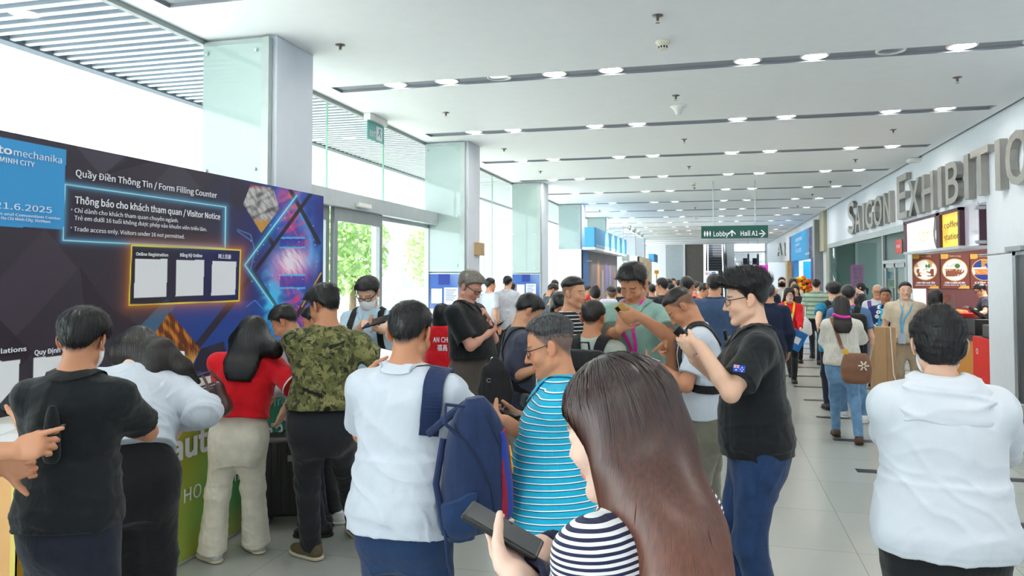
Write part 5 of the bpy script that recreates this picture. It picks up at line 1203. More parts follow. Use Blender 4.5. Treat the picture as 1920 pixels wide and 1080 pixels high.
for i in range(9): r_ = random.random; tagm = MB().lathe((4.29 + .085 * (i % 3), 15.5 + .2 * (i // 3) + .05 * r_(), 1.08), [(.001, .09), (.05, .075), (.075, .03), (.07, 0), (.001, 0)], 10).build('pastry', plain('pastry', srgb(196, 120, 52), .7, var=.2), fd, smooth=True)
MB().box(4.22, 4.23, 15.25, 16.4, .82, 1.45).build('guard', GLASS, fd)
pl_ = thing('cash_drawer', 'gray wire basket box on the stall counter beside the worker', 'box', (4.5, 13.7, .8)); MB().box(4.26, 4.52, 13.45, 13.95, .8, 1.0).build('body', plain('drawer_gray', srgb(66, 62, 62), .4), pl_, bevel=.01)
# door with closer at far right
d5 = bpy.data.objects.new('door_5', None); link(d5); d5['kind'] = 'structure'; d5.location = (XR, 11, 0)
MB().box(XR - .05, XR + .1, 12.08, 12.2, 0, 2.16).box(XR - .05, XR + .1, 9.9, 10.0, 0, 2.16).box(XR - .05, XR + .1, 9.9, 12.2, 2.08, 2.16).build('door_frame', STEEL, d5); MB().box(XR - .02, XR + .03, 10.0, 12.08, .02, 2.08).build('door_leaf', plain('door_dark', srgb(64, 66, 70), .3), d5)
dc = thing('door_closer', 'steel door closer with a long arm above the door at the right edge', 'door closer', (XR, 12, 2.15)); MB().box(XR - .16, XR, 11.6, 12.15, 2.13, 2.20).build('body', STEEL, dc, bevel=.008); MB().tube([(XR - .1, 12.1, 2.12), (XR - .22, 12.55, 2.10), (XR - .3, 12.75, 2.10)], .014, 8).build('arm', STEEL, dc)
# far right: arch with banner, hall sign, pillars
struct(MB().box(XR - .12, XR, 30.2, 31.4, 2.7, HC).box(XR - .02, XR, 29.85, 30.4, 0, 2.9), 'trim_40', plain('beige_pilaster', srgb(178, 172, 146), .6)); struct(MB().box(XR - .3, XR, 31.35, 31.75, 0, 3.95), 'trim_41', plain('gray_post', srgb(140, 144, 146), .4, .4))
ar = thing('entrance_arch', 'blue printed entrance arch with white lettering over the hall A1 doorway', 'banner arch', (XR - .2, 36, 0))
def af(u, v, V):
    C = np.repeat(lin((0, 152, 214))[None], len(u), 0); w = sstep(6.4, 9.5, u)[:, None]; C = C * (1 - w) + lin((112, 140, 108)) * w; n = wav(np.stack([u * .5, v, 0 * u], 1), 3.0, 6); m = ((u < .9) | (np.abs(u - 8.6) < .5)); C[m] = (lin((66, 70, 150)) * np.clip(.6 + n[m, None] * .5, 0, 1) + lin((190, 70, 130)) * np.clip(n[m, None] - .3, 0, 1)); return C
print_panel('fascia_print', (XR - .26, 41.5, 2.5), (0, -1, 0), (0, 0, 1), 10.0, 1.25, 160, 30, af, ar); MB().box(XR - .25, XR - .03, 31.78, 41.5, 2.5, 3.75).build('fascia', plain('fascia_blue', srgb(30, 110, 160), .6), ar)
for ya in (31.8, 39.4): print_panel('side_print', (XR - .26, ya + 1.1, .0), (0, -1, 0), (0, 0, 1), 1.1, 2.5, 20, 50, lambda u, v, V: np.clip(lin((74, 78, 150)) * (.8 + .5 * wav(np.stack([u, v * .5, 0 * u], 1), 5, 3)[:, None]), 0, 1), ar)
for ya in (31.8, 39.4): MB().box(XR - .255, XR - .03, ya, ya + 1.1, 0, 2.5).build('side_panel', plain('fascia_blue', None), ar)
for body, yy, zz, h_, w_ in (('automechanika', 38.4, 3.38, .18, 2.6), ('HO CHI MINH CITY', 38.4, 3.16, .10, 1.7), ('19–21.6.2025', 38.4, 2.86, .17, 2.3), ('messe frankfurt', 34.6, 2.66, .10, 1.5)): add_text('lettering', body, INK, (XR - .27, yy, zz), (0, -1, 0), (0, 0, 1), h_, ar, width=w_)
ip = thing('blue_wall_panel', 'bright blue panel with pale chevrons inside the arch doorway', 'panel', (5, 41, 0)); MB().box(XR + .3, 7.5, 40.6, 40.7, 0, 2.5).build('panel', plain('panel_cyan', srgb(0, 140, 206), .5), ip); m = MB()
for k in range(3):
    xx = 4.9 + k * .35; m.prism([(xx, 40.58, 2.0), (xx + .2, 40.58, 1.8), (xx, 40.58, 1.6), (xx + .06, 40.58, 1.6), (xx + .26, 40.58, 1.8), (xx + .06, 40.58, 2.0)], (0, .01, 0))
m.build('chevron', plain('chevron_pale', srgb(150, 214, 170), .5), ip)
hs_ = thing('wall_lettering', 'small far pair of gray wall letters beyond the blue arch', 'wall sign', (XR, 45, 2.9))
for ch, xa, xb in (('A', 1458, 1467), ('1', 1469.5, 1474)): a, b = on_x(xa, 480, XR - .02), on_x(xb, 480, XR - .02); add_text('letter', ch, LETTER, (XR - .03, a[1], on_x(xa, 480, XR)[2]), (0, -1, 0), (0, 0, 1), .72, hs_, width=abs(a[1] - b[1]), bold=.02, depth=.03)
pb = thing('pink_banner', 'bright pink vertical banner with dark lettering far down the right side', 'banner', (2.4, 36, 0)); Yb = 36; A, B = on_y(1418.5, 560, Yb), on_y(1440, 497, Yb)
MB().box(A[0], B[0], Yb, Yb + .05, .05, B[2]).build('print', plain('pink', srgb(238, 62, 196), .6), pb); MB().box(A[0] - .1, B[0] + .1, Yb - .2, Yb + .3, 0, .05).build('foot', ALU, pb)
for body, px_ in (('Đăng ký', 1430.5), ('On-site', 1421.5)): q = on_y(px_, 501, Yb); add_text('lettering', body, DINK, (q[0] - .02, Yb - .004, q[2]), (0, 0, -1), (1, 0, 0), .15, pb, width=.85, bold=.01)
wb = thing('info_counter', 'wood clad info booth on the far right behind the pink banner', 'booth', (3.2, 44, 0)); A, B = on_y(1398, 560, 49), on_y(1420, 499, 49); MB().box(A[0], 4.1, 49, 51, 0, B[2]).build('wood_panel', plain('wood', srgb(196, 166, 120), .5, var=.15), wb)
wc = thing('wood_pillar', 'wood clad pillar beside the arch under the far wall letters', 'pillar', (4, 43.2, 0)); A, B = on_x(1462, 550, XR - .3), on_x(1478, 490, XR - .3); MB().box(XR - .35, XR, B[1], A[1], 0, 2.55).build('wood_panel', plain('wood', None), wc)
wp = thing('display_wall', 'plain white display wall right of the pink banner', 'display wall', (3.6, 40, 0)); A, B = on_y(1441, 560, 40), on_y(1461, 492, 40); MB().box(A[0], B[0] + .3, 40, 40.1, 0, B[2]).build('panel', WHITE, wp)
for i, (xa, lab) in enumerate(((1403, 'far restroom blade sign with dark pictogram, the left one'), (1421, 'far restroom blade sign with dark pictogram, the right one'))):
    A = on_y(xa, 487, 50); t = thing('hanging_sign', lab, 'sign', (A[0], 50, A[2]), 'far restroom signs'); MB().box(A[0] - .05, A[0] + .05, 49.7, 50.3, A[2] - .35, A[2] + .35).build('panel', plain('blade_dark', srgb(70, 74, 80), .5), t); MB().box(A[0] - .32, A[0] - .06, 50, 50.03, A[2] - .3, A[2] + .1).build('pictogram', DINK, t); MB().box(A[0] - .01, A[0] + .01, 49.98, 50.02, A[2] + .35, HC).build('rod', ALU, t)
# flower stand under the arch
fs = thing('flower_stand', 'tall congratulation flower stand full of orange and yellow blooms', 'flower stand', (2.95, 22, 0)); c = at_s(1503, 545, .0152); fs.location = (c[0], c[1], 0)
MB().tube([(c[0], c[1], 0), (c[0], c[1], 1.2)], .03, 8).tube([(c[0] - .35, c[1], 0), (c[0], c[1], .9)], .02, 6).tube([(c[0] + .35, c[1], 0), (c[0], c[1], .9)], .02, 6).build('stand', plain('wood', None), fs)
r_ = np.random.RandomState(5); fcols = [plain('bloom_orange', srgb(236, 120, 20), .7), plain('bloom_yellow', srgb(246, 190, 30), .7), plain('bloom_red', srgb(206, 70, 20), .7)]
for i in range(60):
    a_, b_ = r_.rand() * 6.28, r_.rand() ** .6; p_ = np.array([c[0] + .33 * b_ * math.cos(a_), c[1] - .10 + .08 * r_.rand(), 1.35 + .42 * b_ * math.sin(a_)]); n_ = nrm([r_.normal() * .4, -1, r_.normal() * .4])
    MB().lathe(p_, [(.001, .03), (.035, .03), (.065, .012), (.07, -.004), (.02, -.02), (.001, -.02)], 9, ax=n_).build('bloom', fcols[i % 3], fs)
MB().lathe((c[0], c[1] + .06, 1.35), [(.001, .03), (.36, .02), (.36, -.03), (.001, -.04)], 20, ax=(0, -1, 0)).build('leaf_backing', plain('leaf_dark', srgb(70, 84, 34), .8, var=.3), fs); MB().box(c[0] - .3, c[0] + .3, c[1] - .08, c[1] - .06, .5, .95).build('wrap', plain('wrap_orange', srgb(236, 150, 90), .7), fs)
# ------------------------------------------------------------------ booths on the left
bo = thing('info_booth', 'exhibition booth with a spot lit light blue fascia and city skyline wall', 'booth', (-3.6, 27, 0)); XF = -3.5; ya, yb = 23.6, 32.8
MB().box(XF - .32, XF - .01, ya, yb, 2.68, 3.3).build('fascia_box', plain('booth_blue', srgb(84, 178, 236), .5), bo)
print_panel('fascia_print', (XF, ya, 2.68), (0, 1, 0), (0, 0, 1), yb - ya, .62, 60, 12, lambda u, v, V: np.repeat(lin((76, 156, 208))[None], len(u), 0), bo)
wall_text('automechanika', 1118, 462, 1158, 5, INK, XF, bo); MB().box(-4.9, -3.95, ya + .1, ya + .2, 0, 2.62).build('end_wall', WHITE, bo)
def cf(u, v, V):
    C = np.repeat(lin((112, 104, 108))[None], len(u), 0); n = wav(np.stack([u * .4, v * .3, 0 * u], 1), 4, 2)
    C = C * (1 - .25 * np.clip(n, 0, 1)[:, None]); m = u < 1.1; C[m] = lin((64, 118, 186))
    for (uu, hh, c_) in ((3.4, 2.3, (206, 140, 70)), (4.5, 2.0, (170, 160, 160)), (5.6, 2.45, (110, 100, 190)), (6.7, 2.2, (120, 130, 200)), (8.2, 1.9, (176, 120, 110))):
        e = np.exp(-(np.abs(u - uu) - (hh - v) * .22).clip(-9, 9) ** 2 / .02) * (v < hh); C = C * (1 - .75 * e[:, None]) + lin(c_) * .75 * e[:, None]
    return C
print_panel('wall_print', (-3.9, ya + .2, 0), (0, 1, 0), (0, 0, 1), yb - ya - .3, 2.62, 120, 40, cf, bo); MB().box(-3.98, -3.905, ya + .2, yb, 0, 2.62).build('wall_panel', DARK, bo)
wall_text('automechanika', 1100, 490, 1110, 3, INK, -3.895, bo, .01); MB().box(-3.9, XF, ya + .02, yb, 2.6, 2.68).build('soffit', WHITE, bo)
for i in range(4):
    y_ = 26.5 + i * 1.7; st = thing('spotlight', 'arm spotlight aimed at the light blue booth fascia, %s from the near end' % cnt[i], 'spotlight', (XF, y_, 3.3), 'booth arm spotlights')
    MB().tube([(XF - .1, y_, 3.3), (XF + .1, y_, 3.42), (XF + .75, y_, 3.42)], .015, 6).build('arm', ALU, st); h_ = MB().lathe((XF + .78, y_, 3.44), [(.03, -.1), (.075, .06), (.07, .09), (.001, .09)], 12, ax=(-.6, 0, -.8)).build('head', ALU, st); MB().lathe((XF + .78, y_, 3.44), [(.001, .088), (.066, .088), (.066, .094), (.001, .094)], 12, ax=(-.6, 0, -.8)).build('lens', plain('spot_lens', (1, .9, .75, 1), .4, var=0, emit=(1, .9, .75, 1), es=25), st)
    ld = bpy.data.lights.new('spot', 'SPOT'); ld.energy = 70; ld.spot_size = 1.5; ld.spot_blend = .8; ld.color = (1, .88, .74); ld.shadow_soft_size = .06; lo = bpy.data.objects.new('spot', ld); link(lo, st); lo.location = (.70, 0, .02); lo.rotation_euler = (0, math.radians(52), 0)
b3 = thing('info_booth', 'second white booth with a map poster behind the skyline booth', 'booth', (-3.4, 38, 0)); A = on_x(1199, 500, -3.4); B = on_x(1222, 500, -3.4)
MB().box(-4.15, -3.45, A[1], A[1] + .1, 0, 2.75).build('end_wall', WHITE, b3); print_panel('map_print', (-3.4, A[1], .0), (0, 1, 0), (0, 0, 1), B[1] - A[1], 2.7, 40, 40, lambda u, v, V: np.clip(lin((176, 160, 130)) * (1 + .4 * wav(np.stack([u * .6, v, 0 * u], 1), 5, 4)[:, None]) + lin((90, 120, 80)) * np.clip(wav(np.stack([u, v, 0 * u], 1), 3, 9), 0, 1)[:, None] * .4, 0, 1), b3); MB().box(-3.5, -3.405, A[1], B[1], 0, 2.72).build('wall_panel', DARK, b3)
b4 = thing('booth_sign', 'small light blue booth sign box far down the left side', 'sign', (-2.8, 46, 3)); A, B = on_y(1216, 491, 46), on_y(1226, 476, 46); MB().box(A[0], B[0], 46, 46.3, A[2], B[2]).build('box', plain('booth_blue', None), b4); MB().box(B[0], B[0] + .02, 46, 49, A[2], B[2]).build('side_print', plain('fascia_blue', None), b4); MB().box(A[0], A[0] + .1, 46.1, 46.25, 0, A[2]).build('post', WHITE, b4)
aw = thing('info_board', 'gray timetable board on the booth corner above the green polo man', 'board', (-3.5, 34, 2)); A, B = on_y(1166, 489, 34), on_y(1180, 478, 34); MB().box(A[0], B[0], 34, 34.05, A[2], B[2]).build('panel', plain('board_gray', srgb(168, 174, 176), .6), aw); MB().box(A[0], A[0] + .06, 34.0, 34.04, 0, A[2]).build('post', WHITE, aw)
yb_ = tag(MB().box(*[v for v in (lambda a: (a[0] - .12, a[0] + .12, a[1], a[1] + .1, a[2] - .1, a[2] + .1))(on_y(1231, 510, 44))]).tube([on_y(1231, 512, 44.05), on_y(1231, 512, 44.05) * np.array([1, 1, 0])], .03, 6).build('yellow_sign', plain('sign_amber', srgb(236, 170, 20), .5)), 'small yellow sign on a post far down the left side', 'sign')
rs_ = thing('poster_stand', 'white poster stand with red and blue print near the escalator foot', 'poster stand', (.2, 40, 0)); A, B = on_y(1322, 560, 40), on_y(1346.5, 508, 40); MB().box(A[0], B[0], 40, 40.06, .1, B[2]).build('panel', PAPER, rs_); MB().box(B[0] - .32, B[0] - .12, 39.99, 40, B[2] - .38, B[2] - .05).build('blue_block', plain('poster_cyan', srgb(20, 140, 200), .6), rs_); add_text('lettering', 'ReCom', plain('ink_red', srgb(206, 60, 70), .6), (A[0] + .03, 39.99, B[2] - .2), (1, 0, 0), (0, 0, 1), .12, rs_, width=.3); MB().box(A[0] + .08, B[0] - .25, 39.99, 40, B[2] - .75, B[2] - .45).build('photo_block', plain('poster_olive', srgb(150, 160, 110), .6, var=.4, vs=8), rs_); MB().box(A[0], B[0], 39.9, 40.2, 0, .1).build('foot', ALU, rs_)
fb2 = tag(MB().box(*[v for v in (lambda a: (-4.2, -4.1, a[1] - .2, a[1] + .2, a[2] - .12, a[2] + .12))(on_x(898, 467, -4.15))]).build('fire_call_box', plain('wood', None), bevel=.01), 'small wooden box on the second white column', 'wall box')
# ------------------------------------------------------------------ worn and carried things
def tloc(J, x, y, z): u = J['u']; return J['W'] + (J['Rc'][0] * x + J['Rc'][1] * y + J['Rc'][2] * z) * u
def band(name, J, pts, w, mat, parent, off=.006, thick=.006, n=40, snap=True, extra=None):
    P = np.array(pts, float); t = np.linspace(0, len(P) - 1, n); Q = np.stack([np.interp(t, np.arange(len(P)), P[:, i]) for i in range(3)], 1)
    for _ in range(4): Q[1:-1] = (Q[:-2] + Q[1:-1] * 2 + Q[2:]) / 4
    S = extra or J['shirt']
    if snap:
        Q = S.snap(Q, off)
        for _ in range(3): Q[1:-1] = (Q[:-2] + Q[1:-1] * 2 + Q[2:]) / 4
        d = S.ev(Q); Q = Q + S.grad(Q) * np.clip(off - d, 0, .05)[:, None]
    T = np.gradient(Q, axis=0); T /= np.linalg.norm(T, axis=1, keepdims=True) + 1e-9
    N = S.grad(Q, .01); B = np.cross(T, N); B /= np.linalg.norm(B, axis=1, keepdims=True) + 1e-9; N = np.cross(B, T)
    E1, E2 = Q + B * w / 2, Q - B * w / 2
    if snap:
        for E in (E1, E2):
            d = S.ev(E); E += S.grad(E) * np.clip(off * .7 - d, -.01, .04)[:, None]
    V = np.stack([E1, E2, E2 + N * thick, E1 + N * thick], 1).reshape(-1, 3); F = []
    for i in range(n - 1):
        for k in range(4): F.append((i * 4 + k, (i + 1) * 4 + k, (i + 1) * 4 + (k + 1) % 4, i * 4 + (k + 1) % 4))
    F += [(3, 2, 1, 0), tuple((n - 1) * 4 + k for k in range(4))]
    return mesh_np(name, V, F, mat, parent, False)
def strap_pts(J, e, drop=0):
    g = J['sp'].get('girth', 1); return [tloc(J, .075 * e, -.15 * g, .26), tloc(J, .085 * e, -.12 * g, .36), tloc(J, .10 * e, -.02, .43), tloc(J, .115 * e, .10 * g, .36), tloc(J, .125 * e, .16 * g, .22), tloc(J, .15 * e, .13 * g, .08), tloc(J, .185 * e * g, .02, .02), tloc(J, .15 * e, -.12 * g, .0)]
def backpack(J, label, mat, size=(.30, .44, .15), z=.16, straps=(-1, 1), group=None, strapw=.055, vox=.008, soft=0, top_handle=True, y0=.125, tag_mat=None):
    u = J['u']; Rc = J['Rc']; g = J['sp'].get('girth', 1); w, h, d = [q / 2 for q in size]; c = J['W'] + Rc[2] * z * u - Rc[1] * (y0 * g * u + d + .012)
    t = thing('backpack', label, 'backpack', c, group); p = Prog(); p.u(rbox(c, Rc, (w, d * .8, h), .055)); p.u(rbox(c - Rc[1] * d * .3 - Rc[2] * h * .1, Rc, (w * .92, d * .75, h * .86), .06), .04)
    p.fn(lambda Q, dd: dd + .004 * wav((Q - c), 14, 4) * (1 + soft)); solid('bag_body', p, vox, mat, t)
    q = Prog(); pc = c - Rc[1] * d * .82 - Rc[2] * h * .38; q.u(rbox(pc, Rc, (w * .78, d * .45, h * .42), .035)); solid('front_pocket', q, vox, mat, t)
    for zz, ww in ((.30, .8), (-.02, .74)):
        pts = [c + Rc[0] * w * ww * math.cos(a) - Rc[1] * (d * 1.02) + Rc[2] * (h * zz + .05 * math.sin(a)) for a in np.linspace(math.pi, 0, 14)]
        MB().tube([p_ for p_ in p.snap(np.array(pts), .002)], .003, 5).build('zipper', _M['lens_black'], t)
    for e in straps: band('shoulder_strap', J, strap_pts(J, e), strapw, mat, t)
    if top_handle: MB().tube([c + Rc[2] * h * .93 + Rc[0] * .035 + Rc[1] * d * .5, c + Rc[2] * (h + .045) + Rc[0] * .03 + Rc[1] * d * .4, c + Rc[2] * (h + .045) - Rc[0] * .03 + Rc[1] * d * .4, c + Rc[2] * h * .93 - Rc[0] * .035 + Rc[1] * d * .5], .008, 6).build('top_handle', mat, t)
    return t
def lanyard(J, label, mat, badge=True, drop=.10, w=.016, side=0, bcol=None):
    u = J['u']; t = thing('lanyard', label, 'lanyard', tloc(J, 0, .14, drop), None); g = J['sp'].get('girth', 1); b = .06 * J['sp'].get('top', {}).get('belly', 0)
    pts = [tloc(J, 0, -.075, .425)] ; L = []
    for e in (-1, 1): L.append([tloc(J, e * .01, -.085, .43), tloc(J, e * .05, -.06, .44), tloc(J, e * .066, .0, .42), tloc(J, e * .07, .08, .37), tloc(J, e * .045, .14 * g, .28), tloc(J, e * .02 + side, .16 * g + b * .5, .18), tloc(J, e * .004 + side, .16 * g + b, drop)])
    for q in L: band('strap', J, q, w, mat, t, off=.007, thick=.003, n=30)
    if badge:
        c = J['shirt'].snap(np.array([tloc(J, side, .16 * g + b, drop - .07)]), .012)[0]; A = [J['Rc'][0], J['Rc'][1], J['Rc'][2]]
        MB().obox(c, A, (.045, .003, .065)).build('badge', bcol or PAPER, t); MB().obox(c + A[2] * .072, A, (.008, .004, .01)).build('clip', CHROME, t)
    return t
def ring_band(name, J, prog, c, R, z0, z1, off, mat, vox, parent):
    p = Prog(); p.u((lambda P: prog.ev(P) - off, prog.lo - off, prog.hi + off)); p.cut(c + R[2] * z1, R[2]); p.cut(c + R[2] * z0, -R[2]); return solid(name, p, vox, mat, parent, 0)
def belt(J, mat, z=.085, buckle=True):
    u = J['u']; b = ring_band('belt', J, J['trp'], J['pel'], J['Rp'], (z - .02) * u, (z + .018) * u, .008, mat, .008, J['P'])
    if buckle:
        c = J['trp'].snap(np.array([J['pel'] + J['Rp'][1] * .2 * u + J['Rp'][2] * z * u]), .012)[0]; MB().obox(c, J['Rp'], (.022, .004, .02)).build('buckle', CHROME, b)
    return b
def on_shirt(J, px, py, s):
    """first point of the shirt met along the line of sight of a pixel near depth s"""
    ss = s * np.linspace(.84, 1.06, 200); P = np.array([at_s(px, py, k) for k in ss]); d = J['shirt'].ev(P); i = np.argmax(d < .003); return P[i] if d[i] < .003 else at_s(px, py, s)
def patch_on(name, J, world, nrm_, up, w, h, mat, parent, depth=.003, off=.004):
    """small flat badge lying on the shirt near a world point"""
    q = J['shirt'].snap(np.array([world]), off)[0]; n = J['shirt'].grad(q[None], .02)[0]; u = nrm(np.asarray(up) - n * n.dot(up)); r = np.cross(u, n)
    return q, r, u, n
def shirt_text(J, body, px, py, s, h, w, mat, parent, up=None, bold=.02):
    q, r, u, n = patch_on('t', J, on_shirt(J, px, py, s), None, up if up is not None else J['Rc'][2], 0, 0, None, None, off=.005)
    o = add_text('lettering', body, mat, q - r * w / 2 - u * h / 2, r, u, h, parent, depth=0.0, width=w, bold=bold)
    me = o.data; nv = len(me.vertices); V = np.zeros(nv * 3, np.float32); me.vertices.foreach_get('co', V); V = V.reshape(-1, 3) + origin(parent); V = J['shirt'].snap(V.astype(float), .004, 4) - origin(parent); me.vertices.foreach_set('co', V.astype(np.float32).ravel()); me.update(); return o
# ------------------------------------------------------------------ cloth
F_ = lambda n, r, g, b, **k: fabric(n, srgb(r, g, b), **k)
BLK = F_('polo_black', 26, 30, 33); BLKW = F_('cotton_black', 30, 31, 34); DKNAVY = F_('navy_trouser', 34, 38, 52); WHT = F_('white_cotton', 206, 213, 224, var=.03); JKT = F_('white_nylon', 212, 217, 226, var=.02, fs=5, folds=.3, rough=.6)
RED = F_('red_cotton', 214, 20, 34); CREAM = F_('cream_denim', 222, 216, 200); BLKD = F_('black_denim', 36, 38, 44); NAVY = F_('navy_cotton', 34, 58, 96); DGRAY = F_('navy_gray_tee', 66, 70, 88); SAGE = F_('sage_tee', 174, 182, 172); GRN = F_('green_polo', 142, 178, 168); LBLUE = F_('sky_shirt', 190, 216, 234); KHAKI = F_('khaki_gray', 132, 128, 114); BRNG = F_('brown_gray_trouser', 92, 84, 78)
JEAN = fabric('denim_dark', srgb(38, 62, 102), weave=380, var=.25); JEANL = fabric('denim_light', srgb(112, 152, 190), weave=380, var=.22); LGRAY = F_('light_gray_trouser', 196, 198, 200); BPK = F_('pack_black', 24, 25, 28, rough=.7); BPN = F_('pack_navy', 30, 46, 84, rough=.7); BEIGE = F_('beige_knit', 214, 200, 176); BEIGET = F_('beige_trouser', 190, 172, 146)
c_ = lambda r, g, b: srgb(r, g, b)
TEAL_ST = attr_fabric('cyan_striped', lambda k, sc, v: stripe(k, sc, .0235, [(0, c_(30, 176, 214)), (.58, c_(20, 60, 92)), (.70, c_(244, 248, 250)), (.86, c_(30, 176, 214))]))
CYAN = F_('cyan_collar', 26, 178, 216)
NAVY_ST = attr_fabric('navy_white_striped', lambda k, sc, v: stripe(k, sc, .0095, [(0, c_(40, 44, 76)), (.5, c_(242, 242, 244))]))
BLK_ST = attr_fabric('black_white_striped', lambda k, sc, v: stripe(k, sc, .030, [(0, c_(24, 26, 32)), (.76, c_(224, 226, 228))]))
GRN_ST = attr_fabric('green_striped', lambda k, sc, v: stripe(k, sc, .085, [(0, c_(168, 192, 172)), (.46, c_(120, 146, 134)), (.72, c_(60, 84, 80)), (.80, c_(168, 192, 172))]))
def camo_fn(k, sc, v):
    v2 = k.coord('Object', (1, 1, 1.15)); a = k.noise(v2, 16, 6, .68, .6); b = k.noise(k.coord('Object', (1.1, 1, .9)), 22, 6, .7, 1.0); c = k.noise(v2, 10, 5, .7, .8)
    x = k.mix(k.ramp(a, [(.47, (0, 0, 0, 1)), (.50, (1, 1, 1, 1))]), c_(134, 130, 84), c_(96, 98, 58)); x = k.mix(k.ramp(b, [(.53, (0, 0, 0, 1)), (.56, (1, 1, 1, 1))]), x, c_(56, 60, 38)); return k.mix(k.ramp(c, [(.57, (0, 0, 0, 1)), (.60, (1, 1, 1, 1))]), x, c_(28, 30, 26))
CAMO = attr_fabric('camo', camo_fn)
def floral_fn(k, sc, v):
    vo = k.n('ShaderNodeTexVoronoi'); vo.inputs['Scale'].default_value = 11; k.l(v, vo.inputs['Vector']); n = k.noise(v, 70, 2)
    d = k.math('ADD', vo.outputs['Distance'], k.math('MULTIPLY', n, .22)); return k.ramp(d, [(0, c_(60, 90, 150)), (.24, c_(232, 232, 236)), (.46, c_(32, 48, 96))], 'CONSTANT')
FLORAL = attr_fabric('floral', floral_fn)
RIB = attr_fabric('white_ribbed', lambda k, sc, v: k.ramp(k.math('FRACT', k.math('MULTIPLY', k.math('ADD', k.math('MULTIPLY', k.n('ShaderNodeSeparateXYZ').outputs[0], 0.0), k.noise(k.coord('Object', (1, 1, .02)), 60, 1)), 6)), [(.3, c_(226, 222, 212)), (.8, c_(200, 196, 184))]))
short = lambda col='black', **k: dict(style='short', col=col, top=k.pop('top', .016), side=k.pop('side', .008), **k)
CROP = lambda n, L=.022, r=.0006, **k: dict(n=n, len=L, r=r, **k)
JJ = {}
def P_(key, **sp): JJ[key] = make_person(sp); return JJ[key]
polo = lambda m, **k: dict(mat=m, collar=True, **k)
# --- counter side
J = P_('black_polo', label='person in black polo and face mask, back turned, at the orange counter end', s=.0021, head=(158, 573), face=-14, hy=-6, hp=16, hr=3, lean=5, skin='tan', sw=1.0, mask=True, girth=.93,
   hair=short(top=.022, side=.012, nape=-.062, strands=CROP(2200, .028, lift=.35)), top=polo(BLK, hem=.17, ease=.016, slen=.74, sflare=1.1, flare=.012), bot=dict(mat=DKNAVY, r=(.095, .074, .068)), feet={'L': (-.20, .22), 'R': (.16, -.08)},
   phone=dict(at=(27, 752, .00232), dir=(-.45, .85, .3), nz=1.6, label='dark phone held up by the black polo visitor at the counter'), armL=dict(w=(36, 782, .0022), el=(76, 832), f=(-.3, .75, .45), n=(-.1, -.3, 1), curl='cup', side=(-1, 0, .2)), armR=dict(w=(215, 792, .0023), el=(284, 812)))
pc = at_s(97, 812, .00196); pg = Prog(); pg.u(tab(pc, np.eye(3), [-.11, -.09, -.02, .06, .10], [.022, .036, .034, .026, .012], [.014, .022, .022, .018, .010])); po_ = thing('pouch', 'small black pouch hanging at the left side of the black polo visitor', 'pouch', pc); solid('pouch_body', pg, .006, BLK, po_)
P_('edge_arms', label='person cut by the left frame edge, only the hands and a white sleeve in view', s=.0017, head=(-150, 560), face=88, hp=30, lean=6, skin='tan', hair=short(), top=dict(mat=WHT, sleeve='long', slen=.70, ease=.012, hem=.22), bot=dict(mat=DKNAVY),
   armR=dict(w=(33, 845, .00168), el=(-70, 880), f=(.95, .1, .28), n=(.1, .9, -.2), curl='tap', thumb='in', side=(0, 0, 1)), armL=dict(w=(8, 876, .0018), pix=True, el=(-70, 905), f=(.9, .1, .1), curl='hold'))
phone_build('phone', 'phone in the hands at the left frame edge', at_s(72, 822, .00172), (.85, .25, .45), (-.35, -.2, .9))
def hair_fall(pg, J, hd, u):
    q = [at_s(238, 660, .00272), at_s(298, 664, .00266), at_s(343, 690, .00266), at_s(372, 716, .0027)]; pg.u(rc(q[0], q[1], .088, .075), .04); pg.u(rc(q[1], q[2], .075, .042), .04); pg.u(rc(q[2], q[3], .042, .010), .03); pg.u(rc(at_s(262, 668, .00268), at_s(288, 694, .00262), .06, .045), .04)
J = P_('leaning', sex='f', label='person with long dark hair in white blouse, bent over the counter beside the black polo', s=.0027, head=(258, 611), face=-42, hp=55, hr=12, lean=34, skin='pale', girth=1.0,
   hair=dict(style='drape', col='dark', top=.016, side=.012, extra=[hair_fall], strands=dict(n=2000, len=.20, r=.0009, mode='long', steps=10, rnd=.05)), top=dict(mat=WHT, sleeve='long', ease=.022, wide=.03, hem=.03, sw=1.35, folds=.009), bot=dict(mat=BLKW, r=(.112, .105, .11), rise=.03), shoem='shoe_black', armR=dict(w=(345, 790, .0027), el=(374, 752)), armL=dict(w=(215, 770, .0028)))
hb = at_s(394, 752, .0031); hbt = thing('handbag', 'dark brown leather handbag between the white blouse and the red shirt', 'handbag', hb); pg = Prog(); Rb = np.array([nrm((.93, .2, .3)), nrm((-.2, .97, 0)), nrm((-.3, -.05, .95))])
pg.u(rbox(hb, Rb, (.10, .045, .10), .035)); pg.u(rbox(hb - Rb[2] * .05, Rb, (.11, .055, .05), .04), .03); solid('bag_body', pg, .006, plain('leather_oxblood', srgb(74, 42, 40), .35, var=.15, vs=20, bump=.2, bs=60, coat=.2), hbt); MB().tube([hb + Rb[0] * -.09 + Rb[2] * .09, hb + Rb[0] * -.04 + Rb[2] * .16, hb + Rb[0] * .05 + Rb[2] * .16, hb + Rb[0] * .09 + Rb[2] * .09], .008, 6).build('handle', plain('leather_oxblood', None), hbt); MB().tube([hb + Rb[2] * .15, J['ER'] * .5 + hb * .5 + np.array([0, 0, .1]), J['ER'] + np.array([0, 0, .05])], .008, 6).build('strap', plain('leather_oxblood', None), hbt); MB().tube([hb + Rb[0] * -.08 + Rb[2] * .085 - Rb[1] * .05, hb + Rb[0] * .08 + Rb[2] * .085 - Rb[1] * .05], .003, 5).build('zipper', CHROME, hbt)
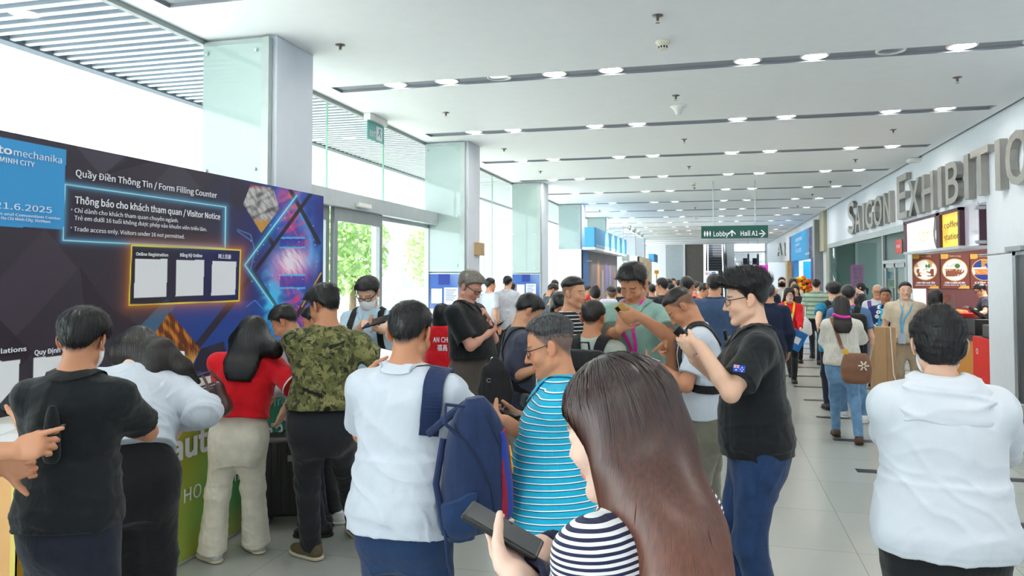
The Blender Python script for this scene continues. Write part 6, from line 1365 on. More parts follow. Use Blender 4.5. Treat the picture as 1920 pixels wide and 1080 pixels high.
cup = at_s(266, 893, .0026); cp_ = thing('iced_coffee_cup', 'clear plastic cup of iced coffee hanging in a bag beside the black trousers', 'cup', cup)
MB().lathe(cup, [(.001, 0), (.033, 0), (.046, .12), (.044, .12), (.032, .003), (.001, .003)], 20).build('cup', glass('clear_cup', (.9, .92, .93, 1), .1), cp_, smooth=True); MB().lathe(cup, [(.001, .004), (.031, .004), (.0385, .07), (.001, .07)], 18).build('coffee', plain('coffee', srgb(86, 46, 32), .2, var=.2), cp_, smooth=True); MB().lathe(cup, [(.048, .118), (.048, .126), (.03, .14), (.001, .14)], 18).build('lid', glass('clear_cup', None), cp_); MB().tube([cup + (0, 0, .03), cup + (.012, 0, .23)], .004, 6).build('straw', BLACK, cp_); MB().tube([cup + (-.045, 0, .12), cup + (-.01, .02, .24), cup + (.04, 0, .125)], .006, 5).build('bag_handle', plain('bag_clear', srgb(216, 220, 222), .3), cp_)
add_text('print', 'CAFE', INK, cup + np.array([-.022, -.0455, .07]), (1, 0, 0), (0, 0, 1), .016, cp_, width=.04, depth=.001)
def hair_red(pg, J, hd, u):
    pg.u(rc(at_s(470, 625, .0034), at_s(515, 655, .0033), .08, .05), .04); pg.u(rc(at_s(515, 655, .0033), at_s(519, 664, .0033), .05, .02), .03); pg.u(rc(at_s(450, 640, .0034), at_s(446, 668, .0034), .07, .05), .04)
J = P_('red', sex='f', label='person with black hair in red short sleeved shirt and wide cream trousers at the counter', s=.0034, head=(474, 591), face=-18, hp=40, hr=8, lean=10, side=4, skin='light', sw=1.22,
   hair=dict(style='long', col='black', top=.016, side=.014, len=.2, w=.115, extra=[hair_red], strands=dict(n=1500, len=.16, r=.0012, mode='long', steps=8)), top=dict(mat=RED, ease=.022, wide=.03, hem=.03, slen=.82, sw=1.15, sflare=1.15), bot=dict(mat=CREAM, r=(.094, .078, .098), rise=.035), shoem='shoe_silver', solem='sole_cream', feet={'L': (398, 1052, 0), 'R': (480, 1034, 0), 'yawL': -48, 'yawR': -40},
   armR=dict(w=(531, 770, .00335), el=(566, 742), f=(-.35, -.1, -1), n=(-1, .1, .2), curl='relax', side=(-.3, .3, .2)), armL=dict(w=(412, 722, .0036), el=(433, 748)))
for e in 'LR': o = rc(J['E' + e] * .17 + J['sh' + e] * .83, J['sh' + e] + (J['E' + e] - J['sh' + e]) * .83, .07, .066); 
for e in 'LR':
    S, E = J['sh' + e], J['E' + e]; d = nrm(E - S); c = S + (E - S) * .80; p_ = Prog(); src = J['shirt']; p_.u((lambda P, src=src: src.ev(P) - .003, c - .12, c + .12)); p_.cut(c + d * .004, d); p_.cut(c - d * .006, -d); p_.cut(c - d * .09, -d); solid('sleeve_trim', p_, .005, PAPER, J['P'], 0)
P_('white_leaner', label='person with dark hair in white collared shirt, leaning over the counter beyond the red shirt', s=.0038, head=(534, 569), face=-102, hp=38, lean=28, skin='tan', hair=short(top=.018, strands=CROP(900, .024, .0008)), top=polo(WHT, sleeve='long', ease=.018, hem=.1, gap=.45, slen=.9), bot=dict(mat=DKNAVY), armL=dict(w=(500, 735, .0037)), armR=dict(w=(520, 730, .0040)))
P_('hidden_head', label='person mostly hidden behind the camouflage shirt, dark hair and cheek in view', s=.0043, head=(588, 572), face=-100, hp=25, lean=8, skin='tan', hair=short(top=.02, side=.012), top=polo(WHT, hem=.2), bot=dict(mat=BLKD), shoem='shoe_white', solem='sole_white', feet={'L': (628, 982, 0), 'R': (640, 975, 0)})
J = P_('camo', label='person in a green camouflage t-shirt and black jeans, back turned, by the suitcase', s=.0033, head=(608, 530), face=-32, hy=-38, hp=24, lean=7, side=3, skin='tan', sw=1.08, girth=1.08,
   hair=short(top=.024, side=.009, fringe=.012, strands=CROP(1500, .03, .0008, lift=.5)), top=dict(mat=CAMO, ease=.014, hem=.06, slen=.72, sw=1.12, neckw=.005), bot=dict(mat=BLKD, r=(.098, .072, .064)), shoem='shoe_olive', solem='sole_cream', feet={'L': (583, 1046, 0), 'R': (668, 1004, 0), 'yawL': -38, 'yawR': -10},
   armL=dict(w=(556, 682, .00352), el=(588, 712)), armR=dict(w=(706, 722, .0034), el=(716, 676)))
belt(J, plain('belt_black', srgb(26, 26, 28), .4), .125, False)
lg = MB(); q, r_, u_, n_ = patch_on('t', J, on_shirt(J, 656, 601, .0033), None, J['Rc'][2], 0, 0, None, None)
for e in (-1, 1): lg.tube([q + r_ * .016 * math.cos(a) + u_ * (.010 * math.sin(a) + e * .005) for a in np.linspace(.2 * e, math.pi * e - .2 * e, 12)], .0022, 5)
lg.tube([q - r_ * .012, q + r_ * .012], .002, 5); lg.build('chest_logo', INK, J['P'])
# --- suitcase
sc0 = on_z(540, 985, 0); Rs = np.array([nrm((.95, .32, 0)), nrm((-.32, .95, 0)), np.array([0, 0, 1.0])]); s_t = thing('suitcase', 'black ribbed hard shell suitcase on wheels between the cream trousers and the camouflage shirt', 'suitcase', sc0)
SB = plain('shell_black', srgb(30, 31, 34), .38, bump=.1, bs=160); pg = Prog(); cc = sc0 + Rs[1] * .12 + np.array([0, 0, .34]); pg.u(rbox(cc, Rs, (.20, .125, .285), .035))
pg.fn(lambda Q, d: d + .004 * (np.abs(np.sin(((Q - cc) @ Rs[0]) * 48)) < .45) * (np.abs((Q - cc) @ Rs[2]) < .25)); solid('shell', pg, .0055, SB, s_t, 0)
MB().obox(cc - Rs[1] * .128 + Rs[2] * .14 + Rs[0] * .03, Rs, (.035, .006, .022)).build('lock', plain('lock_gray', srgb(120, 122, 126), .3, .8), s_t)
for e in (-1, 1):
    for f in (-1, 1):
        w = MB().lathe(sc0 + Rs[1] * (.12 + .09 * f) + Rs[0] * e * .165 + np.array([0, 0, .033]), [(.001, -.016), (.032, -.016), (.034, 0), (.032, .016), (.001, .016)], 16, ax=Rs[0]).build('wheel', BLACK, s_t); MB().obox(sc0 + Rs[1] * (.12 + .09 * f) + Rs[0] * e * .165 + np.array([0, 0, .06]), Rs, (.024, .022, .022)).build('fork', BLACK, w)
MB().tube([cc + Rs[2] * .285 - Rs[0] * .08, cc + Rs[2] * .315 - Rs[0] * .06, cc + Rs[2] * .315 + Rs[0] * .06, cc + Rs[2] * .285 + Rs[0] * .08], .009, 6).build('carry_handle', BLACK, s_t)
for e in (-1, 1): MB().tube([cc + Rs[2] * .28 + Rs[1] * .09 + Rs[0] * e * .07, cc + Rs[2] * .36 + Rs[1] * .09 + Rs[0] * e * .07], .006, 6).build('pull_rod', CHROME, s_t)
MB().obox(cc + Rs[2] * .37 + Rs[1] * .09, Rs, (.085, .012, .014)).build('pull_grip', BLACK, s_t, bevel=.006)
yb2 = at_s(694, 858, .0049); pg = Prog(); pg.u(rbox(yb2, np.eye(3), (.12, .06, .15), .03)); tag(solid('tote_bag', pg, .012, F_('lime_cloth', 190, 192, 40)), 'lime yellow bag seen between the camouflage shirt and the white polo', 'bag')
# --- sky blue shirt with tablet
J = P_('sky', label='person in light blue shirt with mask and glasses using a tablet by the glass doors', s=.0044, head=(690, 516), face=172, hp=30, hy=4, skin='light', mask=True, glasses='frame_black', hair=short(top=.026, side=.012, fringe=.016, strands=CROP(700, .03, .001)),
   top=polo(LBLUE, ease=.016, hem=.25, slen=.78, wide=.02), bot=dict(mat=DKNAVY), armL=dict(w=(712, 622, .0040), el=(724, 626), f=(-.6, -.4, .5), n=(0, -.3, 1), curl='cup'), armR=dict(w=(682, 605, .0042), el=(655, 640), f=(.9, -.35, -.1), n=(0, .2, -1), curl='tap'))
phone_build('tablet', 'black tablet held by the person in the light blue shirt', at_s(709, 602, .0040), (.95, -.2, .25), (-.2, -.35, .9), size=(.15, .22, .012)); 
bt_ = thing('backpack', 'black backpack on the light blue shirt, only its straps in view', 'backpack', J['W'])
for e in (-1, 1): band('shoulder_strap', J, strap_pts(J, e), .05, BPK, bt_)
pg = Prog(); pg.u(rbox(J['W'] + J['Rc'][2] * .16 - J['Rc'][1] * .22, J['Rc'], (.14, .08, .21), .05)); solid('bag_body', pg, .014, BPK, bt_)
# --- western visitor
J = P_('western', label='person with gray hair and glasses in black polo and brown belt looking at a phone', s=.0046, head=(882, 505), face=98, hp=30, hy=4, lean=-3, skin='pink', glasses='frame_brown', girth=1.0, sw=1.24, jaw=1.08, hair=short('gray', top=.022, side=.014, fringe=.01, nape=-.075, strands=CROP(1100, .03, .001, lift=.4)),
   top=polo(BLK, hem=.03, ease=.02, belly=.8, slen=.78, sw=1.15), bot=dict(mat=BRNG, r=(.1, .08, .07), rise=.01), phone=dict(at=(930, 609, .0046), dir=(.85, -.1, .5), R='hold', L='tap', label='phone in the hands of the gray haired person in the black polo'), armR=dict(pole=(-.25, -1, -.75)), armL=dict(pole=(-.1, .8, -1)))
belt(J, plain('belt_tan', srgb(140, 82, 46), .4), .135)
J = P_('red_vest', sex='f', label='person with black bob in red vest with white lettering, beside the gray haired person', s=.0056, head=(829, 568), face=4, hp=5, skin='light', hair=dict(style='bob', col='black', top=.018, side=.014, len=.17, w=.10, strands=dict(n=500, len=.14, r=.0016, mode='long', steps=6)), top=dict(mat=RED, ease=.022, hem=.25, wide=.02, slen=.7), bot=dict(mat=BLKW))
shirt_text(J, 'AN CHA', 829, 637, .0054, .05, .20, INK, J['P']); shirt_text(J, '福昌', 829, 652, .0054, .05, .11, INK, J['P'])
# --- navy gray tee with draw string bag
J = P_('navy_tee', label='person in a dark navy t-shirt with a black drawstring bag, looking down to the right', s=.0038, head=(992, 549), face=62, hp=38, hy=5, lean=8, skin='mid', neck=1.05, hair=short('black', top=.016, side=.012, strands=CROP(900, .02, .0008)), top=dict(mat=DGRAY, ease=.014, hem=.22, slen=.78), bot=dict(mat=KHAKI, r=(.09, .068, .06)), shoem='shoe_black',
   armR=dict(w=(1003, 692, .0036), el=(960, 722), f=(.9, .1, .2)), armL=dict(w=(1010, 690, .0039)))
bg_ = at_s(928, 722, .0036); db = thing('drawstring_bag', 'black drawstring bag slung on the back of the dark navy t-shirt', 'bag', bg_); pg = Prog(); Rb = J['Rc']; pg.u(tab(bg_, np.eye(3), [-.2, -.17, -.05, .1, .19], [.05, .105, .12, .10, .02], [.03, .055, .06, .05, .015])); pg.fn(lambda Q, d: d + .006 * wav((Q - bg_) * np.array([1, 1, .3]), 30, 3)); solid('bag_body', pg, .008, BPK, db)
for e in (-1, 1): band('cord', J, [tloc(J, .05 * e, -.15, .24), tloc(J, .085 * e, -.12, .36), tloc(J, .11 * e, -.02, .43), tloc(J, .125 * e, .11, .34), tloc(J, .14 * e, .14, .18), tloc(J, .18 * e, .02, .04), tloc(J, .12 * e, -.14, -.02)], .012, BPK, db, thick=.008)
logo = at_s(917, 713, .00345); MB().tube([logo + np.array([.014 * math.cos(a), -.004, .012 * math.sin(a)]) for a in np.linspace(.6, 5.6, 14)], .0018, 5).build('logo', plain('logo_gray', srgb(150, 150, 152), .6), db)
fp_ = thing('waist_bag', 'dark green waist bag worn at the hip of the dark navy t-shirt', 'waist bag', at_s(985, 750, .0036)); pg = Prog(); pg.u(rbox(at_s(988, 752, .0036), J['Rc'], (.075, .035, .045), .025)); solid('bag_body', pg, .007, F_('waist_green', 46, 58, 54), fp_); band('strap', J, [tloc(J, -.10, -.02, .42), tloc(J, .0, -.15, .28), tloc(J, .12, -.13, .10), tloc(J, .17, -.02, .0), tloc(J, .15, .12, -.05)], .03, BPK, fp_)
# --- striped vest
J = P_('tank', label='person with a flat top haircut in a black and white striped vest looking right', s=.0044, head=(1077, 517), face=122, hy=-12, hp=4, skin='mid', sw=1.08, neck=1.12, eyes='open', jaw=1.06, hair=dict(style='fade', col='dark', top=.022, side=.006, line=.0, scalp=.6), top=dict(mat=BLK_ST, sleeve='none', neckw=.022, ease=.012, hem=.25), bot=dict(mat=BLKD), armL=dict(w=(1120, 655, .0042)))
MB().tube([J['nb'] + J['Rc'][0] * .07 * math.cos(a) * (1 + .1 * math.sin(a)) + J['Rc'][1] * (.075 * math.sin(a) + .02) - J['Rc'][2] * (.02 + .05 * math.sin(a)) for a in np.linspace(0, 2 * math.pi, 28)], .002, 5).build('necklace', BLACK, J['P'])
# --- sage tee
J = P_('sage', label='person in a sage gray t-shirt with a black backpack, back turned, below the green polo', s=.0036, head=(1112, 561), face=8, hp=14, skin='tan', glasses='frame_black', hair=short('dark', top=.015, side=.006, scalp=.92, strands=CROP(800, .018, .0008)), top=dict(mat=SAGE, ease=.018, hem=.22, slen=.7, wide=.01), bot=dict(mat=LGRAY), armL=dict(w=(1080, 700, .0037)), armR=dict(w=(1150, 700, .0037)))
backpack(J, 'black backpack on the back of the sage t-shirt', BPK, z=.10, size=(.32, .46, .16), strapw=.07)
# --- green polo
J = P_('green', label='tall person in a sage green polo with a pink lanyard reading a gold phone', s=.0037, head=(1186, 490), face=202, hy=-4, hp=36, hr=-4, lean=4, skin='tan', sw=1.12, girth=1.08, hair=short(top=.024, side=.010, fringe=.012, line=.008, strands=CROP(1200, .030, .0008, lift=.5)), stubble=.12, top=polo(GRN, ease=.022, hem=.24, wide=.02, slen=.8, sw=1.15, gap=.5, cw=1.08), bot=dict(mat=BLKD),
   phone=dict(at=(1172, 588, .0034), dir=(-.35, -.75, .3), nz=1.3, L='hold', case='phone_gold', curl=(50, 55, 30), label='gold phone held in both hands by the person in the green polo'), armL=dict(el=(1268, 645)), armR=dict(w=(1161, 618, .00345), el=(1146, 662), f=(.45, -.1, .9), n=(.5, .5, .6), curl='cup', side=(.3, -.9, .3)))
lanyard(J, 'bright pink lanyard with a white badge on the green polo', plain('pink_ribbon', srgb(236, 44, 176), .6), drop=.06, w=.022, side=-.06)
# --- white tee, black pack
J = P_('white_tee', label='person with cropped hair in a white t-shirt bent over a phone, black backpack on', s=.0034, head=(1277, 537), face=-94, hp=48, lean=15, skin='tan', neck=1.05, hair=dict(style='fade', col='dark', top=.010, side=.004, line=.006, scalp=.74, fringe=.004), top=dict(mat=WHT, ease=.016, hem=.15, slen=.74, belly=.25), bot=dict(mat=KHAKI, r=(.096, .076, .066)), shoem='shoe_brown', feet={'L': (1290, 1032, 0), 'R': (1334, 998, 0)},
   phone=dict(at=(1217, 671, .0034), dir=(-.88, .05, .35), nz=1.6, L='hold', R='tap', label='phone with a white edge held low by the person in the white t-shirt', screen='lit'), armL=dict(el=(1290, 718)), armR=dict(el=(1262, 700)))
backpack(J, 'black backpack worn by the person in the white t-shirt', BPK, z=.06, size=(.30, .46, .14), strapw=.05)
# --- black polo with flag
J = P_('flag_polo', label='person with spiky black hair and glasses in black polo with flag patch, blue jeans', s=.0027, head=(1398, 502), face=-92, hp=10, lean=2, skin='light', glasses='frame_black', jaw=1.05, sw=1.05, girth=1.06, hair=dict(style='spiky', col='black', top=.036, side=.006, spike=.004, fringe=.012, line=.002, scalp=.94, nape=-.06, strands=dict(n=3200, len=.035, r=.0007, mode='up', lift=.8, zmin=.055, rnd=.35)), top=polo(BLK, ease=.018, hem=.185, slen=.74, sw=1.12, belly=.2, sflare=1.1), bot=dict(mat=JEAN, r=(.1, .074, .064)), feet={'L': (-.09, -.05), 'R': (.09, .08)},
   phone=dict(at=(1290, 638, .0026), dir=(-.62, .1, .7), nz=1.0, L='hold', R='type', label='dark phone held up by the person with glasses and a flag patch'), armL=dict(el=(1386, 752)), armR=dict(el=(1352, 742)))
q, r_, u_, n_ = patch_on('t', J, on_shirt(J, 1386, 692, .0026), None, np.array([.12, 0, 1]), 0, 0, None, None, off=.004)
fl_ = thing('flag_patch', 'x', 'x', q); bpy.data.objects.remove(fl_); A = [r_, u_, n_]
fo = MB().obox(q, A, (.026, .0165, .0015)).build('flag_patch', plain('flag_blue', srgb(34, 70, 190), .7, var=.02), J['P'])
mw, mr = MB(), MB()
for (x, y, k) in ((.012, .006, .0035), (.018, -.002, .003), (.006, -.003, .003), (.013, -.011, .0035), (-.013, -.009, .0045)): mw.obox(q + r_ * x + u_ * y + n_ * .0018, [nrm(r_ + u_), nrm(u_ - r_), n_], (k * .7, k * .7, .0006))
mw.obox(q + r_ * -.013 + u_ * .008 + n_ * .0018, A, (.0125, .003, .0006)); mw.obox(q + r_ * -.013 + u_ * .008 + n_ * .0018, A, (.003, .0082, .0006)); mr.obox(q + r_ * -.013 + u_ * .008 + n_ * .0022, A, (.0125, .0016, .0007)); mr.obox(q + r_ * -.013 + u_ * .008 + n_ * .0022, A, (.0016, .0082, .0007))
for e in (-1, 1): mw.obox(q + r_ * -.013 + u_ * .008 + n_ * .0016, [nrm(r_ * 1.5 + u_ * e), nrm(u_ * 1.5 - r_ * e), n_], (.0135, .0014, .0006))
mw.build('flag_stars', INK, fo); mr.build('flag_cross', plain('flag_red', srgb(214, 30, 50), .7), fo)
# --- striped cyan polo
J = P_('cyan', label='person with glasses in a cyan striped polo looking down at the hands', s=.0021, head=(1030, 587), face=-97, hp=18, lean=3, skin='tan', glasses='frame_black', jaw=1.05, girth=1.1, sw=1.04, hair=dict(style='fade', col='saltpepper', top=.016, side=.005, scalp=.86, line=.010, nape=-.07, strands=CROP(2600, .014, .0006, lift=.7, cy=-.02)), stubble=.1, top=polo(TEAL_ST, cmat=CYAN, ease=.02, hem=.18, slen=.8, sw=1.15, belly=.55, wide=.01), bot=dict(mat=LGRAY, r=(.1, .078, .07)), nose=1.1,
   phone=dict(at=(938, 768, .0021), dir=(-.9, .1, .3), nz=1.4, L='hold', R='type', label='phone almost hidden in the hands of the person in the cyan striped polo'), armL=dict(el=(1062, 860)), armR=dict(el=(1010, 800)))
# --- white polo
J = P_('white_polo', label='person in white polo and navy trousers, back turned, navy backpack on one shoulder', s=.0021, head=(770, 562), face=6, hp=16, hy=-4, lean=3, skin='tan', sw=1.04, girth=1.0, hair=short('black', top=.013, side=.006, scalp=.94, nape=-.062, strands=CROP(2800, .014, .0006, lift=.6)), top=polo(WHT, ease=.018, hem=.20, slen=.74, sw=1.08, wide=.012, folds=.008), bot=dict(mat=NAVY, r=(.1, .078, .07)),
   phone=dict(at=(724, 686, .00234), dir=(-.2, .5, .8), L='hold', screen='lit', label='phone with a lit screen raised by the person in the white polo'), armL=dict(el=(680, 862)), armR=dict(w=(868, 800, .00228), el=(890, 790)))
bp = at_s(892, 872, .00192); Rb = np.array([nrm((.86, .5, .05)), nrm((-.5, .86, .18)), nrm((-.10, -.12, .98))]); t = thing('backpack', 'navy backpack with a maroon and blue striped side hanging from the white polo shoulder', 'backpack', bp); pg = Prog()
pg.u(tab(bp, Rb, [-.24, -.21, -.08, .06, .16, .225, .245], [.10, .125, .128, .115, .09, .055, .03], [.06, .088, .095, .085, .065, .045, .02], None, 2.6)); pg.fn(lambda Q, d: d + .006 * wav(Q - bp, 15, 7)); solid('bag_body', pg, .0052, BPN, t)
def ref(x, y, z): return bp + Rb[0] * x + Rb[1] * y + Rb[2] * z
p2 = Prog(); p2.u((lambda P: pg.ev(P) - .010, pg.lo - .01, pg.hi + .01)); p2.cut(ref(-.02, 0, 0), Rb[0]); p2.cut(ref(0, 0, -.06), Rb[2]); p2.cut(ref(0, .03, 0), Rb[1]); p2.cut(ref(-.115, 0, -.10), nrm(-Rb[0] * .2 + Rb[2] * -1) * -1 * 0 + nrm(Rb[2] - Rb[0] * .5)); solid('mesh_pocket', p2, .0055, F_('mesh_navy', 26, 52, 92, rough=.8), t)
p3 = Prog(); p3.u((lambda P: pg.ev(P) - .005, pg.lo - .01, pg.hi + .01)); p3.cut(ref(.075, 0, 0), -Rb[0]); p3.cut(ref(0, 0, .12), Rb[2]); p3.cut(ref(0, 0, -.2), -Rb[2])
def stp(k, sc, v): return k.ramp(k.math('FRACT', k.math('ADD', k.math('MULTIPLY', sc, 1 / .062), .25)), [(0, c_(40, 62, 150)), (.5, c_(150, 26, 56))], 'CONSTANT')
V, Q = p3.mesh(.005, 1); mesh_np('striped_side', V, Q, attr_fabric('club_stripes', stp), t, True, {'sc': (V - bp) @ Rb[1] + .02 * ((V - bp) @ Rb[2])})
m = MB(); cr = pg.snap(np.array([ref(.13, -.035, .03)]), .007)[0]; m.tube([cr + Rb[2] * .04, cr + Rb[2] * .01 + Rb[1] * .012, cr - Rb[2] * .005, cr + Rb[2] * .01 - Rb[1] * .012, cr + Rb[2] * .04], .005, 6); m.tube([cr - Rb[2] * .005, cr - Rb[2] * .03 + Rb[1] * .01, cr - Rb[2] * .055, cr - Rb[2] * .03 - Rb[1] * .01, cr - Rb[2] * .005], .003, 6); m.build('crest_mark', plain('crest_gold', srgb(226, 178, 56), .4), t)
for a_ in (np.array([ref(-.085, -.06, .19), ref(-.02, -.085, .10), ref(.03, -.10, -.05), ref(.04, -.09, -.2)]), np.array([ref(.04, -.06, .2), ref(.085, -.08, .08), ref(.085, -.085, -.02)])):
    pp = np.stack([np.interp(np.linspace(0, len(a_) - 1, 16), np.arange(len(a_)), a_[:, i]) for i in range(3)], 1); MB().tube(list(pg.snap(pp, .0015)), .003, 5).build('zipper', plain('zip_dark', srgb(18, 28, 52), .5), t)
band('shoulder_strap', J, [tloc(J, .14, .17, .14), tloc(J, .15, .12, .31), tloc(J, .155, -.0, .41), tloc(J, .170, -.11, .31), tloc(J, .18, -.14, .17)], .075, BPN, t, thick=.012)
e0 = J['shirt'].snap(np.array([tloc(J, .18, -.14, .18)]), .012)[0]; MB().tube([e0, e0 * .4 + ref(-.02, -.03, .235) * .6, ref(0, -.02, .235)], .016, 8).build('strap_anchor', BPN, t)
MB().tube([ref(-.01, -.05, .23), ref(-.085, -.06, .25), ref(-.10, -.07, .19), ref(-.05, -.08, .13)], .007, 6).build('grab_loop', BPN, t)
MB().tube([ref(-.10, .02, .1), ref(-.15, .0, -.05), ref(-.145, -.02, -.22), ref(-.11, -.02, -.24)], .013, 8).build('lower_strap', BPN, t)
MB().tube([ref(-.145, -.03, -.2), ref(-.15, -.04, -.31), ref(-.145, -.03, -.36)], .006, 6).build('strap_tail', BPN, t)
# --- long brown hair, foreground
def hair_a(pg, J, hd, u):
    q = [at_s(1180, 765, .00098), at_s(1207, 860, .00094), at_s(1230, 945, .00089), at_s(1252, 1010, .00087), at_s(1258, 1100, .00085), at_s(1255, 1270, .00085)]; r_ = (.080, .078, .074, .068, .066, .064)
    for i in range(2, 6): d = J['shirt'].ev(q[i][None])[0]; q[i] = q[i] + J['shirt'].grad(q[i][None], .01)[0] * np.array([1, 1, .3]) * max(0, .012 - d)
    for i in range(5): pg.u(rc(q[i], q[i + 1], r_[i], r_[i + 1]), .05)
    pg.u(rc(hd(-.066, -.012, .05), hd(-.078, -.026, -.05), .026, .028), .03); pg.u(rc(hd(-.078, -.026, -.05), hd(-.07, -.02, -.12), .028, .03), .03); pg.u(rc(at_s(1150, 900, .00100), at_s(1166, 980, .00098), .034, .02), .04)
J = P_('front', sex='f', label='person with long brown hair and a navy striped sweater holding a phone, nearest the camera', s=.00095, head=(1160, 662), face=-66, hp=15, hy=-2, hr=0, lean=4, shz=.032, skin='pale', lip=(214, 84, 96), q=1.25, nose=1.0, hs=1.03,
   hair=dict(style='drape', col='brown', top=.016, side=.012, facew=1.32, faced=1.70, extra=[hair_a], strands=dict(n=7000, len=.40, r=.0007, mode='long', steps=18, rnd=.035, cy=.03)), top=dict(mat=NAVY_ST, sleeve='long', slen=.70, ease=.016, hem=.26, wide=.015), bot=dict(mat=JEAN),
   phone=dict(at=(943, 994, .00094), dir=(-.80, -.05, .40), N=(.43, -.04, .86), L='hold', R='support', size=(.072, .146, .010), label='black phone held in both hands by the person with long brown hair'), armL=dict(el=(1075, 1190)), armR=dict(el=(1120, 1130)))
for e in 'LR':
    E, w = J['E' + e], J['w' + e]; d = nrm(w - E); p_ = Prog(); p_.u(rc(w - d * .115, w - d * .02, .056, .044, True)); p_.cut(w - d * .115, -d); p_.sub(rc(w - d * .04, w + d * .06, .030, .036)); co = solid('cuff', p_, .0035, F_('cuff_navy', 34, 38, 66), J['P']); p4 = Prog(); p4.u(rc(w - d * .12, w - d * .108, .0575, .0575, True)); p4.cut(w - d * .121, -d); solid('cuff_edge', p4, .003, PAPER, co, 0)
# --- white jacket
J = P_('white_jacket', sex='f', label='person in white hooded jacket and mask, dark hair up, back turned to the camera', s=.0019, head=(1758, 576), face=4, hp=12, skin='light', mask=True, girth=1.06, sw=1.02, hs=1.0, hair=dict(style='bun', col='black', top=.020, side=.012, bun=.055, bunpos=(0, -.075, .085), strands=dict(n=2400, len=.06, r=.0006, mode='up', lift=.04, rnd=.14)), top=dict(mat=JKT, sleeve='long', ease=.028, wide=.022, hem=.175, sw=1.18, folds=.005, slen=.95, neckw=-.01), bot=dict(mat=BLKW, r=(.105, .08, .075)),
   armR=dict(w=(1905, 905, .0023), el=(1925, 868)), armL=dict(w=(1672, 870, .0024), el=(1652, 850)))
u = J['u']; p_ = Prog(); hc_ = J['nb'] - J['Rc'][1] * .085 * u - J['Rc'][2] * .085 * u
p_.u(tab(hc_, J['Rc'], np.array([-.14, -.10, -.03, .05, .10]) * u, np.array([.05, .11, .155, .15, .11]) * u, np.array([.022, .04, .055, .055, .05]) * u, np.array([.03, .01, 0, .02, .05]) * u, 2.2)); p_.u(ell(J['nb'] - J['Rc'][2] * .005 * u, J['Rc'], np.array([.105, .10, .055]) * u), .04)
p_.sub(rc(J['nb'] - J['Rc'][2] * .02, J['nb'] + J['Rc'][2] * .12 + J['Rc'][1] * .03, .062 * u, .075 * u), .02)
p_.fn(lambda Q, d: d + .012 * np.abs(wav((Q - hc_) @ J['Rc'].T * np.array([.6, .6, 1.8]), 20, 3)) - .004); solid('hood', p_, .0055, JKT, J['P'])
# ------------------------------------------------------------------ the crowd down the hall
def C_(key, label, s, head, face, top, bot=None, **k):
    k.setdefault('hair', short(top=.018, side=.008)); k.setdefault('skin', 'mid'); k.setdefault('hp', 6)
    return P_(key, label=label, s=s, head=head, face=face, top=top, bot=dict(mat=bot or BLKD), **k)
T_ = lambda m, **k: dict(mat=m, folds=.004, **k)
NAVYSUIT = F_('suit_blue', 62, 84, 116); NAVYB = F_('suit_navy', 30, 40, 66); TEALT = F_('teal_tee', 16, 128, 164); GRAYT = F_('gray_tee', 92, 94, 102); SLATE = F_('slate_tee', 66, 84, 100); BLUET = F_('blue_tee', 84, 116, 158); CHAR = F_('charcoal_tee', 42, 44, 50); PGRAY = F_('pale_stripe_shirt', 206, 212, 220); GTEAL = F_('green_teal_polo', 64, 140, 134); CRM = F_('cream_knit', 226, 216, 196)
PINKR = plain('pink_ribbon', None); BLUER = plain('blue_ribbon', srgb(96, 178, 226), .6); YELR = plain('yellow_ribbon', srgb(246, 200, 30), .6)
# right side, walking and waiting
J = C_('jeans', 'person with long dark hair in white ribbed blouse and blue jeans, walking away', .0058, (1577, 553), 4, T_(RIB, ease=.022, hem=.13, slen=.93, sw=1.15, sflare=1.2, wide=.01), JEANL, sex='f', skin='pale', hair=dict(style='long', col='dark', top=.016, side=.012, len=.16, w=.10, strands=dict(n=500, len=.2, r=.0014, mode='long', steps=8)), feet={'L': (1568, 818, 0), 'R': (1611, 833, 0), 'yawL': -6, 'yawR': 4}, shoem='shoe_brown', stance=1, armL=dict(w=(1566, 640, .0060), el=(1546, 652)), armR=dict(w=(1610, 640, .0060), el=(1620, 654)))
MB().tube([at_s(1562 + 32 * t_, 589 + 9 * math.sin(t_ * 3.14) * .3 + 5 * t_, .00555) for t_ in np.linspace(0, 1, 8)], .014, 8).build('hair_band', PINKR, J['P'])
sb = at_s(1605, 690, .0054); sbt = thing('shoulder_bag', 'brown leather shoulder bag with a pale flower motif at the hip of the ribbed blouse', 'shoulder bag', sb); LB = plain('leather_brown', srgb(128, 86, 62), .5, var=.15, vs=18); pg = Prog(); pg.u(tab(sb, np.eye(3), [-.16, -.13, 0, .12, .15], [.09, .135, .15, .12, .10], [.03, .05, .06, .04, .02])); solid('bag_body', pg, .01, LB, sbt)
band('strap', J, [sb + np.array([-.10, -.03, .12]), tloc(J, -.02, -.16, .10), tloc(J, -.08, -.15, .28), tloc(J, -.11, -.04, .42), tloc(J, -.05, .13, .25)], .035, LB, sbt, n=30); m = MB()
for i in range(6): a_ = i * 1.047; m.tube([sb + np.array([.06 + .012 * math.cos(a_), -.066, .03 + .012 * math.sin(a_)]), sb + np.array([.06 + .05 * math.cos(a_), -.064, .03 + .05 * math.sin(a_)])], .008, 5)
m.build('flower_motif', CRM, sbt); MB().box(*[v for v in (sb[0] - .13, sb[0] - .08, sb[1] - .05, sb[1] - .03, sb[2] + .14, sb[2] + .19)]).build('buckle', plain('crest_gold', None), sbt)
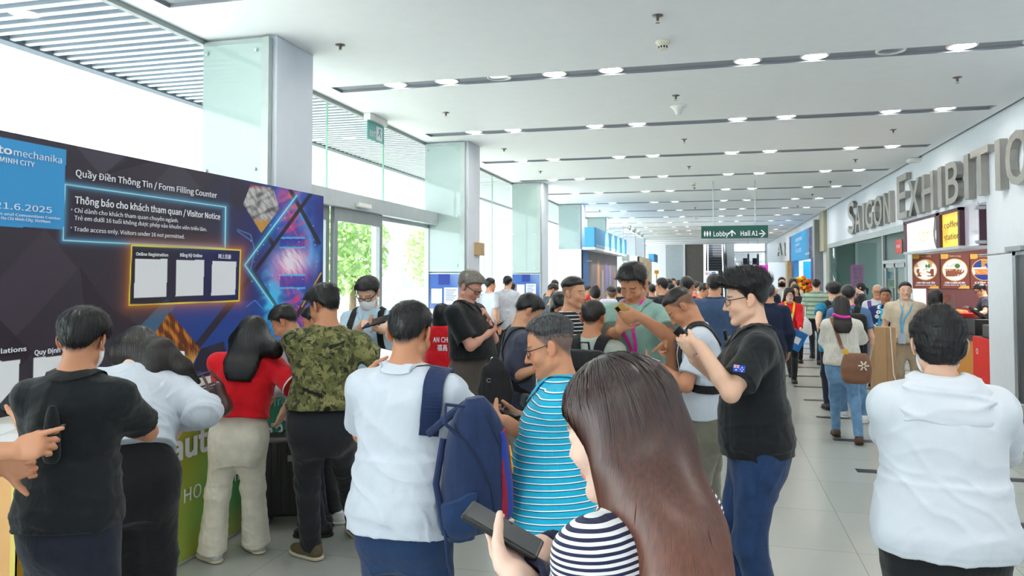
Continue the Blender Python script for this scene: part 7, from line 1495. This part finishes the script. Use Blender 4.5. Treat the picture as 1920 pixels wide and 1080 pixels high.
J = C_('blue_pack', 'person in a blue t-shirt and jeans with a black backpack, partly behind the ribbed blouse', .0064, (1590, 533), 6, T_(BLUET, ease=.02), JEANL, skin='light', girth=1.1, shoem='shoe_white', solem='sole_white', hair=short(top=.014, side=.006), feet={'L': (1582, 782, 0), 'R': (1621, 792, 0)})
backpack(J, 'large black backpack over the blue t-shirt behind the ribbed blouse', BPK, size=(.36, .5, .18), z=.08, vox=.014, strapw=.07); lanyard(J, 'pink lanyard collar on the blue t-shirt with the black backpack', PINKR, badge=False)
J = C_('teal', 'person with wavy hair in a teal t-shirt and backpack left of the ribbed blouse', .0072, (1562, 527), -6, T_(TEALT, ease=.02), DKNAVY, skin='light', hair=dict(style='spiky', col='black', top=.03, side=.018, spike=.008, nape=-.05), armL=dict(w=(1532, 615, .0068), el=(1534, 608)))
backpack(J, 'dark gray backpack on the teal t-shirt', BPK, size=(.28, .42, .14), vox=.015, strapw=.07)
J = C_('green_stripe', 'person in a green striped polo and navy trousers walking away', .0106, (1530, 522), 2, polo(GRN_ST, ease=.022, hem=.1), DKNAVY, skin='light', girth=1.08, sw=1.06, feet={'L': (1524, 672, 0), 'R': (1536, 684, 0)})
lanyard(J, 'light blue lanyard collar on the green striped polo', BLUER, badge=False)
J = C_('red_blazer', 'person with long hair in red blazer and white bow, holding a blue brochure', .0086, (1480, 538), 178, dict(mat=RED, sleeve='long', ease=.014, hem=.16, folds=.003), BLKW, sex='f', skin='pale', eyes='open', lip=(196, 70, 80), glasses='frame_brown', hp=2, hair=dict(style='long', col='dark', top=.018, side=.012, len=.2, w=.12, strands=dict(n=300, len=.18, r=.002, mode='long', steps=6)), feet={'L': (1489, 718, 0), 'R': (1483, 706, 0), 'yawL': 170 - 172, 'yawR': 4}, armL=dict(w=(1503, 640, .0082), el=(1507, 615)))
bow = at_s(1476, 592, .0079); m = MB()
for e in (-1, 1): m.prism([bow, bow + np.array([e * .075, 0, .03]), bow + np.array([e * .08, 0, -.035])], (0, .025, 0)); m.prism([bow, bow + np.array([e * .02, 0, -.17]), bow + np.array([e * .075, 0, -.16])], (0, .02, 0))
m.build('bow', PAPER, J['P'], bevel=.006); lanyard(J, 'yellow lanyard with a white card on the red blazer', YELR, drop=-.02, w=.03, bcol=PAPER)
br_ = at_s(1494, 638, .00812); t = thing('brochure', 'blue brochure held by the person in the red blazer', 'brochure', br_); A = [nrm((.85, .2, -.45)), nrm((0, 1, .2)), nrm((.45, 0, .85))]; MB().obox(br_, A, (.11, .006, .15)).build('cover', plain('brochure_blue', srgb(40, 120, 196), .4, var=.3, vs=7), t); MB().obox(br_ - A[1] * .008, A, (.05, .002, .05)).build('cover_panel', PAPER, t)
C_('cream', 'person with long hair in cream knit top, half hidden behind the red blazer', .0122, (1487, 520), 172, dict(mat=CRM, sleeve='long', ease=.018), BEIGET, sex='f', skin='light', eyes='open', hair=dict(style='long', col='black', top=.018, side=.014, len=.2, w=.11))
pb2 = at_s(1510, 610, .0105); t = thing('plastic_bag', 'translucent plastic bag hanging beside the green striped polo', 'bag', pb2); pg = Prog(); pg.u(tab(pb2, np.eye(3), [-.2, -.16, .05, .16], [.10, .13, .11, .03], [.05, .07, .06, .02])); solid('bag_body', pg, .015, plain('bag_clear', None), t); MB().tube([pb2 + np.array([0, 0, .15]), pb2 + np.array([.02, .1, .36])], .008, 5).build('handle', plain('bag_clear', None), t)
J = C_('photographer', 'person holding up a black camera beside the flower stand', .013, (1466, 519), 178, T_(PGRAY, sleeve='long'), DKNAVY, skin='light', hp=0, armR=dict(w=(1459, 541, .0124), el=(1453, 565)), armL=dict(w=(1474, 541, .0124), el=(1479, 565)))
cm = at_s(1466, 534, .0121); t = thing('camera', 'black camera with a round lens raised in front of a face', 'camera', cm); MB().box(cm[0] - .08, cm[0] + .08, cm[1] - .03, cm[1] + .04, cm[2] - .05, cm[2] + .05).box(cm[0] - .03, cm[0] + .03, cm[1] - .02, cm[1] + .03, cm[2] + .05, cm[2] + .075).build('camera_body', BLACK, t, bevel=.01); MB().lathe(cm + np.array([0, -.03, 0]), [(.045, 0), (.045, .07), (.038, .07), (.036, .06), (.001, .06)], 16, ax=(0, -1, 0)).build('lens', _M['lens_black'], t)
C_('black_long', 'person with long black hair in black behind the red blazer', .0110, (1491, 532), 185, T_(CHAR, sleeve='long'), BLKW, sex='f', skin='light', hair=dict(style='long', col='black', top=.018, side=.014, len=.25, w=.12), eyes='open')
C_('pony', 'person with a ponytail in black, in profile before the glass shop front', .0118, (1612, 529), -78, T_(CHAR, sleeve='long'), BLKW, sex='f', skin='pale', glasses='frame_black', eyes='open', hp=0, hair=dict(style='pony', col='black', top=.016, side=.012, len=.12))
J = C_('old', 'gray haired smiling person with glasses in a white shirt with a purple strap', .0087, (1645, 533), 196, T_(WHT), DKNAVY, skin='mid', glasses='frame_brown', eyes='open', hp=0, hair=dict(style='fade', col='white', top=.006, side=.004, line=.02, scalp=.8))
tb_ = thing('sling_bag', 'purple strapped bag worn across the white shirt of the gray haired person', 'bag', J['W']); band('strap', J, [tloc(J, .13, .05, .40), tloc(J, .12, .14, .30), tloc(J, .08, .17, .15), tloc(J, .0, .17, .0)], .06, plain('strap_purple', srgb(96, 58, 132), .7), tb_, n=20); pg = Prog(); pg.u(rbox(tloc(J, -.02, .20, -.04), J['Rc'], (.11, .04, .08), .03)); solid('bag_body', pg, .014, plain('strap_purple', None), tb_)
J = C_('floral', 'person in a navy floral shirt with a blue lanyard behind a tall cardboard carton', .0077, (1660, 539), 190, polo(FLORAL, ease=.02, hem=.28, slen=.85, wide=.015), BEIGET, skin='dark', eyes='open', hp=0, girth=1.12, hair=short(top=.014, side=.006), armL=dict(w=(1692, 655, .0074)))
lanyard(J, 'light blue lanyard across the navy floral shirt', plain('cyan_ribbon', srgb(50, 170, 214), .6), badge=False, w=.03, side=.10, drop=-.06)
b0, b1 = at_s(1641, 736, .0070), at_s(1676, 736, .0070); bxw = b1[0] - b0[0]; t = thing('carton', 'tall brown cardboard carton tied with white string before the floral shirt', 'carton', ((b0[0] + b1[0]) / 2, b0[1], 0)); CB = plain('cardboard', srgb(188, 150, 108), .8, var=.06); zt1 = at_s(1650, 613, .0070)[2]; yb1 = b0[1] - .12
MB().box(b0[0] - .02, b0[0] + bxw * .52, yb1, yb1 + .3, 0, zt1).box(b0[0] + bxw * .52, b1[0], yb1 + .02, yb1 + .3, 0, zt1).build('box', CB, t); MB().box(b0[0] + bxw * .515, b0[0] + bxw * .53, yb1 - .001, yb1 + .02, 0, zt1).build('edge_seam', plain('cardboard_dark', srgb(140, 106, 70), .8), t)
xs_ = b0[0] + bxw * .72; MB().tube([(xs_, yb1 + .012, zt1), (xs_ + .03, yb1 + .012, zt1 - .6), (xs_ + .05, yb1 - .03, zt1 - .68), (b0[0] - .02, yb1 - .02, zt1 - .78), (xs_ + .04, yb1 - .02, zt1 - .8), (xs_ + .02, yb1 + .0, .1)], .007, 5).build('string', PAPER, t)
J = C_('beige', 'person with short black hair in beige knit polo and blue lanyard, by the stall', .0072, (1697, 527), 184, polo(BEIGE, ease=.018, hem=.16), BEIGET, skin='light', eyes='open', hp=0, sw=1.08, hair=short(top=.014, side=.003))
lanyard(J, 'light blue lanyard with a badge on the beige knit polo', BLUER, drop=-.02, w=.022, side=.07, bcol=plain('badge_blue', srgb(190, 206, 222), .4))
C_('stall_guest', 'person with short brown hair in black at the food stall, behind the white jacket', .0070, (1754, 541), 20, T_(CHAR, sleeve='long', wide=.02), BLKW, sex='f', skin='pale', hair=dict(style='bob', col='dark', top=.022, side=.016, len=.09, w=.095), armR=dict(w=(1796, 602, .0072), el=(1795, 640)))
J = C_('worker', 'stall worker with glasses in a dark t-shirt bent over the till', .0099, (1838, 531), -80, T_(F_('worker_tee', 44, 44, 58)), BLKD, skin='mid', glasses='frame_black', hp=28, lean=6, hair=short(top=.02, side=.008, fringe=.008), armL=dict(w=(1830, 590, .0096), el=(1852, 602)), armR=dict(w=(1834, 582, .0100)))
# middle
C_('suit_one', 'person in a slate blue suit, back turned, above the white t-shirt', .0066, (1288, 517), 12, dict(mat=NAVYSUIT, sleeve='long', ease=.022, folds=.003, collar=.03, gap=.2), DKNAVY, sw=1.06, hair=short(top=.014, side=.006))
C_('suit_two', 'person in a blue gray suit jacket, back turned, directly behind the flag patch polo', .0060, (1340, 512), 6, dict(mat=NAVYSUIT, sleeve='long', ease=.024, folds=.003, collar=.03, gap=.2), DKNAVY, girth=1.1, sw=1.1, hair=short(top=.016, side=.008))
C_('suit_three', 'person with graying hair in a navy suit right of the flag patch polo', .0066, (1440, 530), -4, dict(mat=NAVYB, sleeve='long', ease=.022, folds=.003, collar=.03, gap=.2), DKNAVY, sw=1.05, hair=short('saltpepper', top=.014, side=.006))
C_('suit_back', 'dark haired head just above the graying one in the navy suit', .0098, (1436, 521), 2, T_(NAVYB, sleeve='long'), DKNAVY, hair=short('dark'))
J = C_('red_shirt', 'person in a red shirt with a yellow lanyard bending between two blue suits', .0086, (1321, 530), 105, T_(RED), BLKD, hp=25, lean=12, hair=short()); lanyard(J, 'yellow lanyard on the red shirt between the blue suits', YELR, badge=False, w=.03)
C_('masked', 'person with pale hair and mask beside the bending red shirt', .0094, (1308, 528), 120, T_(RED), BLKD, mask=True, hair=short('dark'))
C_('curly', 'person with wavy black hair left of the striped vest', .0054, (1049, 546), 150, T_(CHAR), BLKD, sex='f', hp=40, lean=14, hair=dict(style='bob', col='black', top=.024, side=.018, len=.10, w=.10))
C_('slate', 'person in a slate t-shirt looking down, in front of the fourth white column', .0090, (1036, 530), 60, T_(SLATE), KHAKI, hp=40, lean=10, hair=short('dark', top=.012))
C_('gray_tee', 'person in a gray t-shirt beside the slate t-shirt', .0080, (1040, 546), 30, T_(GRAYT), KHAKI, hp=50, lean=18, hair=short('dark'))
C_('earphones', 'person with headphones behind the slate t-shirt', .0112, (1040, 524), 170, T_(SLATE), KHAKI, hp=10, hair=short())
C_('white_back', 'person in a pale gray shirt, back turned, before the blue notice poster', .0098, (952, 516), 4, polo(PGRAY, sleeve='short', ease=.022, hem=.27), BLKD, skin='light', hair=short(top=.014), armL=dict(w=(925, 600, .0096), el=(928, 580)))
J = C_('white_side', 'person in a white t-shirt with a pink lanyard beside the gray haired black polo', .0095, (920, 520), 40, T_(WHT), BLKD, skin='mid', hair=short(top=.014)); lanyard(J, 'pink lanyard on the white t-shirt by the gray haired person', PINKR, badge=False)
C_('ponytail_far', 'person with a low bun behind the pale gray shirt', .0118, (960, 528), 4, T_(WHT), BLKD, sex='f', hair=dict(style='bun', col='dark', top=.014, side=.01, bun=.045, bunpos=(0, -.1, 0)))
J = C_('bun_red', 'person with a high black bun in red with a yellow collar before the booth wall', .0082, (1115, 536), -30, T_(RED), BLKD, sex='f', skin='light', hair=dict(style='bun', col='black', top=.016, side=.012, bun=.05, bunpos=(0, -.06, .10))); lanyard(J, 'yellow lanyard on the red top with the black bun', YELR, badge=False, w=.03)
J = C_('teal_polo', 'person in green teal polo with pink lanyard and white backpack, behind the sage backpack', .0074, (1146, 535), -18, polo(GTEAL, ease=.02), BLKD, skin='light', hair=dict(style='fade', col='dark', top=.012, side=.003, scalp=.8)); lanyard(J, 'pink lanyard on the green teal polo', PINKR, badge=False, w=.03); wb_ = at_s(1141, 590, .0068); pg = Prog(); pg.u(rbox(wb_, J['Rc'], (.12, .07, .2), .05)); t = thing('backpack', 'white backpack on the green teal polo', 'backpack', wb_); solid('bag_body', pg, .014, WHT, t); band('shoulder_strap', J, strap_pts(J, -1), .04, BPK, t, n=24)
hs_ = [('far person with dark hair and glasses above the tall green polo shoulder', .0082, (1240, 520), -60, CHAR), ('far dark haired person right of the one with glasses', .0118, (1254, 522), 10, SLATE), ('far person with brown hair before the brown cladding', .0150, (1262, 521), 160, GRAYT), ('far dark haired person low beside the escalator foot', .0116, (1258, 530), 0, CHAR), ('far person left of the blue suit, hair just in view', .0140, (1273, 524), 0, DKNAVY), ('far dark haired person over the green polo shoulder', .0100, (1206, 529), 30, CHAR), ('far person behind the green polo collar', .0104, (1222, 532), -20, CHAR), ('far person in red behind the blue suits', .0112, (1303, 526), 0, RED), ('far dark haired person behind the green polo ear', .0120, (1214, 526), 60, SLATE), ('far person right of the teal t-shirt by the glass shop', .0108, (1572, 541), 180, WHT), ('far person between the brochure and the navy suit', .0150, (1457, 540), 180, BLUET), ('far gray haired person under the pink banner', .0128, (1432, 516), 10, NAVYB), ('far person beyond the striped vest shoulder', .0130, (1103, 535), 90, RED), ('far dark haired head beyond the teal polo', .0125, (1160, 537), -20, CHAR)]
for i, (lab, s_, hd_, fa_, mt_) in enumerate(hs_): C_('far%d' % i, lab, s_, hd_, fa_, T_(mt_), DKNAVY, q=1.25, hair=short(['black', 'dark', 'dark', 'black'][i % 4], top=.016, side=.008), glasses='frame_black' if i == 0 else None, group=None)
